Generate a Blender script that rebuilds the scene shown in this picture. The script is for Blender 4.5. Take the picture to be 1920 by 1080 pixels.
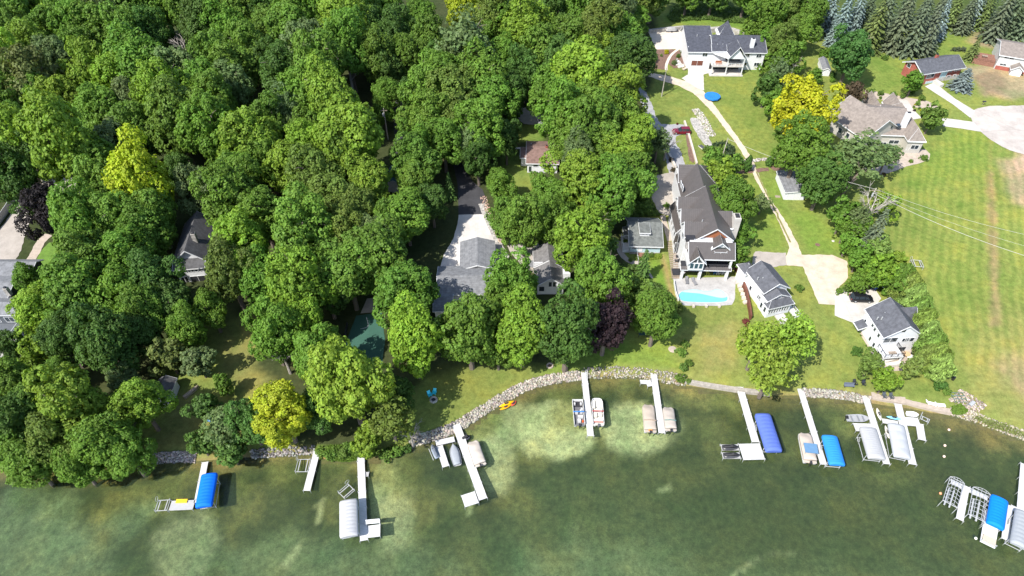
import bpy, bmesh, math, random
import numpy as np
from mathutils import Vector, Matrix
for _o in list(bpy.data.objects): bpy.data.objects.remove(_o)
SC = bpy.context.scene
COL = SC.collection
rnd = random.Random(7)
# ------------------------------------------------------------------ camera, sky, sun, exposure
CAM_H, PITCH, FPX = 108.0, math.radians(45.0), 1240.0
cd = bpy.data.cameras.new('camera'); cam = bpy.data.objects.new('camera', cd); COL.objects.link(cam)
cam.location = (0, 0, CAM_H); cam.rotation_euler = (math.radians(90) - PITCH, 0, 0)
cd.sensor_width = 36.0; cd.lens = 36.0 * FPX / 1920.0; cd.clip_start = 1.0; cd.clip_end = 3000.0
SC.camera = cam
SUN_EL, SUN_AZ = math.radians(50), math.radians(228)      # azimuth clockwise from +Y
world = bpy.data.worlds.new("World"); SC.world = world; world.use_nodes = True
wt = world.node_tree
sky = wt.nodes.new('ShaderNodeTexSky'); sky.sky_type = 'NISHITA'; sky.sun_disc = False
sky.sun_elevation = SUN_EL; sky.sun_rotation = SUN_AZ
wt.links.new(sky.outputs[0], wt.nodes['Background'].inputs['Color'])
wt.nodes['Background'].inputs['Strength'].default_value = 0.14
sl = bpy.data.lights.new('sun', 'SUN'); sl.energy = 4.2; sl.angle = math.radians(0.53); sl.color = (1.0, 0.95, 0.87)
sun = bpy.data.objects.new('sun', sl); COL.objects.link(sun)
sdir = Vector((math.sin(SUN_AZ) * math.cos(SUN_EL), math.cos(SUN_AZ) * math.cos(SUN_EL), math.sin(SUN_EL)))
sun.rotation_euler = sdir.to_track_quat('Z', 'Y').to_euler(); sun.location = (-60, -40, 200)
SC.view_settings.view_transform = 'Standard'; SC.view_settings.look = 'None'
SC.view_settings.exposure = 1.0; SC.view_settings.gamma = 1.0
SC.render.engine = 'CYCLES'
SC.cycles.max_bounces = 6; SC.cycles.transparent_max_bounces = 12; SC.cycles.diffuse_bounces = 3

# ------------------------------------------------------------------ geometry of the place
CP, SP = math.cos(PITCH), math.sin(PITCH)
def ray(px, py):
    u = (px - 960) / FPX; v = (py - 540) / FPX
    return Vector((u, CP - v * SP, -SP - v * CP))
def P(px, py, z=0.0):
    d = ray(px, py); t = (z - CAM_H) / d.z
    return Vector((d.x * t, d.y * t, z))
def pxm(px, py, z=0.0):          # pixels per metre there
    d = ray(px, py); t = (z - CAM_H) / d.z
    return FPX / t
SHORE = [(-500, 880), (0, 874), (120, 878), (200, 872), (272, 868), (330, 865), (366, 865), (420, 862), (480, 857), (530, 852),
 (575, 850), (600, 860), (625, 864), (665, 862), (700, 858), (750, 846), (790, 830), (835, 817), (870, 800), (905, 777), (950, 750), (985, 730),
 (1030, 718), (1090, 709), (1150, 706), (1200, 708), (1250, 716), (1284, 723), (1330, 730), (1390, 738), (1430, 742), (1500, 742),
 (1540, 743), (1580, 747), (1620, 753), (1640, 758), (1700, 766), (1750, 775), (1782, 779), (1800, 781), (1830, 791), (1860, 802), (1890, 814), (1920, 824), (2050, 850), (2500, 880)]
SW = np.array([P(*p)[:2] for p in SHORE])
def sdist(X, Y):                 # + on land
    X = np.asarray(X, float); Y = np.asarray(Y, float)
    best = np.full(X.shape, 1e9)
    for a, b in zip(SW[:-1], SW[1:]):
        ab = b - a; l2 = ab @ ab
        t = np.clip(((X - a[0]) * ab[0] + (Y - a[1]) * ab[1]) / l2, 0, 1)
        best = np.minimum(best, np.hypot(X - a[0] - t * ab[0], Y - a[1] - t * ab[1]))
    return np.where(Y > np.interp(X, SW[:, 0], SW[:, 1]), best, -best)
def sstep(a, b, x):
    t = np.clip((x - a) / (b - a), 0, 1); return t * t * (3 - 2 * t)
def hgt(X, Y):
    d = sdist(X, Y)
    land = 0.9 * sstep(0, 2.2, d) + 0.03 * np.maximum(0, d - 3)
    bed = -0.12 - np.minimum(2.2, 0.16 * np.abs(d))
    return np.where(d > 0, land, np.maximum(bed, -0.9 * np.abs(d)))
def th(x, y): return float(hgt(np.array([x]), np.array([y]))[0])
def G(px, py, h=0.0):            # point h above the ground seen at this pixel
    z = 2.0
    for _ in range(5):
        p = P(px, py, z + h); z = th(p.x, p.y)
    p = P(px, py, z + h); return p
_tbl = {}
def vnoise(X, Y, scale, seed=0):
    if seed not in _tbl: _tbl[seed] = np.random.RandomState(seed).rand(256, 256)
    T = _tbl[seed]; x = X / scale + 500.3; y = Y / scale + 500.7
    i = np.floor(x).astype(int); j = np.floor(y).astype(int); fx = x - i; fy = y - j
    fx = fx * fx * (3 - 2 * fx); fy = fy * fy * (3 - 2 * fy); g = lambda a, b: T[a % 256, b % 256]
    return (g(i, j) * (1 - fx) + g(i + 1, j) * fx) * (1 - fy) + (g(i, j + 1) * (1 - fx) + g(i + 1, j + 1) * fx) * fy
def fbm(X, Y, scale, seed=0):
    return (vnoise(X, Y, scale, seed) + .5 * vnoise(X, Y, scale / 2.1, seed + 1) + .25 * vnoise(X, Y, scale / 4.3, seed + 2)) / 1.75
def sdpoly(X, Y, poly):          # - inside
    d = np.full(X.shape, 1e9); s = np.zeros(X.shape, bool)
    n = len(poly)
    for i in range(n):
        a = poly[i]; b = poly[(i + 1) % n]; ab = b - a
        t = np.clip(((X - a[0]) * ab[0] + (Y - a[1]) * ab[1]) / max(1e-9, ab @ ab), 0, 1)
        d = np.minimum(d, np.hypot(X - a[0] - t * ab[0], Y - a[1] - t * ab[1]))
        c = (a[1] > Y) != (b[1] > Y)
        with np.errstate(divide='ignore', invalid='ignore'):
            xi = (b[0] - a[0]) * (Y - a[1]) / (b[1] - a[1]) + a[0]
        s ^= c & (X < xi)
    return np.where(s, -d, d)
def smooth_poly(pts, closed=True, n=4):
    out = []; N = len(pts)
    for i in range(N if closed else N - 1):
        g = (lambda k: pts[k % N]) if closed else (lambda k: pts[min(max(k, 0), N - 1)])
        p0, p1, p2, p3 = map(np.array, (g(i - 1), g(i), g(i + 1), g(i + 2)))
        for k in range(n):
            t = k / n
            out.append(tuple(.5 * (2 * p1 + (p2 - p0) * t + (2 * p0 - 5 * p1 + 4 * p2 - p3) * t * t + (3 * p1 - p0 - 3 * p2 + p3) * t ** 3)))
    if not closed: out.append(tuple(pts[-1]))
    return out
# ------------------------------------------------------------------ object helpers
def tag(o, label=None, cat=None, group=None, kind=None):
    if label: o['label'] = label
    if cat: o['category'] = cat
    if group: o['group'] = group
    if kind: o['kind'] = kind
    return o
def thing(name, label, cat, loc=(0, 0, 0), rz=0.0, group=None):
    o = bpy.data.objects.new(name, None); COL.objects.link(o); o.location = loc; o.rotation_euler = (0, 0, rz)
    o.empty_display_size = .5
    return tag(o, label, cat, group)
class MB:
    def __init__(s): s.v = []; s.f = []
    def add(s, vs, fs):
        o = len(s.v); s.v += [tuple(v) for v in vs]; s.f += [tuple(i + o for i in f) for f in fs]; return s
    def box(s, x0, x1, y0, y1, z0, z1, M=None):
        vs = [Vector((x, y, z)) for z in (z0, z1) for x, y in ((x0, y0), (x1, y0), (x1, y1), (x0, y1))]
        if M is not None: vs = [M @ v for v in vs]
        return s.add(vs, [(3, 2, 1, 0), (4, 5, 6, 7), (0, 1, 5, 4), (1, 2, 6, 5), (2, 3, 7, 6), (3, 0, 4, 7)])
    def prism(s, poly, dz):        # polygon (3d, ccw from above) extruded down by dz
        n = len(poly); vs = [Vector(p) for p in poly] + [Vector(p) - Vector((0, 0, dz)) for p in poly]
        return s.add(vs, [tuple(range(n)), tuple(range(2 * n - 1, n - 1, -1))] + [(i, i + n, (i + 1) % n + n, (i + 1) % n) for i in range(n)])
    def extr(s, prof, axis, t0, t1):  # profile of 2d points extruded along axis 0 (profile = y,z) or 1 (profile = x,z)
        n = len(prof)
        mk = (lambda p, t: (t, p[0], p[1])) if axis == 0 else (lambda p, t: (p[0], t, p[1]))
        return s.add([mk(p, t0) for p in prof] + [mk(p, t1) for p in prof],
                     [tuple(range(n)), tuple(range(2 * n - 1, n - 1, -1))] + [(i, i + n, (i + 1) % n + n, (i + 1) % n) for i in range(n)])
    def tube(s, pts, rad, n=6, cap=True):
        pts = [Vector(p) for p in pts]; rings = []
        if not hasattr(rad, '__len__'): rad = [rad] * len(pts)
        up = None
        for i, p in enumerate(pts):
            t = (pts[min(i + 1, len(pts) - 1)] - pts[max(i - 1, 0)]).normalized()
            if up is None:
                up = t.orthogonal().normalized()
            else:
                up = (up - t * up.dot(t)); up = up.normalized() if up.length > 1e-6 else t.orthogonal().normalized()
            w = t.cross(up)
            rings.append([p + (up * math.cos(2 * math.pi * k / n) + w * math.sin(2 * math.pi * k / n)) * rad[i] for k in range(n)])
        vs = [v for r in rings for v in r]; fs = []
        for i in range(len(pts) - 1):
            for k in range(n): fs.append((i * n + k, i * n + (k + 1) % n, (i + 1) * n + (k + 1) % n, (i + 1) * n + k))
        if cap: fs += [tuple(range(n - 1, -1, -1)), tuple(range(len(vs) - n, len(vs)))]
        return s.add(vs, fs)
    def loft(s, rings, cap=True):
        n = len(rings[0]); vs = [v for r in rings for v in r]; fs = []
        for i in range(len(rings) - 1):
            for k in range(n): fs.append((i * n + k, i * n + (k + 1) % n, (i + 1) * n + (k + 1) % n, (i + 1) * n + k))
        if cap: fs += [tuple(range(n - 1, -1, -1)), tuple(range(len(vs) - n, len(vs)))]
        return s.add(vs, fs)
    def lathe(s, prof, n=16, c=(0, 0, 0)):
        rings = [[(c[0] + r * math.cos(2 * math.pi * k / n), c[1] + r * math.sin(2 * math.pi * k / n), c[2] + z) for k in range(n)] for r, z in prof]
        return s.loft(rings)
    def build(s, name, mat, parent=None, smooth=False):
        me = bpy.data.meshes.new(name); me.from_pydata(s.v, [], s.f); me.update()
        bm = bmesh.new(); bm.from_mesh(me); bmesh.ops.recalc_face_normals(bm, faces=bm.faces); bm.to_mesh(me); bm.free()
        me.materials.append(mat)
        if smooth: me.polygons.foreach_set('use_smooth', [True] * len(me.polygons))
        o = bpy.data.objects.new(name, me); COL.objects.link(o)
        if parent: o.parent = parent
        return o
# ------------------------------------------------------------------ materials
def nm(name):
    m = bpy.data.materials.new(name); m.use_nodes = True; nt = m.node_tree
    return m, nt, nt.nodes['Principled BSDF']
def node(nt, t, **kw):
    n = nt.nodes.new(t)
    for k, v in kw.items(): setattr(n, k, v)
    return n
def noise(nt, scale, detail=3, vec=None, rough=.6):
    n = node(nt, 'ShaderNodeTexNoise'); n.inputs['Scale'].default_value = scale; n.inputs['Detail'].default_value = detail
    n.inputs['Roughness'].default_value = rough
    if vec is not None: nt.links.new(vec, n.inputs['Vector'])
    return n
def ramp(nt, src, stops):
    r = node(nt, 'ShaderNodeValToRGB'); e = r.color_ramp.elements
    e[0].position, e[0].color = stops[0][0], (*stops[0][1], 1)
    e[1].position, e[1].color = stops[-1][0], (*stops[-1][1], 1)
    for p, c in stops[1:-1]:
        x = e.new(p); x.color = (*c, 1)
    nt.links.new(src, r.inputs[0]); return r
def mulc(nt, a, b, fac=1.0, mode='MULTIPLY'):
    m = node(nt, 'ShaderNodeMix', data_type='RGBA', blend_type=mode); m.inputs['Factor'].default_value = fac
    nt.links.new(a, m.inputs['A']); nt.links.new(b, m.inputs['B']); return m.outputs['Result']
def g3(x): return (x, x, x)
def mat_noisy(name, col, scale=3.0, amp=.25, rough=.7, scale2=None, bump=0, spec=.3):
    m, nt, p = nm(name)
    tc = node(nt, 'ShaderNodeTexCoord').outputs['Object']
    n = noise(nt, scale, 4, tc)
    r = ramp(nt, n.outputs['Fac'], [(.3, tuple(c * (1 - amp) for c in col)), (.7, tuple(min(1, c * (1 + amp)) for c in col))])
    out = r.outputs[0]
    if scale2:
        n2 = noise(nt, scale2, 2, tc)
        r2 = ramp(nt, n2.outputs['Fac'], [(.3, g3(1 - amp)), (.7, g3(1.0))]); out = mulc(nt, out, r2.outputs[0])
    nt.links.new(out, p.inputs['Base Color']); p.inputs['Roughness'].default_value = rough
    p.inputs['Specular IOR Level'].default_value = spec
    if bump:
        b = node(nt, 'ShaderNodeBump'); b.inputs['Strength'].default_value = bump; nt.links.new(n.outputs['Fac'], b.inputs['Height']); nt.links.new(b.outputs[0], p.inputs['Normal'])
    return m
def mat_stripe(name, col, axis, period, dark=.75, duty=.12, amp=.12, rough=.6, metal=0., spec=.3):
    """planks / courses / standing seams: a dark or bright line every period metres along the object's axis"""
    m, nt, p = nm(name)
    tc = node(nt, 'ShaderNodeTexCoord'); sx = node(nt, 'ShaderNodeSeparateXYZ'); nt.links.new(tc.outputs['Object'], sx.inputs[0])
    d = node(nt, 'ShaderNodeMath', operation='DIVIDE'); nt.links.new(sx.outputs[axis], d.inputs[0]); d.inputs[1].default_value = period
    f = node(nt, 'ShaderNodeMath', operation='FRACT'); nt.links.new(d.outputs[0], f.inputs[0])
    r = ramp(nt, f.outputs[0], [(0, g3(dark)), (duty, g3(dark)), (duty + .04, g3(1)), (1, g3(1))])
    n = noise(nt, 1.3, 4, tc.outputs['Object'])
    r2 = ramp(nt, n.outputs['Fac'], [(.3, tuple(c * (1 - amp) for c in col)), (.7, tuple(min(1, c * (1 + amp)) for c in col))])
    n3 = noise(nt, 14, 2, tc.outputs['Object']); r3 = ramp(nt, n3.outputs['Fac'], [(.3, g3(1 - amp)), (.7, g3(1))])
    c = mulc(nt, mulc(nt, r.outputs[0], r2.outputs[0]), r3.outputs[0])
    nt.links.new(c, p.inputs['Base Color']); p.inputs['Roughness'].default_value = rough; p.inputs['Metallic'].default_value = metal
    p.inputs['Specular IOR Level'].default_value = spec
    return m
def mat_obj(name, rough=.5, spec=.4, amp=.1, scale=4):   # colour taken from the object's own colour
    m, nt, p = nm(name)
    oi = node(nt, 'ShaderNodeObjectInfo'); tc = node(nt, 'ShaderNodeTexCoord')
    n = noise(nt, scale, 4, tc.outputs['Object']); r = ramp(nt, n.outputs['Fac'], [(.3, g3(1 - amp)), (.7, g3(1))])
    nt.links.new(mulc(nt, oi.outputs['Color'], r.outputs[0]), p.inputs['Base Color'])
    p.inputs['Roughness'].default_value = rough; p.inputs['Specular IOR Level'].default_value = spec
    return m
def mat_attr(name, stripe=False, k=1.0):
    m, nt, p = nm(name)
    at = node(nt, 'ShaderNodeAttribute'); at.attribute_name = 'col'
    ge = node(nt, 'ShaderNodeNewGeometry').outputs['Position']
    n1 = noise(nt, .9, 5, ge, .7); r1 = ramp(nt, n1.outputs['Fac'], [(.3, g3(1 - .28 * k)), (.7, g3(1 + .22 * k))])
    n2 = noise(nt, .12, 4, ge, .65); r2 = ramp(nt, n2.outputs['Fac'], [(.3, (.72, .86, .76)), (.5, (1, 1, 1)), (.7, (1.3, 1.14, 1.0))])
    n4 = noise(nt, 4.5, 3, ge, .7); r4 = ramp(nt, n4.outputs['Fac'], [(.3, g3(1 - .2 * k)), (.7, g3(1 + .15 * k))])
    c = mulc(nt, mulc(nt, mulc(nt, at.outputs['Color'], r1.outputs[0]), r2.outputs[0]), r4.outputs[0])
    if stripe:
        sa = node(nt, 'ShaderNodeAttribute'); sa.attribute_name = 'mow'
        sc_ = node(nt, 'ShaderNodeAttribute'); sc_.attribute_name = 'mowc'
        s = node(nt, 'ShaderNodeMath', operation='SINE'); 
        # wobble the mowing passes a little
        w = noise(nt, .05, 2, ge); ad = node(nt, 'ShaderNodeMath', operation='MULTIPLY_ADD'); nt.links.new(w.outputs['Fac'], ad.inputs[0]); ad.inputs[1].default_value = 12.0
        nt.links.new(sc_.outputs['Fac'], ad.inputs[2]); nt.links.new(ad.outputs[0], s.inputs[0])
        rs = node(nt, 'ShaderNodeMapRange'); nt.links.new(s.outputs[0], rs.inputs[0]); rs.inputs[1].default_value = -.7; rs.inputs[2].default_value = .7
        mx = node(nt, 'ShaderNodeMix', data_type='RGBA'); mx.inputs['A'].default_value = (.9, .94, .88, 1); mx.inputs['B'].default_value = (1.1, 1.06, 1.05, 1)
        nt.links.new(rs.outputs[0], mx.inputs['Factor'])
        mm = node(nt, 'ShaderNodeMix', data_type='RGBA', blend_type='MULTIPLY'); nt.links.new(sa.outputs['Fac'], mm.inputs['Factor'])
        nt.links.new(c, mm.inputs['A']); nt.links.new(mx.outputs['Result'], mm.inputs['B']); c = mm.outputs['Result']
    nt.links.new(c, p.inputs['Base Color']); p.inputs['Roughness'].default_value = .95; p.inputs['Specular IOR Level'].default_value = .05
    return m
def mat_slabs(name, col, sq=3.2, amp=.1, crack=True):
    m = mat_noisy(name, col, .35, amp, .9, 5); nt = m.node_tree; p = nt.nodes['Principled BSDF']; src = p.inputs['Base Color'].links[0].from_socket
    ge = node(nt, 'ShaderNodeNewGeometry').outputs['Position']; v = node(nt, 'ShaderNodeTexVoronoi', feature='DISTANCE_TO_EDGE'); v.inputs['Scale'].default_value = 1 / sq; v.inputs['Randomness'].default_value = 1.0 if crack else .0
    nt.links.new(ge, v.inputs['Vector']); r = ramp(nt, v.outputs['Distance'], [(.0, g3(.86)), (.012, g3(.93)), (.02, g3(1))])
    n = noise(nt, .16, 5, ge, .7); r2 = ramp(nt, n.outputs['Fac'], [(.35, (.84, .83, .82)), (.55, g3(1)), (.7, (1.06, 1.04, 1.0))])
    nt.links.new(mulc(nt, mulc(nt, src, r.outputs[0]), r2.outputs[0]), p.inputs['Base Color']); return m
M = {}
M['white'] = mat_noisy('white_paint', (.62, .63, .64), 1.5, .06, .5, 9)
M['siding'] = mat_stripe('white_siding', (.64, .65, .67), 2, .2, .88, .14, .05)
M['shadesiding'] = mat_stripe('shaded_siding', (.1, .11, .125), 2, .2, .85, .14, .08)  # grey walls and deck darkened, tree shade put into the colour
M['greysiding'] = mat_stripe('grey_siding', (.5, .5, .48), 2, .2, .85, .14, .06)
M['bluesiding'] = mat_stripe('pale_blue_siding', (.42, .56, .6), 2, .2, .85, .14, .06)
M['tansiding'] = mat_stripe('tan_siding', (.42, .4, .36), 2, .2, .85, .14, .06)
M['brick'] = mat_noisy('red_brick', (.33, .1, .075), 6, .3, .9, 1)
M['stone'] = mat_noisy('field_stone', (.38, .36, .33), 2.2, .4, .9, .5, .3)
M['darkgrey_shingle'] = mat_stripe('charcoal_shingle', (0.069, 0.074, 0.092), 2, .16, .8, .2, .3, .9)
M['grey_shingle'] = mat_stripe('grey_shingle', (.185, .19, .2), 2, .13, .82, .2, .28, .9)
M['slate_shingle'] = mat_stripe('slate_grey_shingle', (0.097, 0.101, 0.115), 2, .14, .82, .2, .28, .9)
M['tan_shingle'] = mat_stripe('taupe_shingle', (0.230, 0.198, 0.175), 2, .14, .85, .2, .25, .9)
M['brown_shingle'] = mat_stripe('brown_shingle', (0.193, 0.124, 0.106), 2, .14, .85, .2, .25, .9)
M['green_shingle'] = mat_stripe('weathered_green_shingle', (.14, .15, .143), 2, .14, .85, .2, .3, .9)
M['mid_shingle'] = mat_stripe('mid_grey_shingle', (0.161, 0.156, 0.156), 2, .14, .82, .2, .28, .9)
M['dark_shingle'] = mat_stripe('dark_grey_shingle', (0.092, 0.092, 0.097), 2, .14, .85, .2, .3, .9)
M['teal_shingle'] = mat_stripe('teal_shingle', (0.046, 0.120, 0.138), 2, .14, .85, .2, .25, .9)
M['seam_x'] = mat_stripe('bronze_metal_seams_x', (.076, .067, .063), 0, .45, 1.35, .1, .1, .45, .0, .5)
M['seam_y'] = mat_stripe('bronze_metal_seams_y', (.076, .067, .063), 1, .45, 1.35, .1, .1, .45, .0, .5)
M['glass'], _nt, _p = nm('window_glass'); _p.inputs['Base Color'].default_value = (.025, .035, .045, 1); _p.inputs['Roughness'].default_value = .08; _p.inputs['Specular IOR Level'].default_value = .8
M['dark'] = mat_noisy('dark_fittings', (.03, .03, .035), 4, .3, .5)
M['black'] = mat_noisy('black_plastic', (.02, .02, .022), 4, .3, .4)
M['steel'] = mat_noisy('galvanised_steel', (.34, .35, .36), 6, .15, .4)
M['wood'] = mat_noisy('weathered_wood', (.3, .24, .19), 3, .3, .85, 12)
M['redwood'] = mat_stripe('stained_wood', (.16, .06, .04), 1, .3, .7, .1, .25)
M['brownwood'] = mat_noisy('brown_deck_wood', (.24, .12, .085), 3, .25, .8, 10)
M['cedar'] = mat_noisy('cedar_boards', (.3, .11, .05), 3, .2, .7, 12)
M['concrete'] = mat_slabs('pale_concrete', (.5, .478, .45), 3.4, .12, False)
M['whiteconcrete'] = mat_slabs('white_concrete', (.48, .455, .42), 4, .1, False)
M['creamconcrete'] = mat_noisy('cream_concrete', (0.526, 0.470, 0.403), .3, .1, .9, 4)
M['gravel'] = mat_noisy('pale_gravel', (.5, .42, .33), .5, .16, .95, 5, 0, .1)
M['greygravel'] = mat_noisy('grey_gravel', (.3, .3, .31), .7, .16, .95, 5, 0, .1)
M['pavedgrey'] = mat_noisy('grey_stamped_concrete', (.36, .35, .34), .6, .16, .85, 4)
M['tanpave'] = mat_noisy('tan_asphalt', (.34, .305, .27), .5, .14, .9, 6)
M['asphalt'] = mat_noisy('asphalt', (.045, .045, .05), .5, .2, .85, 5)
M['pave'] = mat_noisy('tan_pavers', (.38, .32, .265), 1.2, .15, .9, 7)
M['mulch'] = mat_noisy('bark_mulch', (.17, .105, .08), 2, .3, .95, 7)
M['cobble'] = mat_noisy('cobble_stones', (.42, .4, .37), 1.6, .5, .9, 5, .4)
M['court'] = mat_noisy('green_court', (.035, .098, .072), .4, .08, .8, 8)
M['bark'] = mat_noisy('bark', (.17, .14, .115), 4, .35, .95, 1)
M['palebark'] = mat_noisy('pale_dead_bark', (.34, .31, .28), 4, .25, .95, 1)
M['rock'] = mat_obj('bank_rock', .9, .2, .3, 3)
M['paint'] = mat_obj('painted', .35, .5, .06)
M['matte'] = mat_obj('matte_coloured', .8, .2, .12)
M['carpaint'] = mat_obj('car_paint', .18, .6, .02)
M['deckwhite'] = mat_stripe('white_dock_planks', (.5, .497, .495), 1, .3, .72, .1, .1, .7)
M['deckgrey'] = mat_stripe('grey_dock_planks', (.36, .36, .36), 0, .3, .82, .1, .08, .7)
M['canvas'] = mat_obj('canvas_cover', .75, .25, .1, 2)
# ------------------------------------------------------------------ ground, lake bed, water
def W2(pts): return np.array([G(*p)[:2] for p in pts])
def B2(pts): return np.array([P(*p, 0)[:2] for p in pts])
LAWN = (.165, .2, .05)
def set_attr(me, name, data, t='FLOAT_COLOR'):
    a = me.attributes.new(name, t, 'POINT')
    if t == 'FLOAT_COLOR':
        d = np.ones((len(data), 4), np.float32); d[:, :3] = data; a.data.foreach_set('color', d.ravel())
    else: a.data.foreach_set('value', np.asarray(data, np.float32))
def grid_obj(name, x0, x1, y0, y1, st, keep, zf, mat):
    xs = np.arange(x0, x1 + .01, st); ys = np.arange(y0, y1 + .01, st)
    X, Y = np.meshgrid(xs, ys); nx, ny = len(xs), len(ys)
    Z = zf(X, Y); K = keep(X, Y)
    idx = np.arange(nx * ny).reshape(ny, nx)
    q = np.stack([idx[:-1, :-1], idx[:-1, 1:], idx[1:, 1:], idx[1:, :-1]], -1).reshape(-1, 4)
    q = q[K.ravel()[q].any(1)]
    used = np.unique(q); rm = -np.ones(nx * ny, int); rm[used] = np.arange(len(used)); q = rm[q]
    co = np.stack([X.ravel(), Y.ravel(), Z.ravel()], -1)[used]
    me = bpy.data.meshes.new(name); me.vertices.add(len(co)); me.vertices.foreach_set('co', co.ravel())
    me.loops.add(q.size); me.loops.foreach_set('vertex_index', q.ravel()); me.polygons.add(len(q))
    me.polygons.foreach_set('loop_start', np.arange(0, q.size, 4)); me.polygons.foreach_set('loop_total', np.full(len(q), 4))
    me.update(calc_edges=True); me.polygons.foreach_set('use_smooth', [True] * len(q)); me.materials.append(mat)
    o = bpy.data.objects.new(name, me); COL.objects.link(o)
    return o, co[:, 0], co[:, 1]
def paint(c, X, Y, poly, col, soft=1.5, amp=2.0, seed=3, a=1.0, sc=5):
    m = (X > poly[:, 0].min() - 12) & (X < poly[:, 0].max() + 12) & (Y > poly[:, 1].min() - 12) & (Y < poly[:, 1].max() + 12)
    if not m.any(): return
    d = sdpoly(X[m], Y[m], poly) + amp * 2 * (fbm(X[m], Y[m], sc, seed) - .5)
    w = (sstep(soft, -soft, d) * a)[:, None]
    c[m] = c[m] * (1 - w) + np.array(col) * w
def ell(cx, cy, rx, ry, rot=0, n=20):
    r = math.radians(rot)
    return [(cx + rx * math.cos(t) * math.cos(r) - ry * math.sin(t) * math.sin(r), cy + rx * math.cos(t) * math.sin(r) + ry * math.sin(t) * math.cos(r)) for t in [2 * math.pi * k / n for k in range(n)]]
gmat = mat_attr('grass_and_soil', True)
go, X, Y = grid_obj('ground', -300, 300, 40, 400, 1.2, lambda x, y: sdist(x, y) > -.05, hgt, gmat)
tag(go, kind='structure')
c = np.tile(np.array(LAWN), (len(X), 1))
c *= (.9 + .25 * (fbm(X, Y, 14, 5)[:, None] - .3))
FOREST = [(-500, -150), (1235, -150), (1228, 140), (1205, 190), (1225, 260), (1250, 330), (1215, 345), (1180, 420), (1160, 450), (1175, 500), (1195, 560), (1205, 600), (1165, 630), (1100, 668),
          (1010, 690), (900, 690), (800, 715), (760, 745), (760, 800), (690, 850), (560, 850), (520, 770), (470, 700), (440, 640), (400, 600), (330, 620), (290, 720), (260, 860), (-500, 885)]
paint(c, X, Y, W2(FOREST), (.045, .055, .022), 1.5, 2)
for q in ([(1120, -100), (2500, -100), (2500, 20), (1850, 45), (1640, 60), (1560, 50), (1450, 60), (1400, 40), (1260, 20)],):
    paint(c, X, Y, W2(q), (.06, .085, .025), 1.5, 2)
paint(c, X, Y, W2([(420, 590), (470, 590), (500, 660), (470, 690), (520, 720), (480, 740), (330, 740), (270, 850), (470, 855), (480, 780), (420, 700), (400, 640)]), (.165, .165, .052), 1.5, 2)
paint(c, X, Y, W2([(360, 570), (415, 575), (450, 640), (440, 600), (400, 560)]), (.1, .14, .035), 1.5, 1)
for q, col, s in [
    ([(845, 690), (1000, 705), (1010, 715), (900, 765), (850, 790), (810, 775), (805, 740)], (.14, .165, .042), 3),
    ([(940, 290), (985, 296), (1003, 330), (1000, 372), (950, 370), (935, 325)], (.13, .17, .04), 1.2),
    ([(962, 236), (1008, 232), (1018, 262), (972, 268)], (.13, .18, .04), 1.2),
    ([(1290, 585), (1375, 580), (1395, 620), (1390, 720), (1290, 710), (1285, 640)], (.175, .19, .05), 2.5),
    ([(1310, 620), (1370, 610), (1385, 690), (1320, 700)], (.2, .195, .065), 2.5),
    ([(1130, 640), (1250, 640), (1270, 690), (1130, 690), (1020, 700), (1060, 675)], (.14, .2, .038), 2),
    ([(1212, 475), (1235, 480), (1258, 545), (1240, 560), (1222, 520)], (.11, .185, .03), 1),
    ([(1240, 480), (1250, 480), (1268, 560), (1262, 580)], (.25, .19, .08), .6),
    ([(560, 845), (640, 842), (700, 850), (690, 862), (600, 860), (555, 855)], (.13, .22, .03), 1),
    ([(870, 790), (960, 735), (1030, 708), (1100, 695), (1180, 688), (1260, 695), (1285, 715), (1200, 702), (1080, 702), (1000, 722), (900, 780)], (.175, .18, .06), 1),
    ([(1590, 745), (1570, 735), (1640, 735), (1680, 745), (1660, 755)], (.24, .19, .09), 1),
    ([(1330, 140), (1420, 140), (1450, 220), (1470, 300), (1420, 300), (1350, 200)], (.15, .185, .043), 3),
    ([(1400, 340), (1480, 330), (1470, 470), (1410, 470)], (.148, .2, .04), 2),
    ([(1520, 380), (1575, 440), (1580, 470), (1510, 470), (1480, 400)], (.15, .21, .04), 2),
    ([(1650, 60), (1840, 70), (1830, 130), (1700, 160), (1640, 190), (1620, 150)], (.15, .195, .043), 3),
    ([(1260, 15), (1400, 20), (1420, 60), (1350, 45), (1250, 42)], (.12, .19, .035), 2),
    ([(1800, 125), (1850, 118), (2000, 120), (2000, 185), (1900, 185), (1850, 180), (1830, 150)], (.27, .22, .13), 2),
    ([(1825, 145), (1870, 130), (1890, 150), (1880, 175), (1845, 180)], (.21, .16, .1), 1.5),
    ([(1825, 55), (1860, 55), (1860, 90), (1820, 80)], (.26, .2, .12), 2),
    ([(1870, 300), (2000, 290), (2000, 420), (1900, 380)], (.27, .22, .13), 2),
    ([(1905, 280), (1960, 270), (1960, 330), (1900, 320)], (.36, .26, .18), 2),
    ([(1780, 610), (1900, 580), (2000, 600), (2000, 800), (1900, 800), (1820, 760), (1790, 700)], (.19, .2, .06), 5),
    ([(1870, 690), (1950, 670), (1990, 760), (1930, 770)], (.27, .21, .11), 4),
    ([(1700, 460), (1830, 430), (1845, 560), (1800, 700), (1760, 640), (1720, 540)], (.165, .2, .047), 6),
    ([(1780, 250), (1860, 250), (1850, 330), (1700, 380), (1690, 330)], (.142, .195, .04), 5),
    ([(1720, 350), (1830, 330), (1840, 420), (1720, 430)], (.165, .2, .047), 5)]:
    paint(c, X, Y, W2(q), col, s, s, 11)
trk = W2([(1851, 320), (1862, 320), (1878, 612), (1858, 612)]); paint(c, X, Y, trk, (.24, .18, .09), .7, .9, 17, .85, 2.5)
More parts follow.
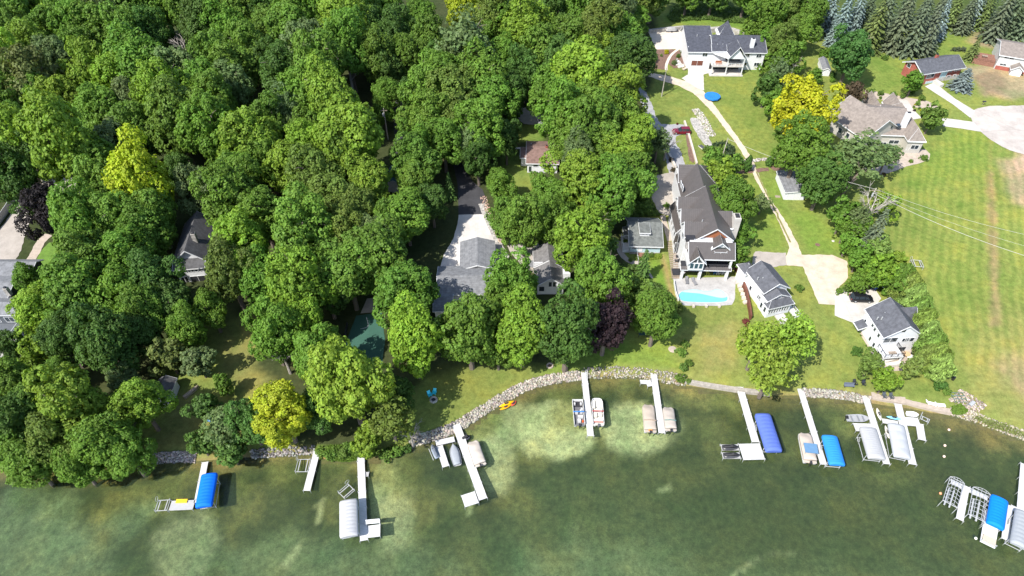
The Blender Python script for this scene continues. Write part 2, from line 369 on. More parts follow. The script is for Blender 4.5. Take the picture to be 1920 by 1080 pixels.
tr2 = W2([(1852, 250), (1860, 250), (1862, 320), (1851, 320)]); paint(c, X, Y, tr2, (.2, .2, .06), .8, .8, 17, .6, 2.5)
sd = sdist(X, Y); w = (sstep(1.1, .0, sd))[:, None]; c = c * (1 - w) + np.array((.2, .15, .075)) * w
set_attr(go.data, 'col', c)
field = W2([(1600, 300), (1700, 290), (1800, 230), (2100, 320), (2100, 800), (1800, 690), (1720, 540), (1640, 440)])
mow = sstep(2, -4, sdpoly(X, Y, field))
mow = np.maximum(mow, .45 * sstep(1, -1, sdpoly(X, Y, W2([(1212, 475), (1235, 480), (1258, 545), (1240, 560), (1222, 520)]))))
mow = np.maximum(mow, .35 * sstep(1, -3, sdpoly(X, Y, W2([(1290, 585), (1375, 580), (1395, 620), (1390, 720), (1290, 710), (1285, 640)]))))
mow = np.maximum(mow, .4 * sstep(1, -3, sdpoly(X, Y, W2([(1500, 560), (1600, 610), (1690, 730), (1540, 740)]))))
mow = np.maximum(mow, .35 * sstep(1, -3, sdpoly(X, Y, W2([(1330, 140), (1420, 140), (1450, 220), (1470, 300), (1420, 300), (1350, 200)]))))
set_attr(go.data, 'mow', mow, 'FLOAT')
a = G(1855, 330); b = G(1868, 610); dr = (b - a).xy.normalized(); nrm = np.array([-dr.y, dr.x])
set_attr(go.data, 'mowc', (X * nrm[0] + Y * nrm[1]) * 2 * math.pi / 2.1, 'FLOAT')

bmat = mat_attr('lake_bed_weed_and_sand', False, 1.7)
bo, X, Y = grid_obj('lake_bed', -300, 300, -60, 130, .9, lambda x, y: sdist(x, y) <= 1.2, lambda x, y: hgt(x, y) - .05 - .12 * np.maximum(0, sdist(x, y)), bmat)
tag(bo, kind='structure')
sd = -sdist(X, Y)
n1 = fbm(X, Y, 16, 21); n2 = fbm(X, Y, 5, 25); n3 = fbm(X, Y, 34, 29)
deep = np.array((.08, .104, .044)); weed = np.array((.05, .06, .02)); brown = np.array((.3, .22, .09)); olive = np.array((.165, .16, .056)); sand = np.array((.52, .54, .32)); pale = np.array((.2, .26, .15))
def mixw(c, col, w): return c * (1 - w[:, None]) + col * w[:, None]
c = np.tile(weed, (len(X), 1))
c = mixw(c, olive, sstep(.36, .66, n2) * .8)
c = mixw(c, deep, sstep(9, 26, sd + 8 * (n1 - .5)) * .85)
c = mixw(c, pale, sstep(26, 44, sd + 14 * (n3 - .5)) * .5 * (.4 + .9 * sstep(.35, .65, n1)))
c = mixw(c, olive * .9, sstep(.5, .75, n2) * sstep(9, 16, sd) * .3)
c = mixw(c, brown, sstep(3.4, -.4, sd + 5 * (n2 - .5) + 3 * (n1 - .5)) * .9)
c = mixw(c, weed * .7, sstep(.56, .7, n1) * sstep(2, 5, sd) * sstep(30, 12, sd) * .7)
for q, col, s, am, al in [
    (ell(1050, 800, 76, 54), sand, 1.0, 1.8, .9), (ell(975, 785, 56, 36, -20), sand * .8, 1.2, 2.2, .8), (ell(1205, 796, 74, 48), sand, 1.2, 1.6, .85), (ell(1080, 770, 50, 26), olive * 1.5, 1.2, 1.5, .6),
    (ell(915, 855, 44, 62, -10), sand * .93, 1.3, 1.2, .8), (ell(900, 800, 50, 20, -30), olive * 1.7, 1, 1.5, .8), (ell(728, 935, 40, 92, -4), sand * .72, 1.4, 1.4, .85), (ell(735, 880, 50, 40), olive * 1.5, 1.4, 1.4, .6),
    (ell(345, 1020, 62, 70), sand * .62, 1.5, 3, .7), (ell(60, 1020, 130, 90), pale, 3, 4, .6), (ell(240, 960, 60, 25, -30), pale, 1.5, 2.5, .55), (ell(600, 1050, 260, 60), pale * .95, 3, 4, .5),
    (ell(1120, 1060, 160, 60), pale * .95, 3, 4, .5), (ell(1330, 750, 60, 18, 5), olive * 1.4, 1, 1.5, .6), (ell(1600, 790, 40, 22), olive * 1.4, 1, 1.5, .7), (ell(1690, 890, 40, 16), olive * 1.5, 1, 2, .6),
    (ell(1840, 820, 70, 16, 22), brown * .9, 1, 2, .8), (ell(1800, 850, 60, 40, 20), weed * .7, 2, 3, .7), (ell(1850, 900, 80, 50), weed * .75, 2, 3, .7), (ell(1480, 780, 70, 40), weed * .8, 2, 3, .6),
    (ell(1650, 930, 330, 130), weed * 1.1, 6, 6, .6), (ell(1300, 880, 250, 60), weed * 1.2, 4, 5, .5), (ell(600, 920, 45, 70), weed * 1.1, 2, 3, .5), (ell(800, 870, 70, 60), weed, 2, 3, .5), (ell(1280, 800, 40, 50), weed * .8, 2, 3, .5)]:
    paint(c, X, Y, B2(q), col, s, am, 33, al, 4)
for q in ([(1366, 1085), (1385, 1060), (1420, 1035), (1470, 1022), (1520, 1030), (1522, 1033), (1470, 1026), (1424, 1040), (1390, 1063), (1372, 1085)],
          [(868, 915), (880, 925), (882, 950), (876, 955), (872, 930)], [(590, 940), (605, 930), (600, 950), (592, 975)], [(1241, 905), (1262, 897), (1262, 902), (1243, 912)], [(520, 1050), (550, 1010), (558, 1015), (535, 1055)]):
    paint(c, X, Y, B2(q), sand * .8, .4, .5, 41, .7, 2)
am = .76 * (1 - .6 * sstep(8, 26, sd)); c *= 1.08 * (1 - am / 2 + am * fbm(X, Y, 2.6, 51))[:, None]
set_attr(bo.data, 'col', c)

def water_mat():
    m = bpy.data.materials.new('lake_water'); m.use_nodes = True; nt = m.node_tree; nt.nodes.clear()
    out = node(nt, 'ShaderNodeOutputMaterial'); tr = node(nt, 'ShaderNodeBsdfTransparent'); tr.inputs[0].default_value = (.86, .92, .82, 1)
    df = node(nt, 'ShaderNodeBsdfDiffuse'); df.inputs[0].default_value = (.055, .088, .052, 1)
    gl = node(nt, 'ShaderNodeBsdfGlossy'); gl.inputs['Roughness'].default_value = .12
    m1 = node(nt, 'ShaderNodeMixShader'); m1.inputs[0].default_value = .25
    nt.links.new(tr.outputs[0], m1.inputs[1]); nt.links.new(df.outputs[0], m1.inputs[2])
    ge = node(nt, 'ShaderNodeNewGeometry'); mp = node(nt, 'ShaderNodeMapping'); mp.inputs['Scale'].default_value = (.9, 1.6, 1); nt.links.new(ge.outputs['Position'], mp.inputs[0])
    n = noise(nt, 1.6, 4, mp.outputs[0], .65); bp = node(nt, 'ShaderNodeBump'); bp.inputs['Strength'].default_value = .6; bp.inputs['Distance'].default_value = .06
    nt.links.new(n.outputs['Fac'], bp.inputs['Height']); nt.links.new(bp.outputs[0], gl.inputs['Normal'])
    fr = node(nt, 'ShaderNodeFresnel'); fr.inputs[0].default_value = 1.33; nt.links.new(bp.outputs[0], fr.inputs['Normal'])
    m2 = node(nt, 'ShaderNodeMixShader'); nt.links.new(fr.outputs[0], m2.inputs[0]); nt.links.new(m1.outputs[0], m2.inputs[1]); nt.links.new(gl.outputs[0], m2.inputs[2])
    nt.links.new(m2.outputs[0], out.inputs[0]); return m
wo, _, _ = grid_obj('lake_water', -300, 300, -60, 130, 3.0, lambda x, y: sdist(x, y) < 3.0, lambda x, y: x * 0, water_mat()); tag(wo, kind='structure')

# ------------------------------------------------------------------ roads, drives, patios: sheets that follow the ground
def sheet_world(name, poly, mat, off):
    rg = {'pale_gravel': .13, 'grey_gravel': .25, 'tan_asphalt': .22, 'bark_mulch': .3, 'track_grass': .25, 'pale_worn_road': .2, 'verge': .25, 'cobble_stones': .25}.get(mat.name, .05); rj = random.Random(len(poly) * 7 + int(poly[0][0])); out = []
    for i, a in enumerate(poly):
        b = poly[(i + 1) % len(poly)]; a, b = Vector(a[:2]), Vector(b[:2]); L = (b - a).length; k = max(1, int(L / .9)); nn = Vector((a.y - b.y, b.x - a.x)).normalized() if L > 0 else Vector((0, 0))
        for j in range(k): q = a.lerp(b, j / k) + nn * (rj.uniform(-rg, rg) if j else 0); out.append((q.x, q.y))
    poly = out
    bm = bmesh.new(); vs = [bm.verts.new((p[0], p[1], 0)) for p in poly]
    bm.faces.new(vs); bmesh.ops.triangulate(bm, faces=bm.faces[:])
    for ax in (0, 1):
        lo = math.floor(min(p[ax] for p in poly)); hi = max(p[ax] for p in poly); t = lo
        while t < hi:
            no = Vector((1, 0, 0)) if ax == 0 else Vector((0, 1, 0))
            bmesh.ops.bisect_plane(bm, geom=bm.verts[:] + bm.edges[:] + bm.faces[:], plane_co=no * t, plane_no=no); t += 2.4
    co = np.array([v.co[:2] for v in bm.verts]); z = hgt(co[:, 0], co[:, 1]) + off
    for v, zz in zip(bm.verts, z): v.co.z = zz
    bmesh.ops.recalc_face_normals(bm, faces=bm.faces)
    if sum(f.normal.z for f in bm.faces) < 0: bmesh.ops.reverse_faces(bm, faces=bm.faces)
    me = bpy.data.meshes.new(name); bm.to_mesh(me); bm.free(); me.materials.append(mat)
    o = bpy.data.objects.new(name, me); COL.objects.link(o); return tag(o, kind='structure')
def sheet(name, px, mat, off=.06, sm=0):
    if sm: px = smooth_poly(px, True, sm)
    return sheet_world(name, [G(*p)[:2] for p in px], mat, off)
def strip(name, px, width, mat, off=.06):
    pts = smooth_poly(px, False, 5); w = [G(*p).xy for p in pts]; L, R = [], []
    for i, p in enumerate(w):
        t = (w[min(i + 1, len(w) - 1)] - w[max(i - 1, 0)]).normalized(); n = Vector((-t.y, t.x))
        k = width if not hasattr(width, '__len__') else width[0] + (width[1] - width[0]) * i / (len(w) - 1)
        k *= 1 + .06 * math.sin(i * 2.1); L.append(p + n * k / 2); R.append(p - n * k / 2)
    return sheet_world(name, [tuple(p) for p in L + R[::-1]], mat, off)
sheet('gravel_driveway', [(1222, 137), (1250, 142), (1285, 152), (1310, 165), (1320, 172), (1345, 205), (1385, 260), (1412, 300), (1425, 335), (1445, 375), (1470, 410), (1495, 455), (1503, 478), (1560, 478), (1588, 490), (1590, 520), (1568, 545), (1565, 572), (1535, 570), (1518, 530), (1505, 500), (1470, 497), (1475, 478), (1480, 465), (1462, 420), (1436, 372), (1415, 335), (1400, 300), (1375, 262), (1335, 210), (1300, 175), (1270, 160), (1235, 150), (1215, 143)], M['gravel'], .06)
strip('grass_median', [(1418, 322), (1432, 352), (1450, 388), (1470, 430), (1482, 455)], .45, mat_noisy('track_grass', (.2, .2, .07), 1.5, .3, .95, 6), .072)
sheet('asphalt_road', [(742, 100), (752, 100), (760, 160), (762, 230), (765, 300), (742, 300), (738, 230), (742, 150)], M['asphalt'], .06)
sheet('asphalt_drive', [(845, 250), (868, 250), (872, 320), (888, 342), (905, 356), (912, 375), (904, 402), (860, 403), (858, 345), (850, 310)], M['asphalt'], .075)
sheet('concrete_driveway', [(860, 403), (904, 401), (917, 430), (936, 470), (940, 500), (930, 512), (900, 520), (822, 512), (832, 478), (850, 448), (858, 420)], M['concrete'], .06)
strip('rock_garden_strip', [(903, 382), (912, 405), (928, 440), (938, 465), (950, 485)], 1.7, M['cobble'], .085)
strip('grass_verge', [(907, 402), (922, 432), (938, 468), (944, 488)], .7, mat_noisy('verge', (.16, .21, .04), 2, .3, .95), .07)
sheet('dirt_driveway', [(945, 455), (985, 440), (1005, 445), (1012, 470), (1002, 500), (1000, 512), (975, 495), (955, 470)], M['tanpave'], .06)
sheet('gravel_forecourt', [(972, 205), (1010, 195), (1024, 205), (1026, 225), (1008, 235), (982, 232), (972, 222)], M['tanpave'], .06)
strip('footpath', [(930, 278), (978, 278)], .8, M['concrete'], .06)
sheet('grey_gravel_drive', [(1196, 160), (1206, 165), (1222, 195), (1228, 215), (1240, 233), (1283, 234), (1285, 252), (1268, 256), (1267, 268), (1277, 285), (1287, 320), (1255, 335), (1250, 300), (1238, 265), (1222, 240), (1205, 205)], M['greygravel'], .06)
sheet('parking_court', [(1225, 330), (1262, 322), (1274, 350), (1280, 385), (1262, 392), (1255, 405), (1236, 400), (1220, 370)], M['tanpave'], .07)
strip('garden_walk', [(1242, 404), (1249, 428), (1256, 452)], 1.3, M['pave'], .08)
strip('cottage_path', [(1162, 452), (1162, 468), (1170, 482), (1185, 492), (1202, 494), (1212, 508), (1222, 522)], [1.6, .9], M['tanpave'], .06)
sheet('concrete_apron', [(1290, 127), (1337, 127), (1337, 135), (1319, 140), (1320, 170), (1308, 166), (1278, 147), (1290, 140)], M['whiteconcrete'], .075)
sheet('concrete_terrace', [(1216, 60), (1279, 56), (1284, 92), (1230, 93), (1222, 75)], M['creamconcrete'], .07)
strip('terrace_path', [(1272, 92), (1258, 104), (1250, 120), (1249, 132)], .9, M['creamconcrete'], .085)
sheet('mulch_bed', [(1231, 93), (1268, 93), (1256, 105), (1248, 130), (1228, 130)], M['mulch'], .06)
sheet('garden_bed', [(1270, 95), (1287, 92), (1290, 128), (1262, 128), (1253, 118), (1258, 106)], M['mulch'], .06)
sheet('cobble_swale', [(1294, 224), (1300, 221), (1312, 225), (1322, 245), (1335, 272), (1328, 279), (1312, 260), (1300, 240)], M['cobble'], .06, 3)
sheet('mulch_strip', [(1285, 252), (1290, 254), (1303, 300), (1300, 306), (1292, 300)], M['mulch'], .06)
sheet('lawn_verge', [(1267, 258), (1285, 252), (1292, 300), (1290, 316), (1280, 290)], mat_noisy('verge2', LAWN, 1.5, .25, .95, 6), .066)
sheet('house_driveway', [(1734, 162), (1752, 155), (1790, 185), (1828, 208), (1819, 221), (1785, 195)], M['whiteconcrete'], .07)
sheet('cul_de_sac', [(1822, 210), (1850, 200), (1890, 199), (2100, 202), (2100, 330), (1920, 290), (1870, 270), (1842, 250), (1825, 232)], mat_slabs('pale_worn_road', (.42, .38, .345), 14, .14), .064, 3)
sheet('side_driveway', [(1765, 221), (1825, 229), (1843, 248), (1800, 241), (1768, 237)], M['whiteconcrete'], .075)
sheet('front_court', [(1668, 188), (1700, 186), (1712, 205), (1728, 222), (1700, 226), (1680, 218), (1660, 205)], M['whiteconcrete'], .075)
sheet('paver_border', [(1622, 168), (1740, 190), (1762, 202), (1755, 206), (1700, 200), (1640, 184), (1622, 176)], M['pave'], .06)
sheet('paver_terrace', [(1600, 312), (1640, 300), (1690, 285), (1735, 280), (1742, 300), (1700, 312), (1665, 325), (1620, 330)], M['pave'], .06, 2)
sheet('mulch_bed', [(1440, 312), (1445, 306), (1500, 303), (1508, 313), (1450, 320)], M['mulch'], .06)
sheet('boulder_bed', [(1370, 321), (1440, 314), (1442, 321), (1375, 327)], M['mulch'], .06)
sheet('lakeside_driveway', [(1416, 472), (1474, 474), (1476, 497), (1440, 503), (1410, 496)], M['tanpave'], .066)
sheet('car_court', [(1566, 543), (1640, 542), (1652, 560), (1622, 600), (1598, 605), (1565, 592)], M['whiteconcrete'], .075)
sheet('gravel_border', [(1597, 603), (1604, 600), (1645, 665), (1638, 668)], M['pave'], .06)
sheet('paver_terrace', [(1648, 665), (1716, 648), (1735, 680), (1700, 695), (1665, 697), (1650, 690)], M['pave'], .066)
sheet('pool_terrace', [(1262, 522), (1380, 519), (1378, 545), (1378, 560), (1372, 572), (1345, 574), (1275, 573), (1265, 545)], M['pavedgrey'], .06)
sheet('stone_terrace', [(1262, 478), (1290, 460), (1296, 500), (1278, 520), (1262, 520)], M['pavedgrey'], .066)
PW, _n, _p = nm('pool_water'); _p.inputs['Base Color'].default_value = (.13, .4, .45, 1); _p.inputs['Roughness'].default_value = .1
PL, _n, _p2 = nm('pool_shallow_water'); _p2.inputs['Base Color'].default_value = (.36, .6, .63, 1); _p2.inputs['Roughness'].default_value = .1
POOL = [(1273, 553), (1279, 547), (1292, 544), (1308, 544), (1322, 547), (1334, 546), (1342, 543), (1350, 544), (1360, 551), (1364, 559), (1361, 565), (1345, 567), (1310, 567), (1282, 565), (1275, 560)]
SHAL = [(1279, 547.5), (1292, 544.5), (1308, 544.5), (1322, 547.5), (1334, 546.5), (1342, 543.5), (1350, 544.5), (1360, 551.5), (1363, 557), (1352, 559), (1335, 556), (1312, 551), (1290, 549)]
def ring(pts, k):
    cx = sum(p[0] for p in pts) / len(pts); cy = sum(p[1] for p in pts) / len(pts)
    return [(cx + (p[0] - cx) * k, cy + (p[1] - cy) * k) for p in pts]
sheet('pool_coping', ring(POOL, 1.05), M['concrete'], .075, 3)
sheet('pool_water', POOL, PW, .085, 3); sheet('pool_shallows', SHAL, PL, .095, 3)
sheet('sport_court', [(668, 592), (716, 586), (722, 640), (716, 688), (640, 690), (650, 640)], M['court'], .06)
sheet('court_apron', [(688, 560), (722, 556), (722, 584), (676, 588)], M['pave'], .06)
strip('court_line', [(687, 595), (690, 612), (676, 617)], .1, M['white'], .07)
sheet('left_gravel_drive', [(-60, 520), (-60, 400), (0, 430), (40, 375), (70, 335), (100, 325), (150, 335), (150, 362), (110, 365), (60, 400), (40, 470), (20, 505)], M['tanpave'], .06)  # tree shade over the drive is put into this darker tan
strip('curved_walk', [(92, 440), (76, 455), (66, 475), (52, 496)], 2.2, M['pave'], .07)
sheet('small_lawn', [(78, 470), (92, 455), (108, 455), (112, 480), (85, 500), (62, 497)], mat_noisy('small_lawn', (.11, .2, .03), 1, .2, .95, 6), .06)
sheet('left_patio', [(-40, 600), (40, 595), (48, 640), (35, 665), (-40, 665)], M['pavedgrey'], .06)  # grey paving tone stands in for the dark shade over this patio
# ------------------------------------------------------------------ trees
def leaf_mat(name, trans=.36):
    m = bpy.data.materials.new(name); m.use_nodes = True; nt = m.node_tree; p = nt.nodes['Principled BSDF']; out = nt.nodes['Material Output']
    oi = node(nt, 'ShaderNodeObjectInfo'); at = node(nt, 'ShaderNodeAttribute'); at.attribute_name = 'col'
    c = mulc(nt, oi.outputs['Color'], at.outputs['Color'])
    nt.links.new(c, p.inputs['Base Color']); p.inputs['Roughness'].default_value = .6; p.inputs['Specular IOR Level'].default_value = .22
    t = node(nt, 'ShaderNodeBsdfTranslucent'); tcl = node(nt, 'ShaderNodeMix', data_type='RGBA', blend_type='MULTIPLY'); tcl.inputs['Factor'].default_value = 1
    nt.links.new(c, tcl.inputs['A']); tcl.inputs['B'].default_value = (1.25, 1.2, .6, 1); nt.links.new(tcl.outputs['Result'], t.inputs[0])
    mx = node(nt, 'ShaderNodeMixShader'); mx.inputs[0].default_value = trans
    nt.links.new(p.outputs[0], mx.inputs[1]); nt.links.new(t.outputs[0], mx.inputs[2]); nt.links.new(mx.outputs[0], out.inputs[0]); return m
LEAF = leaf_mat('leaves'); NEEDLE = leaf_mat('needles', .08)
def quads_mesh(name, cen, nor, size, colv, mat, asp=1.0, axis=None, seed=0):
    rs = np.random.RandomState(seed); n = len(cen)
    nor = nor / (np.linalg.norm(nor, axis=1, keepdims=True) + 1e-9)
    r = rs.normal(size=(n, 3)) if axis is None else axis + 1e-6
    t = r - nor * (r * nor).sum(1, keepdims=True); t /= np.linalg.norm(t, axis=1, keepdims=True) + 1e-9
    b = np.cross(nor, t); s = size[:, None]
    k1, k2, k3 = (rs.uniform(.25, .75, (n, 1)) for _ in range(3))
    co = np.stack([cen - t * s * asp, cen + b * s * (k1 + .3) - t * s * asp * .2, cen + t * s * asp, cen - b * s * (k2 + .3) + t * s * asp * .2], 1).reshape(-1, 3)
    me = bpy.data.meshes.new(name); me.vertices.add(4 * n); me.vertices.foreach_set('co', co.ravel().astype(np.float32))
    me.loops.add(4 * n); me.loops.foreach_set('vertex_index', np.arange(4 * n)); me.polygons.add(n)
    me.polygons.foreach_set('loop_start', np.arange(0, 4 * n, 4)); me.polygons.foreach_set('loop_total', np.full(n, 4))
    me.update(calc_edges=True); set_attr(me, 'col', np.repeat(colv, 4, 0)); me.materials.append(mat); return me
def sphere_dirs(rs, n):
    v = rs.normal(size=(n, 3)); return v / np.linalg.norm(v, axis=1, keepdims=True)
def broad_crown(seed, nl=15, npf=54, nlf=24, leaf=.042, vk=1.28, sparse=1.0, flat=.0, lob=(.27, .47)):
    rs = np.random.RandomState(seed); C, N, V, S = [], [], [], []
    # lobes spread evenly over the crown by farthest-point picking
    cand = sphere_dirs(rs, 400); cand = cand[cand[:, 2] > -.72]; ch = [cand[rs.randint(len(cand))]]
    while len(ch) < nl:
        d = np.min(np.stack([((cand - q) ** 2).sum(1) for q in ch]), 0) * rs.uniform(.6, 1, len(cand)); ch.append(cand[d.argmax()])
    f1, f2, f3 = rs.uniform(0, 6.28, 3)
    for i, q in enumerate(ch):
        k = rs.uniform(.42, .82) * (1.0 - .1 * abs(q[2])); az_ = math.atan2(q[1], q[0]); k *= 1 + .2 * math.sin(2 * az_ + f1) + .13 * math.sin(3 * az_ + f2) + .1 * math.sin(4 * q[2] + f3); lc = q * k * np.array([1, 1, vk]); lr = rs.uniform(*lob) * (1 - .12 * max(0, q[2]))
        pd = sphere_dirs(rs, int(npf * 2.2)); pd = pd[(pd @ q) > -.35][:int(npf * lr / .42)]
        lv = rs.uniform(.86, 1.12)
        for p in pd:
            pc = lc + p * lr * rs.uniform(.82, 1.08); pr = rs.uniform(.075, .135)
            if rs.rand() > sparse: continue
            m = int(nlf * rs.uniform(.7, 1.3)); ld = sphere_dirs(rs, m); up = (ld @ (p * .6 + np.array([0, 0, .5]))) > -.25; ld = ld[up]
            C.append(pc + ld * pr * rs.uniform(.75, 1.1, (len(ld), 1)) * np.array([1, 1, .85]))
            N.append(ld * .75 + p * .35 + np.array([0, 0, .4]) + rs.normal(size=ld.shape) * .38)
            g = lv * rs.uniform(.85, 1.15) * rs.uniform(.88, 1.12, (len(ld), 1)); V.append(np.hstack([g * rs.uniform(.95, 1.08), g, g * .95])); S.append(leaf * rs.uniform(.7, 1.25, len(ld)))
    # inner leaves so that the crown does not read as hollow
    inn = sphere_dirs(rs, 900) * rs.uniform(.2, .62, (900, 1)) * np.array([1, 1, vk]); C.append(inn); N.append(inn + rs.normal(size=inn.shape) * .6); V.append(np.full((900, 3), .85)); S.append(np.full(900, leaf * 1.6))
    return quads_mesh('crown', np.concatenate(C), np.concatenate(N), np.concatenate(S), np.concatenate(V), LEAF, seed=seed)
def conifer_crown(seed, R=.24, tiers=20, nb=11, per=34):
    rs = np.random.RandomState(seed); C, N, A, S, V = [], [], [], [], []
    for i in range(tiers):
        z = .06 + .93 * (i / tiers) ** .92; r = R * (1 - z) ** .85 + .012; m = max(4, int(nb * (1 - .55 * z)))
        off = rs.uniform(0, 6.28)
        for j in range(m):
            az = off + 6.283 * j / m + rs.uniform(-.22, .22); L = r * rs.uniform(.78, 1.12); n = max(5, int(per * (L / R)))
            t = rs.uniform(.12, 1, n) ** .75; d = np.array([math.cos(az), math.sin(az), 0]); sd_ = np.array([-d[1], d[0], 0])
            w = rs.normal(size=n) * .17 * L * (1.15 - t)
            c_ = d * (t * L)[:, None] + sd_ * w[:, None]; c_[:, 2] = z - .30 * L * t + rs.normal(size=n) * .006 + .06 * L * t ** 3
            C.append(c_); nn = np.tile(d * .45 + np.array([0, 0, .9]), (n, 1)) + rs.normal(size=(n, 3)) * .25; N.append(nn)
            ax = np.tile(d, (n, 1)) + sd_ * (w / (L * .2 + 1e-6))[:, None] * .35 + np.array([0, 0, -.25]); A.append(ax)
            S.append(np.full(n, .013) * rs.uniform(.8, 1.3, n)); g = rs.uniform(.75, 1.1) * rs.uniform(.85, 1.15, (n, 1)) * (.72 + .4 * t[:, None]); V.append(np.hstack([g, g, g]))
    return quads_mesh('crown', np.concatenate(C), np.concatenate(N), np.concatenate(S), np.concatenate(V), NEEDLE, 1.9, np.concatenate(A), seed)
def column_crown(seed, n=6500):
    rs = np.random.RandomState(seed); z = rs.uniform(0, 1, n); az = rs.uniform(0, 6.283, n)
    lump = 1 + .3 * np.sin(az * 3 + z * 9 + seed) + .15 * np.sin(az * 5 - z * 17)
    r = np.sin(np.pi * np.clip(z * .85 + .13, 0, 1)) ** .8 * .5 * lump * rs.uniform(.75, 1.05, n)
    c_ = np.stack([r * np.cos(az), r * np.sin(az), z], 1); nn = np.stack([np.cos(az), np.sin(az), .5 + 0 * z], 1) + rs.normal(size=(n, 3)) * .65
    g = rs.uniform(.6, 1.3, (n, 1)) * (1 + .25 * np.sin(az * 5 - z * 17 + 1))[:, None]  # leaf tone darkened in bands to put shade into the flat crown
    return quads_mesh('crown', c_, nn, np.full(n, .028) * rs.uniform(.7, 1.4, n), np.hstack([g, g, g]), NEEDLE, 1.4, np.tile([0, 0, 1.], (n, 1)) + rs.normal(size=(n, 3)) * .3, seed)
BIG = [broad_crown(100 + i, nl=16 + i % 5, vk=1.2 + .05 * (i % 3)) for i in range(7)]
FULL = [broad_crown(140 + i, nl=26, npf=46, nlf=20, leaf=.045, lob=(.26, .36)) for i in range(2)]
MID = [broad_crown(200 + i, nl=11, npf=26, nlf=16, leaf=.072, vk=1.12) for i in range(4)]
SMALL = [broad_crown(300 + i, nl=9, npf=20, nlf=14, leaf=.095, vk=.9) for i in range(4)]
AIRY = [broad_crown(400 + i, nl=19, npf=26, nlf=16, leaf=.05, sparse=.6, lob=(.24, .38)) for i in range(3)]
CONI = [conifer_crown(500 + i) for i in range(3)]
COLU = [column_crown(600 + i) for i in range(2)]
def trunk_mesh(seed, bare=False, lean=0.0):
    r = random.Random(seed); mb = MB(); top = Vector((lean + r.uniform(-.05, .05), r.uniform(-.05, .05), .62))
    mb.tube([(0, 0, -.03), (lean * .25, 0, .2), (lean * .6, .01, .42), top], [.032, .026, .02, .013], 7)
    for k in range(7 if bare else 5):
        az = k * 2.399 + r.uniform(-.3, .3); z0 = r.uniform(.3, .6); st = Vector((lean * z0 / .62, 0, z0)); L = r.uniform(.2, .34) if bare else r.uniform(.13, .2)
        e = st + Vector((math.cos(az) * L * .8, math.sin(az) * L * .8, L)); mid = st.lerp(e, .5) + Vector((0, 0, -.02))
        mb.tube([st, mid, e], [.013, .009, .004], 5)
        for q in range(5 if bare else 2):
            a2 = az + r.uniform(-1.1, 1.1); l2 = L * r.uniform(.35, .7); s2 = st.lerp(e, r.uniform(.4, .95))
            e2 = s2 + Vector((math.cos(a2) * l2 * .8, math.sin(a2) * l2 * .8, l2 * r.uniform(.2, .9)))
            mb.tube([s2, s2.lerp(e2, .5) + Vector((0, 0, .015)), e2], [.006, .004, .0015], 4)
            if bare:
                for _ in range(3):
                    s3 = s2.lerp(e2, r.uniform(.3, .9)); l3 = l2 * .5; a3 = a2 + r.uniform(-1.3, 1.3)
                    mb.tube([s3, s3 + Vector((math.cos(a3) * l3, math.sin(a3) * l3, l3 * r.uniform(0, .9)))], [.0028, .001], 3)
    o = mb.build('trunk', M['palebark'] if bare else M['bark']); me = o.data; bpy.data.objects.remove(o); return me
TRUNK = [trunk_mesh(i) for i in range(4)]; BARE = [trunk_mesh(20 + i, True) for i in range(3)]; LEANT = trunk_mesh(50, False, .22); LEANB = trunk_mesh(51, True, .25)
def straight_mesh():
    mb = MB(); mb.tube([(0, 0, -.02), (0, 0, .5), (0, 0, .97)], [.02, .012, .002], 6); o = mb.build('trunk', M['bark']); me = o.data; bpy.data.objects.remove(o); return me
STRAIGHT = straight_mesh()
def child(name, me, parent, loc, scale, rz=0, color=None):
    o = bpy.data.objects.new(name, me); COL.objects.link(o); o.parent = parent; o.location = loc; o.scale = scale; o.rotation_euler = (0, 0, rz)
    if color: o.color = (*color, 1)
    return o
COLS = {'m': (.112, .212, .029), 'd': (.07, .142, .028), 'l': (.168, .278, .031), 'y': (.38, .4, .018), 'Y': (.28, .34, .022), 'g': (.125, .188, .068), 'o': (.125, .188, .036), 'p': (.032, .02, .025), 'k': (.018, .015, .017), 's': (.112, .195, .035), 'b': (.085, .07, .042), 'B': (.17, .225, .21), 'D': (.1, .135, .075), 'O': (.128, .168, .05), 'r': (.15, .04, .035), 'e': (.058, .15, .034), 'w': (.15, .225, .05), 'G': (.3, .38, .022), 'L': (.2, .3, .04)}
CNAME = {'m': 'mid-green', 'd': 'dark green', 'l': 'light yellow-green', 'y': 'golden yellow', 'Y': 'yellow-tinged', 'g': 'grey-green', 'o': 'olive green', 'p': 'dark purple', 'k': 'blackish purple', 's': 'fresh green',
         'b': 'brownish', 'B': 'blue-grey', 'D': 'deep green', 'O': 'olive-brown', 'r': 'red-leaved', 'e': 'emerald green', 'w': 'soft green', 'G': 'greenish golden', 'L': 'pale yellow-green'}
TREES = []      # (px, py, root, colour, kind, width_px)
tr = random.Random(99)
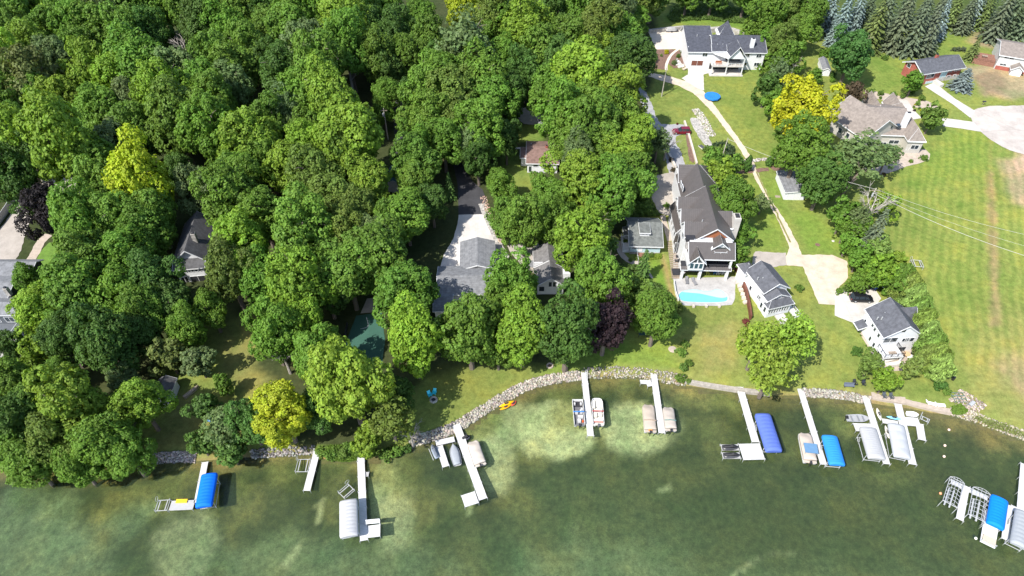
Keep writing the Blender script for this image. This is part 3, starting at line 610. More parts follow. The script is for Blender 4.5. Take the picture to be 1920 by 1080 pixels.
def tree(px, py, w, col, kind='big', hk=1.0, label=None, cat='tree', group=None, name=None):
    base = COLS[col]; f = tr.uniform(.88, 1.13); tint = tuple(min(1, c * f * tr.uniform(.95, 1.06)) for c in base)
    z = 3.0
    if kind in ('big', 'full', 'mid', 'airy', 'small'):
        k = {'big': 1.55 * tr.uniform(.9, 1.12), 'full': 1.4, 'mid': 1.25, 'airy': 1.3, 'small': .9}[kind] * hk; hb = {'big': .5, 'full': .25, 'mid': .45, 'airy': .6, 'small': .0}[kind]
        for _ in range(4):
            p = P(px, py, z); a = w / 2 / pxm(px, py, z) * (.96 if py < 420 and px < 850 else .9); g = th(p.x, p.y); hc = a * k + a * hb; z = g + hc
            if kind == 'small': hc = a * k * .72; z = g + hc
        p = P(px, py, z); H = hc + a * k
        r = thing(name or ('shrub' if kind == 'small' else 'broadleaf_tree'), label, cat, (p.x, p.y, g), 0, group)
        src = {'big': BIG, 'full': FULL, 'mid': MID, 'airy': AIRY, 'small': SMALL}[kind]
        child('crown', tr.choice(src), r, (0, 0, hc), (a * tr.uniform(.88, 1.12), a * tr.uniform(.88, 1.12), a * k / ({'big': 1.28, 'full': 1.28, 'mid': 1.12, 'airy': 1.28, 'small': .9}[kind])), tr.uniform(0, 6.28), tint).rotation_euler[0] = tr.uniform(-.12, .12)
        if kind != 'small': child('trunk', tr.choice(TRUNK), r, (0, 0, 0), (H * .9, H * .9, H), tr.uniform(0, 6.28))
        else: child('stem', TRUNK[0], r, (0, 0, 0), (H, H, H * .8))
    else:      # conifer / column: px,py = middle of the visible tree, w = width at the base
        asp = (3.1 if kind == 'conifer' else 2.3) * hk
        for _ in range(4):
            p = P(px, py, z); a = w / pxm(px, py, z); H = a * asp; g = th(p.x, p.y); z = g + H * .45
        p = P(px, py, z); r = thing(name or ('spruce_tree' if kind == 'conifer' else 'cedar_tree'), label, cat, (p.x, p.y, g), 0, group)
        if kind == 'conifer': s = (a / .46, a / .46, H); src = CONI
        else: s = (a, a, H); src = COLU
        child('crown', tr.choice(src), r, (0, 0, 0.0), s, tr.uniform(0, 6.28), tint); child('trunk', STRAIGHT, r, (0, 0, 0), (H * .7, H * .7, H * .9))
    TREES.append([px, py, r, col, kind, w]); return r
WOOD = """732 75 62 d;748 45 60 d;728 130 56 d;764 110 54 m;770 175 48 d;724 175 46 m;760 60 50 m;1610 410 62 g airy;1588 425 44 m airy;18 18 80 m;60 8 66 m;110 8 74 l;165 20 75 g;215 15 74 g;265 10 74 m;305 6 66 m;352 15 80 m;402 8 75 m;440 30 66 m;472 12 66 m;20 62 78 m;60 88 80 l;95 58 76 m;138 55 74 m;188 56 78 m;238 66 74 m;282 62 70 d;372 48 78 d;422 62 76 m;458 92 74 m;
14 118 84 l;60 148 100 O;106 122 74 g;172 128 88 l;152 90 74 m;262 125 96 m;220 152 84 l;332 142 84 g;396 116 84 m;440 132 84 m;310 182 98 l;382 166 84 m;432 162 76 g;15 190 88 m;26 246 84 m;70 182 84 m;112 190 76 l;112 270 128 l;190 212 92 m;246 205 70 g;252 246 82 m;222 276 76 g;330 230 100 m;402 190 90 m;392 242 100 m;458 268 100 l;
500 10 66 d;548 25 84 m;602 15 84 m;662 20 84 m;722 12 70 m;545 56 88 m;578 92 92 g;642 50 92 l;502 58 66 m;530 140 92 d;592 122 92 m;650 82 92 m;704 98 84 m;692 58 70 d;500 112 60 d;598 166 96 m;558 184 84 m;618 188 100 l;502 230 76 m;580 245 66 m;642 226 66 g;655 262 118 l;572 276 74 l;718 205 42 m;540 215 70 g;
872 15 64 Y;922 24 84 o;806 70 66 m;872 86 128 g airy;820 122 60 d;826 150 92 m;800 172 84 m;902 150 92 m;940 110 66 m;942 46 74 m;856 186 92 o;808 216 84 m;850 232 70 o;922 190 84 m;896 240 90 m;878 268 66 g;832 262 72 m;785 245 60 m;950 262 56 d;778 285 62 m;960 175 60 d;790 30 50 m;
988 50 100 l;1036 25 80 d;1092 15 80 m;1142 16 92 g;1190 -4 74 o;1180 38 74 m big .6;1226 -20 80 d full;1292 -22 66 m full;1012 92 84 m;1062 76 84 m;1112 62 84 o;1162 62 92 m big .7;982 132 66 d;1050 118 84 d;1132 96 66 l;1176 106 104 d big .62;1086 146 112 l;1030 168 84 m;1152 186 100 l;1100 212 92 m;1052 212 100 m;1160 216 84 m;1108 238 100 m;1192 258 80 l;1072 258 84 m;1130 272 84 m;1340 -24 70 d full;1402 -20 70 m full;
1084 298 74 g;1090 340 108 l;1012 344 46 m mid;1046 372 74 m;950 410 64 m;985 414 84 m;1150 366 108 m;1042 412 74 m;1100 436 118 l;1166 292 82 l;1184 322 84 m;1128 520 92 m;1125 478 60 d;1045 440 60 m mid;
20 332 90 d;92 390 94 k;182 312 84 m;190 355 84 m;264 336 118 G;288 398 78 m;146 416 100 m;222 412 96 m;276 432 92 m;160 480 100 m;236 482 96 m;140 540 112 m;228 545 100 m;290 532 92 d;52 522 58 m;76 584 84 l;40 285 70 d;
438 373 100 m;448 330 76 m;454 458 106 l;430 512 92 o;500 300 76 m;536 312 84 l;590 330 92 o;652 302 92 m;686 342 84 l;634 376 84 o;572 430 120 m;492 400 90 m;668 396 76 o;655 440 84 o;652 508 112 m;716 482 114 m big .85;760 398 96 m big .7;774 340 76 m big .8;780 298 84 m;896 298 56 d;936 342 58 m;945 372 40 m mid;758 550 104 m;557 538 120 l;490 520 80 m;612 540 84 d;508 620 100 m;566 600 80 l;592 660 92 m;700 445 70 g;738 418 72 m;
655 710 142 l;590 765 70 d;530 770 106 Y;732 784 98 o airy;690 822 60 l mid;776 632 112 l;880 618 118 m;980 614 116 l;1066 615 122 d;1137 608 92 p full 1.25;934 574 76 m;957 524 84 m;1232 590 88 m;1185 535 64 s mid;1210 560 60 s mid;1095 560 60 m mid;1160 560 50 m mid;
140 575 90 m;272 580 92 m;117 634 84 d;200 640 108 d;262 622 84 d;314 666 66 O mid;369 674 66 g mid;134 755 128 l;263 755 96 l;70 640 70 l mid;50 690 60 l mid;30 785 90 d;100 820 104 o;192 830 104 m;60 870 90 m;240 850 80 m;145 870 80 m;383 762 62 d mid;420 795 84 g airy;376 830 54 d mid;432 845 60 d mid;470 790 80 d;418 720 42 m mid;15 720 80 m;18 650 56 d;60 760 80 m;15 840 80 m;345 610 70 m;320 570 80 d;392 575 66 m;
1598 98 88 e full;1508 205 112 y full;1500 272 92 m;1602 172 46 b mid;1715 150 42 m mid;1750 218 46 s mid;1545 335 92 d full;1582 400 60 m mid;1610 425 50 m mid;1662 385 50 l mid;1440 30 62 m;1472 14 62 o;1442 72 52 m mid;1466 74 54 o;1484 104 54 m mid;1440 160 56 d mid;1455 190 50 m mid;1500 55 56 m;1412 55 44 m mid;1530 140 30 m mid;1520 20 60 m;1462 140 60 g airy;1447 122 38 m mid;
1645 470 56 w mid;1655 505 62 l mid;1690 520 60 m mid;1640 515 50 m mid;1612 480 50 m mid;1590 455 42 m mid;1610 525 40 m mid;1680 490 50 l mid;
1422 640 92 L airy;1490 630 100 L airy;1448 690 104 L airy;1632 682 52 w mid;1662 712 50 l mid;1713 688 42 w mid;1380 374 76 m;1348 328 62 l mid;1368 345 50 l mid;1388 432 52 m mid;1384 478 46 m mid;1430 380 34 g mid;1335 300 44 m mid;1370 310 40 m mid"""
GROUPW = 'broadleaf trees of the wood and gardens'
for it in WOOD.replace('\n', '').split(';'):
    q = it.split(); 
    if len(q) < 4: continue
    tree(float(q[0]), float(q[1]), float(q[2]) * 1.08, q[3], q[4] if len(q) > 4 else 'big', float(q[5]) if len(q) > 5 else 1.0, group=GROUPW)
# trees that close the canopy between the ones picked out above
HOLE = [[(935, 300), (1005, 300), (1005, 372), (935, 372)], [(1150, 330), (1300, 330), (1300, 410), (1160, 420)], [(1280, 40), (1450, 40), (1450, 130), (1280, 130)], [(733, 110), (772, 110), (775, 300), (765, 350), (725, 350), (735, 220)], [(835, 290), (880, 290), (915, 360), (960, 500), (930, 580), (815, 580), (820, 500), (850, 420)], [(960, 190), (1040, 190), (1050, 325), (930, 330), (950, 240)],
        [(315, 400), (392, 400), (392, 545), (315, 545)], [(-20, 300), (150, 300), (150, 370), (110, 510), (60, 680), (-20, 700)], [(640, 545), (725, 545), (725, 695), (630, 690)], [(940, 430), (1075, 430), (1075, 560), (990, 560)],
        [(440, 590), (520, 640), (520, 760), (470, 870), (270, 870), (280, 690), (400, 600)], [(800, 690), (1300, 650), (1300, 730), (1000, 740), (780, 860), (560, 860), (620, 820), (780, 800)], [(1120, 310), (1170, 310), (1170, 345), (1120, 345)], [(1150, 440), (1260, 340), (1260, 600), (1190, 640)], [(1205, 45), (1300, 40), (1300, 340), (1235, 330), (1195, 200)]]
HOLE = [np.array(h, float) for h in HOLE]; FP = np.array(FOREST, float)
fr_ = random.Random(5)
for _ in range(1500):
    x, y = fr_.uniform(-20, 1220), fr_.uniform(-12, 860); w = fr_.uniform(58, 86)
    A_, B_ = np.array([x]), np.array([y])
    if sdpoly(A_, B_, FP)[0] > -15 or any(sdpoly(A_, B_, h)[0] < w * .42 for h in HOLE): continue
    if any(math.hypot(x - t[0], (y - t[1]) * .9) < .31 * (w + t[5]) for t in TREES): continue
    tree(x, y + 6, w, fr_.choice('mmmdgol'), group=GROUPW)
# spruces at the top right
for q in """1556 20 40 B;1582 35 44 B;1608 25 40 B;1565 62 34 B 1.1;1535 50 26 D;1640 50 50 O;1628 20 40 D;1660 30 46 D;1690 45 54 D;1720 55 52 D;1748 55 44 D;1764 40 34 B;1735 20 44 D;1700 12 44 D;1790 20 44 O;1815 28 44 D;1832 14 36 B;1850 20 40 O;1880 28 44 D;1905 20 44 D;1770 10 40 D;1858 5 40 D;1925 35 44 D;1950 20 44 D;1828 92 30 O""".replace('\n', '').split(';'):
    q = q.split(); tree(float(q[0]), float(q[1]), float(q[2]) * tr.uniform(.9, 1.2), q[3], 'conifer', tr.uniform(.54, .72), group='spruces behind the houses')
tree(1808, 149, 46, 'B', 'conifer', .3, label='low round blue-green spruce in front of the red brick house', group=None)
tree(1640, 442, 50, 'D', 'conifer', .8, label='dark pine at the head of the hedgerow below the dead trunks', group=None)
tree(1207, 500, 36, 'd', 'conifer', .75, label='small dark spruce beside the path below the grey-green cottage roof', group=None)
tree(842, 350, 26, 'd', 'conifer', .8, label='small drooping conifer at the left edge of the black asphalt drive', group=None)
tree(1403, 308, 13, 'd', 'column', 1.2, label='slim dark cypress beside the gravel driveway at the boulder bed', group=None)
tree(1443, 303, 12, 'd', 'column', .8, label='small upright cypress on the mulch bed right of the gravel driveway', group=None)
for i, (x, y, w) in enumerate([(1700, 545, 46), (1712, 565, 46), (1722, 588, 46), (1730, 610, 44), (1738, 632, 44), (1746, 652, 44), (1755, 672, 42), (1764, 690, 40), (1690, 528, 44), (1738, 668, 36)]):
    tree(x, y, w, 'ows'[i % 3], 'column', .75, group='cedars in the row beside the white lake house')
# bare and leaning trees
def bare(px, py, H, me, label, rz=0, name='dead_tree'):
    g = G(px, py); r = thing(name, label, 'dead tree', (g.x, g.y, g.z)); child('trunk', me, r, (0, 0, 0), (H, H, H), rz); return r
bare(664, 182, 17, BARE[0], 'grey bare-topped dead tree standing left of the dark road through the wood', .5)
bare(365, 140, 16, BARE[1], 'leafless grey tree right of the bright lime crown in the upper wood', 1)
bare(35, 85, 14, BARE[2], 'leafless pale tree in the upper left corner of the wood', 2)
bare(545, 700, 11, BARE[1], 'low tangle of bare grey branches left of the big lakeside maple', 2)
bare(775, 838, 8, BARE[2], 'bleached bare shrub leaning over the stone bank beside the Z-shaped dock', 4, 'dead_shrub')
bare(1594, 437, 12, LEANB, 'tall pale dead trunk leaning right beside the utility pole', .1)
bare(1603, 438, 9, LEANB, 'shorter pale dead trunk next to the leaning pole-side trunk', .5)
bare(1480, 150, 9, BARE[0], 'bare grey twiggy tree in the thicket right of the white hillside house', 3)
bare(1245, 300, 10, BARE[2], 'pale thinly leaved tree standing over the grey gravel drive', 1)
tree(1612, 290, 128, 'g', 'airy', .7, label='big grey-green willow with thick leaning trunk below the taupe-roofed house', group=None); 
g = G(1568, 380); r = TREES[-1][2]; lt = child('trunk', LEANT, r, tuple(Vector((g.x, g.y, g.z)) - r.location), (15, 15, 17), .15)
tree(1665, 290, 70, 'g', 'airy', .7, label='grey-green willow branch mass in front of the taupe house terrace', group=None)
tree(1235, 262, 60, 'g', 'airy', 1, label='thin pale-leaved tree above the parked red vehicle on the grey drive', group=None)
# shrubs
SHR = """1711 171 15 s;1657 182 0 s;1634 171 14 s;1652 174 14 s;1676 177 14 s;1693 179 14 s;1729 184 15 s;1630 179 10 s;1651 183 8 s;1721 194 13 s;1661 190 10 d;1724 203 7 d;1740 197 6 s;1714 200 6 s;1726 206 6 y;1716 196 5 y;1658 196 5 y;1653 200 6 p;1715 207 6 p;1607 658 26 d;1742 690 36 m;1765 722 30 d;1733 296 16 s;1632 324 9 b;1657 327 11 b;1645 326 7 s;1708 302 10 s;1562 150 14 m;1562 140 18 d;1742 95 22 d;1660 108 15 s;1447 310 6 s;1453 311 7 s;1470 311 6 s;1456 306 14 d;1250 97 12 y;1240 104 7 s;1415 127 8 y;1420 128 7 y;1428 135 6 y;1385 300 26 d;1345 287 36 s;1325 280 20 s;1290 715 14 s;1275 710 24 s;1278 660 22 s;1285 645 20 s;1290 680 20 s;1282 690 20 s;1340 330 18 s;1365 325 22 s;1188 640 0 s;1165 590 40 s;1190 600 40 s;1180 570 36 s;1200 545 36 s;1205 530 30 m;1222 575 30 s;1158 640 0 s;1190 465 0 s;1165 350 30 s;1185 362 40 s;1205 372 44 s;1212 392 36 s;1195 388 36 s;1180 380 30 s;1592 540 26 s;1605 533 26 s;1575 545 18 s;1625 532 30 m;1655 530 30 m;1664 545 28 m;1500 540 20 s;991 318 10 d;620 852 30 s;642 850 30 s;600 846 24 s;722 852 30 s;745 845 30 s;655 838 26 s;630 845 26 s;765 840 22 d;1396 672 0 s;1399 603 16 r;1402 612 12 r;1270 232 6 r;1396 590 0 r;45 640 20 d;70 655 30 l;60 675 34 l;90 640 30 m;95 665 34 l;1700 545 30 m;1718 520 0 m;1777 735 20 s;1790 770 14 s;1265 118 14 g;1272 105 10 d;1279 98 10 d;1260 600 26 m;1273 575 26 o;1612 623 6 s;1604 611 7 s;1607 617 6 s;1614 629 5 s;1624 648 5 s;1630 655 5 s;1840 92 0 o;1555 95 20 m;1565 98 24 m;1545 100 20 m;1905 38 14 g;1780 88 0 D;1790 92 12 D;1798 92 12 D;1806 92 12 D;1130 655 0 s;1172 452 12 s;1182 487 10 s;1220 480 16 s;1198 485 14 s;1250 385 14 s;1260 300 12 b;1262 318 12 b;1275 520 0 d"""
for q in SHR.replace('\n', '').split(';'):
    q = q.split()
    if float(q[2]) > 0: tree(float(q[0]), float(q[1]), float(q[2]), q[3], 'small', cat='shrub', group='garden and hedgerow shrubs')
# ------------------------------------------------------------------ buildings
class Fr:
    def __init__(s, O, ang, z0): s.O = Vector((O[0], O[1])); s.ang = ang; s.z0 = z0; s.u = Vector((math.cos(ang), math.sin(ang))); s.v = Vector((-s.u.y, s.u.x))
    def loc(s, px, py, h):
        p = P(px, py, s.z0 + h).xy - s.O; return (p.dot(s.u), p.dot(s.v))
    def _plane(s, px, py, nrm, d):
        r = ray(px, py); O3 = Vector((0, 0, CAM_H)); den = r.xy.dot(nrm); t = (d - (O3.xy - s.O).dot(nrm)) / den
        w = O3 + r * t; q = w.xy - s.O; return q.dot(s.u), q.dot(s.v), w.z - s.z0
    def front(s, px, py, b): a, _, z = s._plane(px, py, s.v, b); return a, z
    def side(s, px, py, a): _, b, z = s._plane(px, py, s.u, a); return b, z
def frame(A, B, C, h, hC=None, base=None):
    z0 = th(*P(A[0], A[1] + 4, 3 + h)[:2]) if base is None else base
    a, b, c_ = P(*A, z0 + h), P(*B, z0 + h), P(*C, z0 + (h if hC is None else hC))
    a1 = math.atan2(b.y - a.y, b.x - a.x); a2 = math.atan2(c_.y - a.y, c_.x - a.x) - math.pi / 2
    w1, w2 = (b - a).length, (c_ - a).length; ang = (a1 * w1 + a2 * w2) / (w1 + w2)
    f = Fr(a.xy, ang, z0); f.L = (b - a).xy.dot(f.u); f.D = (c_ - a).xy.dot(f.v); return f
def house(name, label, cat, fr, group=None): return thing(name, label, cat, (fr.O.x, fr.O.y, fr.z0), fr.ang, group)
def slab_parts(root, polys, roofmat, trim=True, t=.12, nmr='roof', tm=None):
    mb = MB(); m2 = MB()
    for q in polys:
        mb.prism([(p[0], p[1], p[2] + .17) for p in q], t)
        if trim:
            c0 = Vector((0, 0, 0))
            for p in q: c0 += Vector(p) / len(q)
            e = []
            for p in q:
                d = Vector(p) - c0; d.z = 0; l = d.length or 1; e.append(Vector(p) + d / l * .09 + Vector((0, 0, .14)))
            m2.prism(e, .26)
    r = mb.build(nmr, roofmat, root)
    if trim: m2.build('fascia', tm or M['white'], root)
    return r
def gable(root, a0, a1, b0, b1, ze, zr, axis, wm, rm, oh=.45, zb=-2.0, trim=True, wall=True, off=.5, rname='roof'):
    """gabled block; ridge along local x ('a') or y ('b'); off = ridge position across the span"""
    if axis == 'a':
        bm_ = b0 + (b1 - b0) * off; s0 = (zr - ze) / (bm_ - b0); s1 = (zr - ze) / (b1 - bm_)
        if wall: MB().extr([(b0, zb), (b1, zb), (b1, ze), (bm_, zr), (b0, ze)], 0, a0, a1).build('wall', wm, root)
        polys = [[(a0 - oh, b0 - oh, ze - s0 * oh), (a1 + oh, b0 - oh, ze - s0 * oh), (a1 + oh, bm_, zr), (a0 - oh, bm_, zr)],
                 [(a0 - oh, bm_, zr), (a1 + oh, bm_, zr), (a1 + oh, b1 + oh, ze - s1 * oh), (a0 - oh, b1 + oh, ze - s1 * oh)]]
    else:
        am = a0 + (a1 - a0) * off; s0 = (zr - ze) / (am - a0); s1 = (zr - ze) / (a1 - am)
        if wall: MB().extr([(a0, zb), (a1, zb), (a1, ze), (am, zr), (a0, ze)], 1, b0, b1).build('wall', wm, root)
        polys = [[(a0 - oh, b0 - oh, ze - s0 * oh), (am, b0 - oh, zr), (am, b1 + oh, zr), (a0 - oh, b1 + oh, ze - s0 * oh)],
                 [(am, b0 - oh, zr), (a1 + oh, b0 - oh, ze - s1 * oh), (a1 + oh, b1 + oh, ze - s1 * oh), (am, b1 + oh, zr)]]
    return slab_parts(root, polys, rm, trim, nmr=rname)
def hip(root, a0, a1, b0, b1, ze, zr, wm, rm, oh=.4, zb=-2.0, wall=True, trim=True, ins=None, ends=(1, 1)):
    """hipped block, ridge along the longer side; ends = which ends are hipped"""
    if wall: MB().box(a0, a1, b0, b1, zb, ze).build('wall', wm, root)
    A0, A1, B0, B1 = a0 - oh, a1 + oh, b0 - oh, b1 + oh
    if (A1 - A0) >= (B1 - B0):
        m = (B0 + B1) / 2; i = ins if ins is not None else (B1 - B0) / 2; r0, r1 = A0 + i * ends[0], A1 - i * ends[1]
        polys = [[(A0, B0, ze), (A1, B0, ze), (r1, m, zr), (r0, m, zr)], [(A1, B1, ze), (A0, B1, ze), (r0, m, zr), (r1, m, zr)]]
        if ends[0]: polys.append([(A0, B1, ze), (A0, B0, ze), (r0, m, zr)])
        if ends[1]: polys.append([(A1, B0, ze), (A1, B1, ze), (r1, m, zr)])
    else:
        m = (A0 + A1) / 2; i = ins if ins is not None else (A1 - A0) / 2; r0, r1 = B0 + i * ends[0], B1 - i * ends[1]
        polys = [[(A0, B1, ze), (A0, B0, ze), (m, r0, zr), (m, r1, zr)], [(A1, B0, ze), (A1, B1, ze), (m, r1, zr), (m, r0, zr)]]
        if ends[0]: polys.append([(A0, B0, ze), (A1, B0, ze), (m, r0, zr)])
        if ends[1]: polys.append([(A1, B1, ze), (A0, B1, ze), (m, r1, zr)])
    polys = [[p for k, p in enumerate(q) if p != q[k - 1]] for q in polys]
    return slab_parts(root, polys, rm, trim)
def shed_roof(root, q, rm, trim=True, nmr='roof'): return slab_parts(root, [q], rm, trim, nmr=nmr)
def wbox(root, face, at, s0, s1, z0, z1, fm=None, gm=None, name='window'):
    """window or door panel on a wall plane; face 'f' front (b=at), 'l' left (a=at), 'r' right (a=at)"""
    s0, s1 = min(s0, s1), max(s0, s1); z0, z1 = min(z0, z1), max(z0, z1); fm = fm or M['white']; gm = gm or M['glass']; w = .09
    def bx(x0, x1, d0, d1, y0, y1, mb):
        if face == 'f': mb.box(x0, x1, at - d1, at - d0, y0, y1)
        elif face == 'l': mb.box(at - d1, at - d0, x0, x1, y0, y1)
        else: mb.box(at + d0, at + d1, x0, x1, y0, y1)
    f = MB(); bx(s0, s0 + w, -.05, .07, z0, z1, f); bx(s1 - w, s1, -.05, .07, z0, z1, f); bx(s0 + w, s1 - w, -.05, .07, z1 - w, z1, f); bx(s0 + w, s1 - w, -.05, .07, z0, z0 + w, f)
    if s1 - s0 > 1.5: m_ = (s0 + s1) / 2; bx(m_ - .04, m_ + .04, -.05, .062, z0 + w, z1 - w, f)
    o = f.build(name, fm, root); p = MB(); bx(s0 + w, s1 - w, -.05, .03, z0 + w, z1 - w, p); p.build('pane' if name == 'window' else 'panel', gm, o); return o
def wins_f(root, fr, b, rects, **k):
    for x0, y0, x1, y1 in rects:
        a0, z1 = fr.front(x0, y0, b); a1, z0 = fr.front(x1, y1, b); wbox(root, 'f', b, a0, a1, z0, z1, **k)
def wins_l(root, fr, a, pts, w=.9, h=1.3, face='l', **k):
    for x, y in pts:
        b, z = fr.side(x, y, a); wbox(root, face, a, b - w / 2, b + w / 2, z - h / 2, z + h / 2, **k)
def boxpart(root, name, mat, *b):
    mb = MB()
    for q in b: mb.box(*q)
    return mb.build(name, mat, root)
def chimney(root, a, b, z0, z1, w=.9, d=.7, m=None, cap=True):
    c_ = boxpart(root, 'chimney', m or M['white'], (a - w / 2, a + w / 2, b - d / 2, b + d / 2, z0, z1))
    if cap: boxpart(c_, 'flue', M['dark'], (a - w * .3, a + w * .3, b - d * .3, b + d * .3, z1 + .003, z1 + .25))
    return c_
def vent(root, a, b, z):
    mb = MB(); mb.tube([(a, b, z - .3), (a, b, z + .45)], .12, 7); return mb.build('roof_vent', M['steel'], root)
def railing(root, pts, z, h=1.0, mat=None, name='railing', step=1.2, bars=True):
    mb = MB(); mat = mat or M['white']
    for p, q in zip(pts[:-1], pts[1:]):
        p, q = Vector((*p, z)), Vector((*q, z)); mb.tube([p + Vector((0, 0, h)), q + Vector((0, 0, h))], .05, 4); mb.tube([p + Vector((0, 0, .12)), q + Vector((0, 0, .12))], .035, 4)
        n = max(1, int((q - p).length / step))
        for i in range(n + 1): c_ = p.lerp(q, i / n); mb.tube([c_, c_ + Vector((0, 0, h + .05))], .055, 4)
        if bars:
            n = max(1, int((q - p).length / .22))
            for i in range(n + 1): c_ = p.lerp(q, i / n); mb.tube([c_ + Vector((0, 0, .12)), c_ + Vector((0, 0, h))], .012, 3, False)
    return mb.build(name, mat, root)
def posts(root, pts, z0, z1, w=.14, mat=None, name='post'):
    for x, y in pts: boxpart(root, name, mat or M['white'], (x - w, x + w, y - w, y + w, z0, z1))

# 1 white hillside house with charcoal roof
f = frame((1292, 96.5), (1440, 100), (1279.5, 50), 6.0, 8.6); r = house('hillside_house', 'white two-storey house with charcoal roof, columned balcony and pyramid turret on the hillside', 'house', f)
L = f.L; ax, _ = f.loc(1336, 90, 6.0); aR, _ = f.loc(1330, 60, 8.4)
D1 = f.loc(1279, 50, 8.6)[1]
gable(r, 0, ax, 0, D1 * 1.25, 6.0, 8.9, 'a', M['siding'], M['darkgrey_shingle'], zb=-1.5, off=.8)
gable(r, ax + .003, L - .6, .05, f.loc(1400, 69, 8.3)[1] * 2, 6.0, 8.6, 'a', M['siding'], M['darkgrey_shingle'], zb=-1.5)
ta, tb = f.loc(1363, 62, 8.0)
hip(r, ta - 2.4, ta + 2.4, tb - .5, tb + 4.3, 7.0, 11.2, M['siding'], M['darkgrey_shingle'], zb=-1)
p0 = f.loc(1366, 108, 5.6)[0]; p1 = f.loc(1397, 108, 5.6)[0]; d0 = f.loc(1335, 124, 3)[0]
hip(r, p0, p1, -4.0, 3.6, 5.6, 9.6, M['siding'], M['darkgrey_shingle'], wall=False, ends=(0, 1), ins=3.2)
MB().extr([(p0 + .2, 5.5), (p1 - .2, 5.5), ((p0 + p1) / 2, 8.6)], 1, -3.9, -3.6).build('gable_panel', M['siding'], r)
shed_roof(r, [(d0, -.2, 6.1), (p0, -.2, 6.1), (p0, 2.2, 7.3), (d0, 2.2, 7.3)], M['darkgrey_shingle'])
boxpart(r, 'balcony', M['whiteconcrete'], (d0, p1, -4.0, -.02, 2.75, 3.0)); boxpart(r, 'porch_floor', M['whiteconcrete'], (d0 - .3, p1 + .3, -4.5, -.02, -.4, .12))
posts(r, [(d0 + .2, -3.8), (p0, -3.8), (p1 - .2, -3.8)], .12, 2.75); posts(r, [(p0, -3.8), (p1 - .2, -3.8)], 3.0, 5.6)
railing(r, [(d0 + .2, -.2), (d0 + .2, -3.8), (p0, -3.8), (p1 - .2, -3.8), (p1 - .2, -.2)], 3.0, 1.0)
boxpart(r, 'porch_shade', M['dark'], (d0 + .2, p1 - .2, -.06, .1, .15, 2.7), (p0 + .2, p1 - .3, -.06, .1, 3.1, 5.4))  # dark panels painted in for the shade inside porch and balcony
MB().prism([(d0 + .3, -.3, 5.6), (p0 - .1, -2.6, 5.0), (p0 - .2, -.2, 5.8)], .04).build('shade_sail', M['white'], r)
boxpart(r, 'patio_sofa', M['cedar'], (d0 + 1.5, d0 + 3.4, -2.6, -1.8, 3.0, 3.45), (d0 + 1.5, d0 + 3.4, -1.8, -1.6, 3.0, 3.8))
wins_f(r, f, 0, [(1318, 98.5, 1326, 106), (1396, 100, 1405, 107), (1419, 101, 1427, 108), (1414.5, 117, 1422.5, 124), (1393, 117, 1399.5, 123)])
wins_f(r, f, 0, [(1297, 113, 1317, 123.5)], name='garage_door', gm=M['redwood'])
wins_l(r, f, 0, [(1288, 80), (1286, 70), (1290, 90)], .9, 1.2); a, b = f.loc(1410, 84, 7.6); chimney(r, a, b, 6, 9.6, 1.2, 1.0); a, b = f.loc(1307, 67, 8.0); vent(r, a, b, 8.0)
for x, y in ((1345, 84), (1355, 84)): a, b = f.loc(x, y, 7.3); vent(r, a, b, 7.2)

# 2 taupe-roofed house
f = frame((1567.8, 223.5), (1593.7, 262.4), (1593.7, 179), 4.4, 8.6, base=th(*P(1600, 265, 5)[:2])); r = house('taupe_roof_house', 'big taupe-shingled house of several angled wings between the yellow tree and the cul-de-sac', 'house', f)
# long left wing: its front edge looks towards lower left
W_ = f.D * 2
gable(r, -3, f.L + 1.0, 0, W_ * .98, 4.4, 8.7, 'a', M['tansiding'], M['tan_shingle'])
g2 = Fr(P(1650, 250, f.z0 + 4.2).xy, math.radians(-4), f.z0)
l = lambda x, y, h: g2.loc(x, y, h)
aL = l(1632, 240, 4)[0]; aR = l(1702, 245, 4)[0]; b0 = l(1680, 251, 4.2)[1]; b1 = l(1680, 205, 4.2)[1]
r2 = bpy.data.objects.new('main_wing', None); COL.objects.link(r2); r2.parent = r
def into(r2, fr2, fr, r):
    d = fr2.O - fr.O; r2.location = (d.dot(fr.u), d.dot(fr.v), 0); r2.rotation_euler = (0, 0, fr2.ang - fr.ang)
into(r2, g2, f, r)
gable(r2, aL, aR, b0, b1 + 3, 4.0, 7.4, 'a', M['tansiding'], M['tan_shingle'])
gable(r2, l(1634, 200, 5)[0], l(1652, 200, 5)[0], b1 - 2, b1 + 5.5, 4.0, 6.6, 'b', M['tansiding'], M['tan_shingle'])
gable(r2, l(1678, 210, 5)[0], l(1700, 210, 5)[0], b1 - 3, b1 + 5, 4.0, 6.6, 'b', M['tansiding'], M['tan_shingle'])
ra0 = l(1703, 268, 3.4)[0]; ra1 = l(1731, 268, 3.4)[0]; rb = l(1716, 268, 3.4)[1]
hip(r2, ra0, ra1, rb, b1 + 1, 3.9, 6.9, M['tansiding'], M['tan_shingle'], zb=-4)
for (x0, y0, x1, y1) in [(1709.5, 271.5, 1720.5, 280), (1702, 288, 1712, 296)]:
    a_0, z_1 = g2.front(x0, y0, rb); a_1, z_0 = g2.front(x1, y1, rb); wbox(r2, 'f', rb, a_0, a_1, z_0, z_1)
for (x0, y0, x1, y1) in [(1668, 262, 1684, 270), (1650, 266, 1660, 274)]:
    a_0, z_1 = g2.front(x0, y0, b0); a_1, z_0 = g2.front(x1, y1, b0); wbox(r2, 'f', b0, a_0, a_1, z_0, z_1)
a, b = l(1698, 226, 7); chimney(r2, a, b, 4, 9.4, 1.4, 1.0, M['white'])
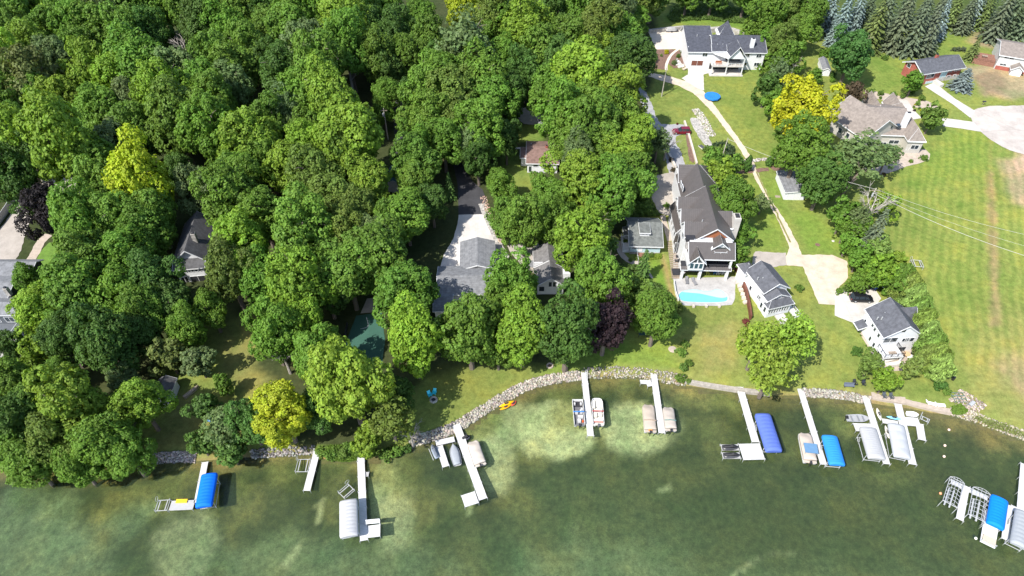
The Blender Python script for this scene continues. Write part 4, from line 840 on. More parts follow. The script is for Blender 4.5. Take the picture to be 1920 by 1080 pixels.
for x in (1669, 1684.5): a, b = l(x, 236, 5.8); boxpart(r2, 'skylight', M['glass'], (a - .45, a + .45, b - .7, b + .7, 5.4, 6.15))
wins_l(r, f, 0, [], 1, 1)
for s in (2, 5, 8): wbox(r, 'f', 0, s, s + 1.3, 1.4, 3.0)
boxpart(r2, 'balcony', M['white'], (aL + 9, aR - .5, b0 - 3, b0 - .02, .6, .85)); railing(r2, [(aL + 9, b0 - 3), (aR - .5, b0 - 3)], .85)

# 3 red brick ranch house
f = frame((1731.1, 138.5), (1810.4, 125.2), (1694.8, 114.5), 4.3); r = house('brick_ranch_house', 'low red brick house with slate-grey gable roof above the white driveway', 'house', f)
gable(r, .5, f.L - .5, .6, f.D - .6, 4.3, 6.2, 'a', M['brick'], M['slate_shingle'], oh=.7)
boxpart(r, 'basement_wall', M['whiteconcrete'], (f.L * .42, f.L - .48, .55, .62, -1.5, 1.5))
wins_f(r, f, .6, [(1739, 139.5, 1749.5, 145.5), (1778.5, 131, 1784, 134.5), (1791, 128, 1799, 132)]); wins_f(r, f, .55, [(1776, 142, 1781, 144), (1788, 140, 1792, 142)])
wins_f(r, f, .6, [(1766, 134, 1771.5, 146)], name='front_door', gm=M['bluesiding']); wins_f(r, f, .6, [(1736, 153, 1762, 160)], name='garage_door', gm=M['bluesiding'])
wins_l(r, f, .5, [(1704.5, 123)], 1.5, 1.3); a, b = f.loc(1756, 107.5, 6.2); chimney(r, a, b, 5, 7, .9, .7, M['brick'])
boxpart(r, 'porch_steps', M['concrete'], (f.L * .38, f.L * .46, -2.6, .55, -.6, 1.1))

# 4 grey house at the right edge
f = frame((1877, 102.5), (1935, 112), (1880, 78.5), 4.6, 6.3, base=th(*P(1880, 118, 4)[:2])); r = house('grey_split_level_house', 'pale grey house with brown side deck at the right edge above the bare soil', 'house', f)
gable(r, 0, f.L + 3, 0, f.D * 2, 4.6, 6.4, 'a', M['greysiding'], M['tan_shingle'])
boxpart(r, 'basement_wall', M['brick'], (.2, f.L + 2, -.06, .1, -1.5, 1.0))
wins_f(r, f, 0, [(1884, 105, 1901, 112.5)]); wins_f(r, f, 0, [(1875.5, 118, 1886, 124)])
gable(r, f.L * .5, f.L * .85, -2.5, 1, 1.8, 3.0, 'b', M['white'], M['tan_shingle'])
dk = boxpart(r, 'deck', M['brownwood'], (-6.5, -.1, 1.0, 6.8, 1.3, 1.5)); posts(r, [(-6.3, 1.2), (-.4, 1.2), (-3.3, 1.2)], -2, 1.3, .1, M['brownwood'])
boxpart(r, 'deck_skirt', M['brownwood'], (-6.5, -.1, .9, .98, -.6, 1.25)); railing(r, [(-6.4, 6.6), (-6.4, 1.1), (-.3, 1.1)], 1.5, 1.0, M['brownwood'])
boxpart(r, 'patio_table', M['wood'], (-4.2, -2.6, 2.6, 3.6, 2.15, 2.25), (-3.5, -3.3, 3.0, 3.2, 1.5, 2.15))

# 5 bronze metal-roofed lake house
zb5 = th(*P(1309, 522, 2)[:2])
A_, B_ = P(1341.5, 429.3, zb5 + 11.7), P(1310, 318, zb5 + 11.7); ang = math.atan2(B_.y - A_.y, B_.x - A_.x) - math.pi / 2
f = Fr(P(1279, 521, zb5).xy, ang, zb5); r = house('metal_roof_lake_house', 'long three-storey house with bronze metal roofs above the swimming pool', 'house', f)
l = f.loc; SX, SY = M['seam_x'], M['seam_y']
vb = l(1340, 446, 8.8)[1]; va0 = l(1308.5, 445, 8.8)[0]; va1 = l(1370.7, 444.5, 8.8)[0]; vm = (va0 + va1) / 2
bk = l(1317.8, 351.5, 11.7)[1]; bend = l(1306, 306, 11.7)[1]
gable(r, va0, va1, vb, bk, 8.8, 11.7, 'b', M['white'], SY, zb=-2, oh=.5)
left = l(1281.5, 444, 8.0)[0]
# left cross gables running into the main ridge
cb = [vb + .4, vb + (bk - vb) * .36, vb + (bk - vb) * .7, bk]
for i in range(3):
    q0, q1 = cb[i], cb[i + 1]; qm = (q0 + q1) / 2
    MB().extr([(q0, -2), (q1, -2), (q1, 8.2)] + [(qm, 10.6 - .2 * i), (q0, 8.2)], 0, left + .4, vm - .2).build('wall', M['white'], r)
    slab_parts(r, [[(left, q0, 8.2), (vm, q0, 8.2), (vm, qm, 10.8 - .2 * i), (left, qm, 10.8 - .2 * i)], [(left, qm, 10.8 - .2 * i), (vm, qm, 10.8 - .2 * i), (vm, q1, 8.2), (left, q1, 8.2)]], SX)
    wbox(r, 'l', left + .4, qm - .9, qm + .9, 6.0, 7.6)
# right cross gable and chimney
rq0, rq1 = l(1340, 440, 8.2)[1] + 2.5, l(1350, 395, 8.2)[1]
gable(r, vm, va1 + 1.0, rq0, rq1, 8.2, 10.4, 'a', M['white'], SX, oh=.3)
a, b = l(1371, 408, 10.5); chimney(r, va1 + 1.9, b, -2, 11.0, 1.5, 2.2, M['whiteconcrete'])
# rear wing
ra0 = l(1276, 345, 8.8)[0]; ra1 = l(1344, 352, 8.2)[0]
gable(r, ra0, ra1, bk - .6, bend, 8.0, 11.2, 'b', M['white'], SY, zb=-1, oh=.4)
hip(r, ra0 + .2, ra1 - .5, bend - 3, bend + 3.5, 8.05, 10.9, M['white'], SY, zb=-1, ends=(0, 1))
wins_l(r, f, ra0, [(1277, 345), (1280, 352)], 1.6, 1.2)
# lean-to on the left with low glazed gable
q = [l(1254.8, 387, 5.0), l(1267, 438, 5.0)]
la = (q[0][0] + q[1][0]) / 2; lb0, lb1 = q[1][1], q[0][1]
MB().extr([(la + .3, -2), (left + .8, -2), (left + .8, 6.4), (la + .3, 4.9)], 1, lb0 + .3, lb1 - .3).build('wall', M['white'], r)
shed_roof(r, [(la, lb0, 4.9), (left + .5, lb0, 6.6), (left + .5, lb1, 6.6), (la, lb1, 4.9)], SX)
for k in range(4): wbox(r, 'l', la + .3, lb0 + 1.2 + k * 2.1, lb0 + 2.4 + k * 2.1, 2.6, 4.4)
gable(r, la + .3, left - .2, lb0 - 1.6, lb0 + .5, 3.8, 5.6, 'b', M['white'], SX, oh=.25)
wbox(r, 'f', lb0 - 1.6, la + .8, left - .7, .6, 3.6)
# front wing: porch, upper porch, roof with two dormers
w0, w1 = l(1290, 488, 6.2)[0], l(1378, 488, 6.2)[0]; fb = l(1345, 488, 6.2)[1]; fb1 = l(1345, 456, 8.6)[1]
MB().box(w0 + .4, w1 - .4, fb + 2.6, vb, -2, 6.1).build('wall', M['white'], r)
w2 = w0 + .2
shed_roof(r, [(w2, fb, 6.2), (w1, fb, 6.2), (w1, fb1, 8.7), (w2, fb1, 8.7)], SX)
MB().extr([(fb + .5, 6.1), (fb1 + 1.5, 6.1), (fb1 + 1.5, 8.6), (fb1, 8.55)], 0, w2 + .4, w1 - .4).build('wall', M['white'], r)
pr0, pr1 = l(1276.5, 506, 3.2)[0], l(1371, 508, 3.2)[0]; pf = l(1320, 507, 3.2)[1]
slab_parts(r, [[(pr0, pf, 3.1), (pr1, pf, 3.1), (pr1, fb + .4, 3.65), (pr0, fb + .4, 3.65)]], SX)
boxpart(r, 'balcony', M['dark'], (pr0 + .3, pr1 - .3, fb + .3, fb + 2.58, 3.2, 3.5)); boxpart(r, 'recess_shade', M['dark'], (pr0 + .6, pr1 - .5, fb + 2.4, fb + 2.56, .02, 3.1), (w0 + 4.2, w1 - .6, fb + 2.4, fb + 2.57, 3.55, 6.0))  # thin dark panels carry the shade of both porch openings as colour
posts(r, [(pr0 + .6, pf + .5), (l(1309, 522, 0)[0], pf + .5), (pr1 - .6, pf + .5)], -.5, 3.1, .28); posts(r, [(w1 - .6, fb + .4)], 3.5, 6.1, .22)
railing(r, [(w0 + 4.2, fb + .35), (w1 - .7, fb + .35)], 3.6, 1.0, M['dark'])
d0, d1 = l(1289, 500, 4)[0], l(1317, 500, 4)[0]
gable(r, d0, d1, fb - .6, fb1, 6.1, 8.1, 'b', M['white'], SX, oh=.4, zb=3.6)
dw = (d1 - d0) / 3
for k in range(3): wbox(r, 'f', fb - .6, d0 + .25 + k * (dw - .12), d0 + .25 + k * (dw - .12) + dw - .2, 4.0, 5.7)
for s in (-1, 1):
    m_ = (d0 + d1) / 2; MB().extr([(m_ + s * .15, 5.95), (m_ + s * (d1 - d0) * .36, 5.95), (m_ + s * .15, 7.3)], 1, fb - .68, fb - .58).build('window', M['glass'], r)
e0, e1 = l(1335, 470, 7)[0], l(1362, 470, 7)[0]; eb = l(1348, 472, 7.0)[1]
gable(r, e0, e1, eb, vb - .2, 8.3, 9.8, 'b', M['white'], SX, oh=.45, zb=6.0)
boxpart(r, 'loggia', M['glass'], (e0 + .35, e1 - .35, eb - .05, eb + .1, 7.2, 8.3)); boxpart(r, 'loggia_floor', M['wood'], (e0 + .2, e1 - .2, eb - .9, eb - .06, 6.7, 7.0))
railing(r, [(e0 + .2, eb - .1), (e0 + .2, eb - .9), (e1 - .2, eb - .9), (e1 - .2, eb - .1)], 7.0, .6)
MB().extr([(va0 + 1.0, 8.9), (va1 - 1.0, 8.9), (vm, 11.2)], 1, vb - .08, vb - .02).build('gable_panel', M['cedar'], r)
t0, t1 = l(1284, 456, 6.6)[0], e0 - .4
boxpart(r, 'roof_terrace', M['pavedgrey'], (t0, t1, fb1 + .6, vb - .1, 6.2, 8.0)); railing(r, [(t0 + 1.5, fb1 + .7), (t1, fb1 + .7)], 8.0, 1.0)
boxpart(r, 'hot_tub', M['dark'], (t0 - .2, t0 + 1.9, fb1 + .9, fb1 + 2.8, 8.0, 8.8))
for s in (3.2, 4.6):
    mb = MB(); mb.lathe([(.1, .35), (.5, .4), (.5, .48), (.1, .5)], 10, (t0 + s, fb1 + 1.8, 8.0)); mb.tube([(t0 + s, fb1 + 1.8, 8.0), (t0 + s, fb1 + 1.8, 8.4)], .06, 5); mb.build('terrace_table', M['white'], r)
a, b = l(1318, 410, 11); vent(r, a, b, 10.2)

# 6 grey-green cottage
f = frame((1180.5, 461), (1243, 461.5), (1180, 417), 2.9, 5.2); r = house('green_roof_cottage', 'small pale blue cottage with weathered grey-green roof and front steps', 'cottage', f)
D = f.D * 1.75
gable(r, .4, f.L - .4, .4, D, 2.9, 5.2, 'a', M['bluesiding'], M['green_shingle'], off=f.D / D, oh=.5)
boxpart(r, 'stone_base', M['stone'], (.3, f.L - .3, .3, .42, -1.5, .7))
wins_f(r, f, .4, [(1184.5, 462, 1195, 466.5), (1210, 461.8, 1220, 466.3), (1222.5, 461.8, 1233, 466.3)]); wins_f(r, f, .4, [(1196.5, 463, 1204, 471)], name='front_door', gm=M['white'])
da, dz = f.front(1201, 440, 1.8); dm = f.L / 2 - .3
boxpart(r, 'dormer', M['white'], (dm - 1.1, dm + 1.1, f.D * .42, f.D * .75, 3.9, 5.0)); shed_roof(r, [(dm - 1.3, f.D * .38, 4.9), (dm + 1.3, f.D * .38, 4.9), (dm + 1.3, f.D * .95, 5.25), (dm - 1.3, f.D * .95, 5.25)], M['green_shingle'])
for s in (-.75, .1): wbox(r, 'f', f.D * .42, dm + s, dm + s + .65, 4.3, 4.85)
sa = f.front(1200.5, 478, .4)[0]; st = MB()
for k in range(6): st.box(sa - .85, sa + .85, -2.4 + k * .42, -2.4 + (k + 1) * .42 - .005, -1, -.15 + k * .17)
st.build('front_steps', M['brownwood'], r); railing(r, [(sa - .9, -2.4), (sa - .9, .2)], .0, 1.0); railing(r, [(sa + .9, -2.4), (sa + .9, .2)], .0, 1.0)
boxpart(r, 'side_porch', M['white'], (-1.3, .38, .8, 6.2, -1.2, .6)); railing(r, [(.3, .9), (-1.2, .9), (-1.2, 6.0)], .6, 1.0)
shed_roof(r, [(-1.0, 4.2, 2.3), (.4, 4.2, 2.7), (.4, 7.4, 2.7), (-1.0, 7.4, 2.3)], M['green_shingle']); a, b = f.loc(1197, 412, 5); vent(r, a, b, 4.6)

# 7 white boathouse-like house with hipped sunroom
f = frame((1432.9, 549.4), (1480.9, 538.4), (1399.2, 506.6), 5.0); r = house('sunroom_house', 'white house with slate roof and hipped windowed sunroom beside the brown fence', 'house', f)
rg = f.loc(1459.5, 540.3, 6.9)[0] / f.L
gable(r, .3, f.L - .3, .3, f.D - .3, 5.0, 6.9, 'b', M['siding'], M['slate_shingle'], off=.5, oh=.4)
hip(r, -.2, f.L * .35, f.D - .5, f.D + 2.4, 4.3, 5.7, M['siding'], M['slate_shingle'])
sb = f.loc(1445, 581, 3.0)[1]
gable(r, .1, f.L - .8, -1.6, .5, 4.1, 5.5, 'b', M['siding'], M['slate_shingle'], oh=.3)
for s in (.4, .52): wbox(r, 'f', -1.6, f.L * s, f.L * s + .5, 4.4, 5.0)
hip(r, .0, f.L - .6, sb + .5, -1.4, 3.0, 4.4, M['siding'], M['slate_shingle'], ends=(1, 1))
n = 8
for k in range(n): wbox(r, 'f', sb + .5, .3 + k * (f.L - 1.2) / n, .3 + (k + .82) * (f.L - 1.2) / n, 1.0, 2.5)
wins_l(r, f, .3, [(1407.5, 540)], .8, 1.4); wins_l(r, f, .1, [(1421.5, 556), (1424, 558.5)], .5, 1.2)
for k in range(2): wbox(r, 'l', 0, sb + 1.0 + k * 1.4, sb + 1.8 + k * 1.4, .9, 2.5)
boxpart(r, 'front_steps', M['whiteconcrete'], (f.L * .35, f.L * .7, sb - 2.6, sb + .3, -1, .3)); boxpart(r, 'ramp', M['greysiding'], (f.L - .2, f.L + 1.0, sb - 1.5, sb + 3.6, -.5, .35)); railing(r, [(f.L - .1, sb - 1.4), (f.L + .9, sb - 1.4), (f.L + .9, sb + 3.5)], .35, .9)
for x, y in ((1421, 522), (1430, 522)): a, b = f.loc(x, y, 5.8); vent(r, a, b, 5.7)

# 8 white lake house at the right
f = frame((1657.5, 632.5), (1728.3, 625), (1625.8, 580), 5.4); r = house('balcony_house', 'tall white house with slate gable roof and furnished balcony beside the cedar row', 'house', f)
gable(r, .2, f.L - .2, .2, f.D - .2, 5.4, 8.3, 'b', M['siding'], M['slate_shingle'], off=.52, oh=.35)
gable(r, f.L * .55, f.L + 1.0, f.D * .55, f.D * .95, 5.3, 7.2, 'a', M['siding'], M['slate_shingle'], oh=.25)
wins_f(r, f, .2, [(1693, 634, 1698, 640.5), (1699, 633.5, 1704, 640), (1705.5, 633, 1711.5, 640), (1692.5, 617, 1697.5, 623), (1659, 634, 1680, 641)])
boxpart(r, 'balcony', M['white'], (-.1, f.L * .5, -2.8, .18, 1.9, 2.2)); railing(r, [(.0, .1), (.0, -2.7), (f.L * .5, -2.7), (f.L * .5, .1)], 2.2, 1.0, M['dark']); posts(r, [(.1, -2.6), (f.L * .5 - .1, -2.6)], -1.5, 1.9, .13)
boxpart(r, 'balcony_sofa', M['white'], (1.0, 3.0, -1.2, -.4, 2.25, 2.65), (1.0, 3.0, -.4, -.2, 2.25, 3.0)); boxpart(r, 'balcony_table', M['wood'], (1.2, 2.8, -2.2, -1.6, 2.6, 2.7), (1.9, 2.1, -2, -1.8, 2.2, 2.6))
wbox(r, 'f', .2, f.L * .53, f.L * .8, -1.2, 1.4, name='patio_door', fm=M['dark']); wbox(r, 'f', .2, .8, f.L * .42, -1.2, 1.4, name='patio_door', fm=M['dark'])
wins_l(r, f, .2, [(1622, 603), (1637, 609), (1641, 617), (1648, 628.5), (1631.5, 635), (1638.5, 646.5)], .75, 1.35)
shed_roof(r, [(-1.6, f.D - 2.6, 1.9), (.3, f.D - 2.6, 2.8), (.3, f.D - .4, 2.8), (-1.6, f.D - .4, 1.9)], M['slate_shingle'], nmr='porch_roof')
for x, y in ((1659, 587), (1646, 596), (1654, 596)): a, b = f.loc(x, y, 6.8); vent(r, a, b, 6.6)
boxpart(r, 'propane_tank_screen', M['white'], (f.L * .38, f.L * .48, f.D + .3, f.D + 2.6, -1, 1.2))

# 9 small grey-roofed garage
f = frame((1472.6, 361.5), (1501, 361), (1458, 321.5), 2.4); r = house('detached_garage', 'white single garage with plain grey roof beside the gravel track', 'garage', f)
gable(r, .2, f.L + 1.4, .2, f.D - .2, 2.4, 3.1, 'b', M['siding'], M['grey_shingle'], oh=.25, off=.95)
wbox(r, 'f', .2, .8, 4.2, -.1, 2.0, name='garage_door', gm=M['white']); boxpart(r, 'apron', M['wood'], (-1.6, -.3, 1, f.D - .5, -.6, .1))

# 10 grey house with the concrete drive
f = frame((862.4, 504), (929, 507.5), (856, 454), 3.0); r = house('grey_roof_garage_house', 'grey-shingled house with garage wing at the foot of the concrete driveway', 'house', f)
gable(r, .3, f.L - .3, 0, f.D - .3, 3.0, 4.2, 'b', M['white'], M['grey_shingle'], oh=.4, trim=True)
ll = f.loc(822, 508, 3.2); fr_b = f.loc(850, 550, 3.2)[1]
gable(r, ll[0] + .3, f.L + .2, fr_b, .6, 3.0, 4.3, 'a', M['white'], M['grey_shingle'], oh=.4)
gable(r, f.loc(814, 545, 3)[0] + .3, f.loc(847, 545, 3)[0], f.loc(830, 578, 3)[1], fr_b + 1.5, 2.4, 3.4, 'a', M['white'], M['grey_shingle'], oh=.35)
wins_f(r, f, fr_b, [(850, 551, 864, 554)]); wins_f(r, f, fr_b, [(915, 556, 925, 561)])
wbox(r, 'l', .3, 2, 3.2, .6, 1.9)

# 11 grey house with white chimney
f = frame((1005, 534.5), (1060.6, 534.5), (1000.8, 470), 3.3); r = house('white_chimney_house', 'grey-roofed white house with broad white side chimney and glazed front gable', 'house', f)
gable(r, .4, f.L - .4, .3, f.D * .52, 3.3, 5.4, 'b', M['siding'], M['mid_shingle'], oh=.5)
gable(r, .1, f.L - .5, f.D * .52 + .003, f.D, 3.5, 5.5, 'b', M['siding'], M['mid_shingle'], oh=.4)
boxpart(r, 'valley_flashing', M['white'], (-.2, f.L * .42, f.D * .5, f.D * .52, 3.3, 4.75))
for s in (.42, .56): wbox(r, 'f', .3, f.L * s, f.L * s + .85, 2.4, 4.0)
wbox(r, 'f', .3, f.L * .78, f.L * .92, 1.2, 2.6); wbox(r, 'f', .3, f.L * .1, f.L * .3, 1.0, 2.6)
chimney(r, f.L + .35, f.D * .3, -2, 4.9, 1.5, 3.0, M['white'])
a, b = f.loc(1042, 484, 4.6); boxpart(r, 'skylight', M['glass'], (a - .5, a + .5, b - .8, b + .8, 3.9, 4.75)); boxpart(r, 'step_awning', M['grey_shingle'], (-1.2, -.2, f.D * .62, f.D * .82, 2.0, 2.15))

# 12 brown-roofed house
f = frame((987.5, 306), (1046.7, 307.5), (988, 266), 3.2); r = house('brown_roof_house', 'white house with brown shingle roof on the small lawn within the wood', 'house', f)
gable(r, .2, f.L - .2, .2, f.D, 3.2, 4.6, 'a', M['siding'], M['brown_shingle'], oh=.4, off=.55)
aa = f.loc(976, 290, 2.8)[0]; gable(r, aa + .2, .5, f.D * .3, f.D * .75, 2.9, 3.6, 'a', M['greysiding'], M['brown_shingle'], oh=.3)
wins_f(r, f, .2, [(999.5, 308.5, 1009, 313)]); wbox(r, 'f', .2, .5, 1.4, .2, 2.2, name='front_door'); wbox(r, 'f', .2, f.L - 3, f.L - 1.4, 1, 2.4); a, b = f.loc(996, 270, 4.4); vent(r, a, b, 4.2); a, b = f.loc(1024.5, 278, 4.4); chimney(r, a, b, 3.5, 5.2, .6, .6, M['brick'])

# 13 dark-roofed cottage deep in the trees at left
f = frame((322, 491), (383.5, 481.5), (352, 420), 4.8); r = house('dark_gable_house', 'white house with dark gable roof and windowed porch enclosed by tall trees', 'house', f)
f.L = f.loc(388, 483, 4.8)[0]
gable(r, .4, f.L - .4, .3, f.D, 4.8, 7.8, 'b', M['siding'], M['dark_shingle'], oh=.6)
sb = f.loc(350, 503, 4.2)[1]
MB().box(.8, f.L - .6, sb, .28, -2, 4.1).build('wall', M['siding'], r); shed_roof(r, [(.4, sb - .4, 4.1), (f.L - .2, sb - .4, 4.1), (f.L - .2, .25, 5.0), (.4, .25, 5.0)], M['dark_shingle'])
for k in range(7): wbox(r, 'f', sb, 1.1 + k * (f.L - 2.2) / 7, 1.1 + (k + .75) * (f.L - 2.2) / 7, 2.9, 3.7)
wbox(r, 'f', sb, f.L * .42, f.L - 1.0, -.4, 1.7, gm=M['dark']); wbox(r, 'f', sb, 1.2, f.L * .36, -.4, 1.7, gm=M['dark'])
a, b = f.loc(364, 444, 8.0); chimney(r, a, b, 6, 9.0, .9, .9, M['stone'])

# 14 grey roofs at the left edge
f = frame((-60, 520), (30, 552), (-60, 496), 4.6, 6, base=3.2); f = Fr(P(0, 500, 8.0).xy, 0, 3.2); r = house('grey_left_edge_house', 'grey-roofed house with white trim cut by the left edge of the photo', 'house', f)
l = f.loc
gable(r, -24, l(66, 500, 4.6)[0], l(20, 520, 4.6)[1], l(20, 495, 4.6)[1] + 1.2, 4.6, 5.6, 'a', M['shadesiding'], M['grey_shingle'], oh=.5, off=.7)
gable(r, -24, l(22, 540, 4.6)[0], l(10, 556, 4.6)[1], l(20, 520, 4.6)[1] + 1, 4.4, 5.5, 'a', M['shadesiding'], M['grey_shingle'], oh=.5)
hip(r, -24, l(32, 585, 4.2)[0], l(10, 588, 4.2)[1], l(10, 556, 4.2)[1] - .6, 4.0, 5.3, M['shadesiding'], M['grey_shingle'], oh=.45, ends=(0, 1))
bb = l(10, 588, 4.2)[1]; e = l(32, 585, 4.2)[0]
boxpart(r, 'deck', M['shadesiding'], (-14, e - .4, bb - 3.2, bb - .03, .9, 1.15)); railing(r, [(-14, bb - 3.1), (e - .5, bb - 3.1), (e - .5, bb - .2)], 1.15, 1.0)
for k in range(3): wbox(r, 'f', bb, e - 3.2 - k * 3, e - 1.2 - k * 3, 1.6, 3.2)
for k in range(2): wbox(r, 'f', bb, e - 4.2 - k * 4, e - 1.4 - k * 4, -1.2, .7)
a, b = l(14, 546, 5.6); chimney(r, a, b, 4.5, 6.6, .8, .8, M['stone'])

def small_shed(name, label, cat, A, B, C, h, rise, rm, wm, axis='a', zb=-1, door=True):
    f = frame(A, B, C, h); r = house(name, label, cat, f)
    gable(r, .1, f.L - .1, .1, max(1.5, f.D - .1), h, h + rise, axis, wm, rm, oh=.2, zb=zb)
    if door: wbox(r, 'f', .1, f.L * .3, f.L * .7, -.2, min(2.0, h - .2), name='door', gm=M['white'])
    return r
small_shed('boathouse', 'small dark-roofed white boathouse half hidden under trees on the left shore lawn', 'boathouse', (282, 752), (312, 758), (290, 712), 2.6, 1.0, M['dark_shingle'], M['siding'], 'b')
small_shed('garden_shed', 'little white shed with pale roof left of the round emerald tree', 'shed', (1543, 131), (1558, 131), (1538, 110), 2.0, .7, M['grey_shingle'], M['siding'], 'b')
small_shed('teal_roof_shed', 'teal-roofed shed in shade beside the dark road in the wood', 'shed', (722, 345), (752, 350), (727, 312), 2.6, 1.2, M['teal_shingle'], M['white'], 'b')
small_shed('forecourt_shed', 'tiny grey-roofed shed on the tan forecourt above the brown-roofed house', 'shed', (1012, 236), (1027, 235), (1010, 225), 2.0, .5, M['grey_shingle'], M['white'], 'a')
small_shed('tree_shaded_shed', 'grey-roofed shed in the clearing right of the brown-roofed house', 'shed', (1131, 336), (1156, 333), (1131, 328), 2.2, .5, M['grey_shingle'], M['brick'], 'a')
small_shed('lakeside_hut', 'tiny pale hut beneath the maples on the lake lawn', 'shed', (928, 668), (938, 668), (928, 655), 2.0, .4, M['grey_shingle'], M['white'], 'a')
small_shed('spruce_shed', 'small pale blue-grey shed at the foot of the blue spruce', 'shed', (1764, 60), (1773, 60), (1766, 46), 2.0, .5, M['grey_shingle'], M['bluesiding'], 'b')
small_shed('drive_cabin', 'low grey-roofed cabin glimpsed above the white-chimney house', 'shed', (1010, 424), (1030, 424), (1012, 408), 2.4, .6, M['dark_shingle'], M['brick'], 'a')
# ------------------------------------------------------------------ docks, lifts, boats
def col(o, c): o.color = (*c, 1); return o
def dock(label, segs, z=.55, mat=None, pstep=3.2, name='dock', group=None):
    """segs: (pixel a, pixel b, width m) planked runs on posts"""
    mat = mat or M['deckwhite']; o0 = P(*segs[0][0], z); r = thing(name, label, 'dock', (o0.x, o0.y, 0), 0, group)
    for i, (pa, pb, w) in enumerate(segs):
        a, b = P(*pa, z), P(*pb, z); d = (b - a).xy; L = d.length; ang = math.atan2(d.y, d.x); zz = z + .006 * i
        # planks run across: object y carries the plank pattern, so local y is the run
        k = bpy.data.objects.new('tmp', None); mb = MB()
        n = max(1, round(L / 3.0))
        for j in range(n): mb.box(-w / 2, w / 2, L * j / n + .012, L * (j + 1) / n - .012, -.06, 0)
        mb.box(-w / 2 + .03, -w / 2 + .09, 0, L, -.2, -.065); mb.box(w / 2 - .09, w / 2 - .03, 0, L, -.2, -.065)
        o = mb.build('deck', mat, r); bpy.data.objects.remove(k)
        o.location = (a.x - o0.x, a.y - o0.y, zz); o.rotation_euler = (0, 0, ang - math.pi / 2)
        n = max(1, round(L / pstep)); u = d.normalized(); nn = Vector((-u.y, u.x))
        for j in range(n + 1):
            for s in (-1, 1):
                p = a.xy + u * (L * j / n) + nn * s * (w / 2 + .05) - o0.xy
                m2 = MB(); g = th(p.x + o0.x, p.y + o0.y); m2.tube([(p.x, p.y, max(-.5, min(g, .3) - .3)), (p.x, p.y, zz + (.28 if j % 2 else .12))], .045, 6); m2.build('post', M['steel'], r)
    return r
def quadpose(cs, z):
    A, B, C, D = [P(*c, z) for c in cs]; ctr = (A + B + C + D) / 4; ld = ((A - D) + (B - C)); L = ld.length / 2; W = ((B - A) + (C - D)).length / 2
    return ctr.xy, math.atan2(ld.y, ld.x), L, W
def frame_parts(r, L, W, zt, wheel=True):
    for sx in (-1, 1):
        for sy in (-1, 1):
            mb = MB(); mb.tube([(sx * L * .36, sy * (W / 2 - .12), -.45), (sx * L * .36, sy * (W / 2 - .12), zt)], .06, 6); mb.build('post', M['steel'], r)
    mb = MB()
    for sy in (-1, 1): mb.tube([(-L * .36, sy * (W / 2 - .12), zt - .05), (L * .36, sy * (W / 2 - .12), zt - .05)], .045, 5); mb.tube([(-L * .36, sy * (W / 2 - .12), .35), (L * .36, sy * (W / 2 - .12), .35)], .06, 5)
    for sx in (-1, 1): mb.tube([(sx * L * .36, -W / 2 + .12, .3), (sx * L * .36, W / 2 - .12, .3)], .06, 5)
    mb.build('lift_frame', M['steel'], r)
    if wheel:
        mb = MB(); pts = [(L * .2 + .5 * math.cos(t), W / 2 + .12, 1.1 + .5 * math.sin(t)) for t in [k * math.pi / 6 for k in range(13)]]; mb.tube(pts, .035, 5, False); mb.tube([pts[0], pts[6]], .025, 4); mb.tube([pts[3], pts[9]], .025, 4); mb.build('winch_wheel', M['steel'], r)
def canopy_lift(label, cs, color, zt=2.3, crown=.5, skirt=.35, wheel=True, group=None, bands=10):
    c_, ang, L, W = quadpose(cs, zt + .2); r = thing('canopy_boat_lift', label, 'boat lift', (c_.x, c_.y, 0), ang, group); rings = []
    n = 60; m = 13
    for i in range(n + 1):
        t = -1 + 2 * i / n; e = max(0, (abs(t) - .86) / .14); x = t * L / 2; hw = W / 2 * (1 - .10 * e ** 2); zc = zt + crown * (1 - .55 * e ** 1.5) + .06 * abs(math.sin((i / n) * math.pi * bands))
        rg = [(x * (1 - .012 * e), -hw, zt - skirt)]
        for j in range(m):
            s = -1 + 2 * j / (m - 1); rg.append((x, hw * s, zt + (zc - zt) * (1 - abs(s) ** 2.4)))
        rg.append((x, hw, zt - skirt)); rings.append(rg)
    mb = MB(); vs = [v for q in rings for v in q]; k = len(rings[0]); fs = []
    for i in range(n):
        for j in range(k - 1): fs.append((i * k + j, i * k + j + 1, (i + 1) * k + j + 1, (i + 1) * k + j))
    mb.add(vs, fs)
    for rg in (rings[0], rings[-1]): mb.add([rg[0]] + rg[1:-1] + [rg[-1]], [tuple(range(k))])
    o = mb.build('canopy', M['canvas'], r, True); col(o, color)
    frame_parts(r, L, W, zt, wheel); return r, c_, ang, L, W
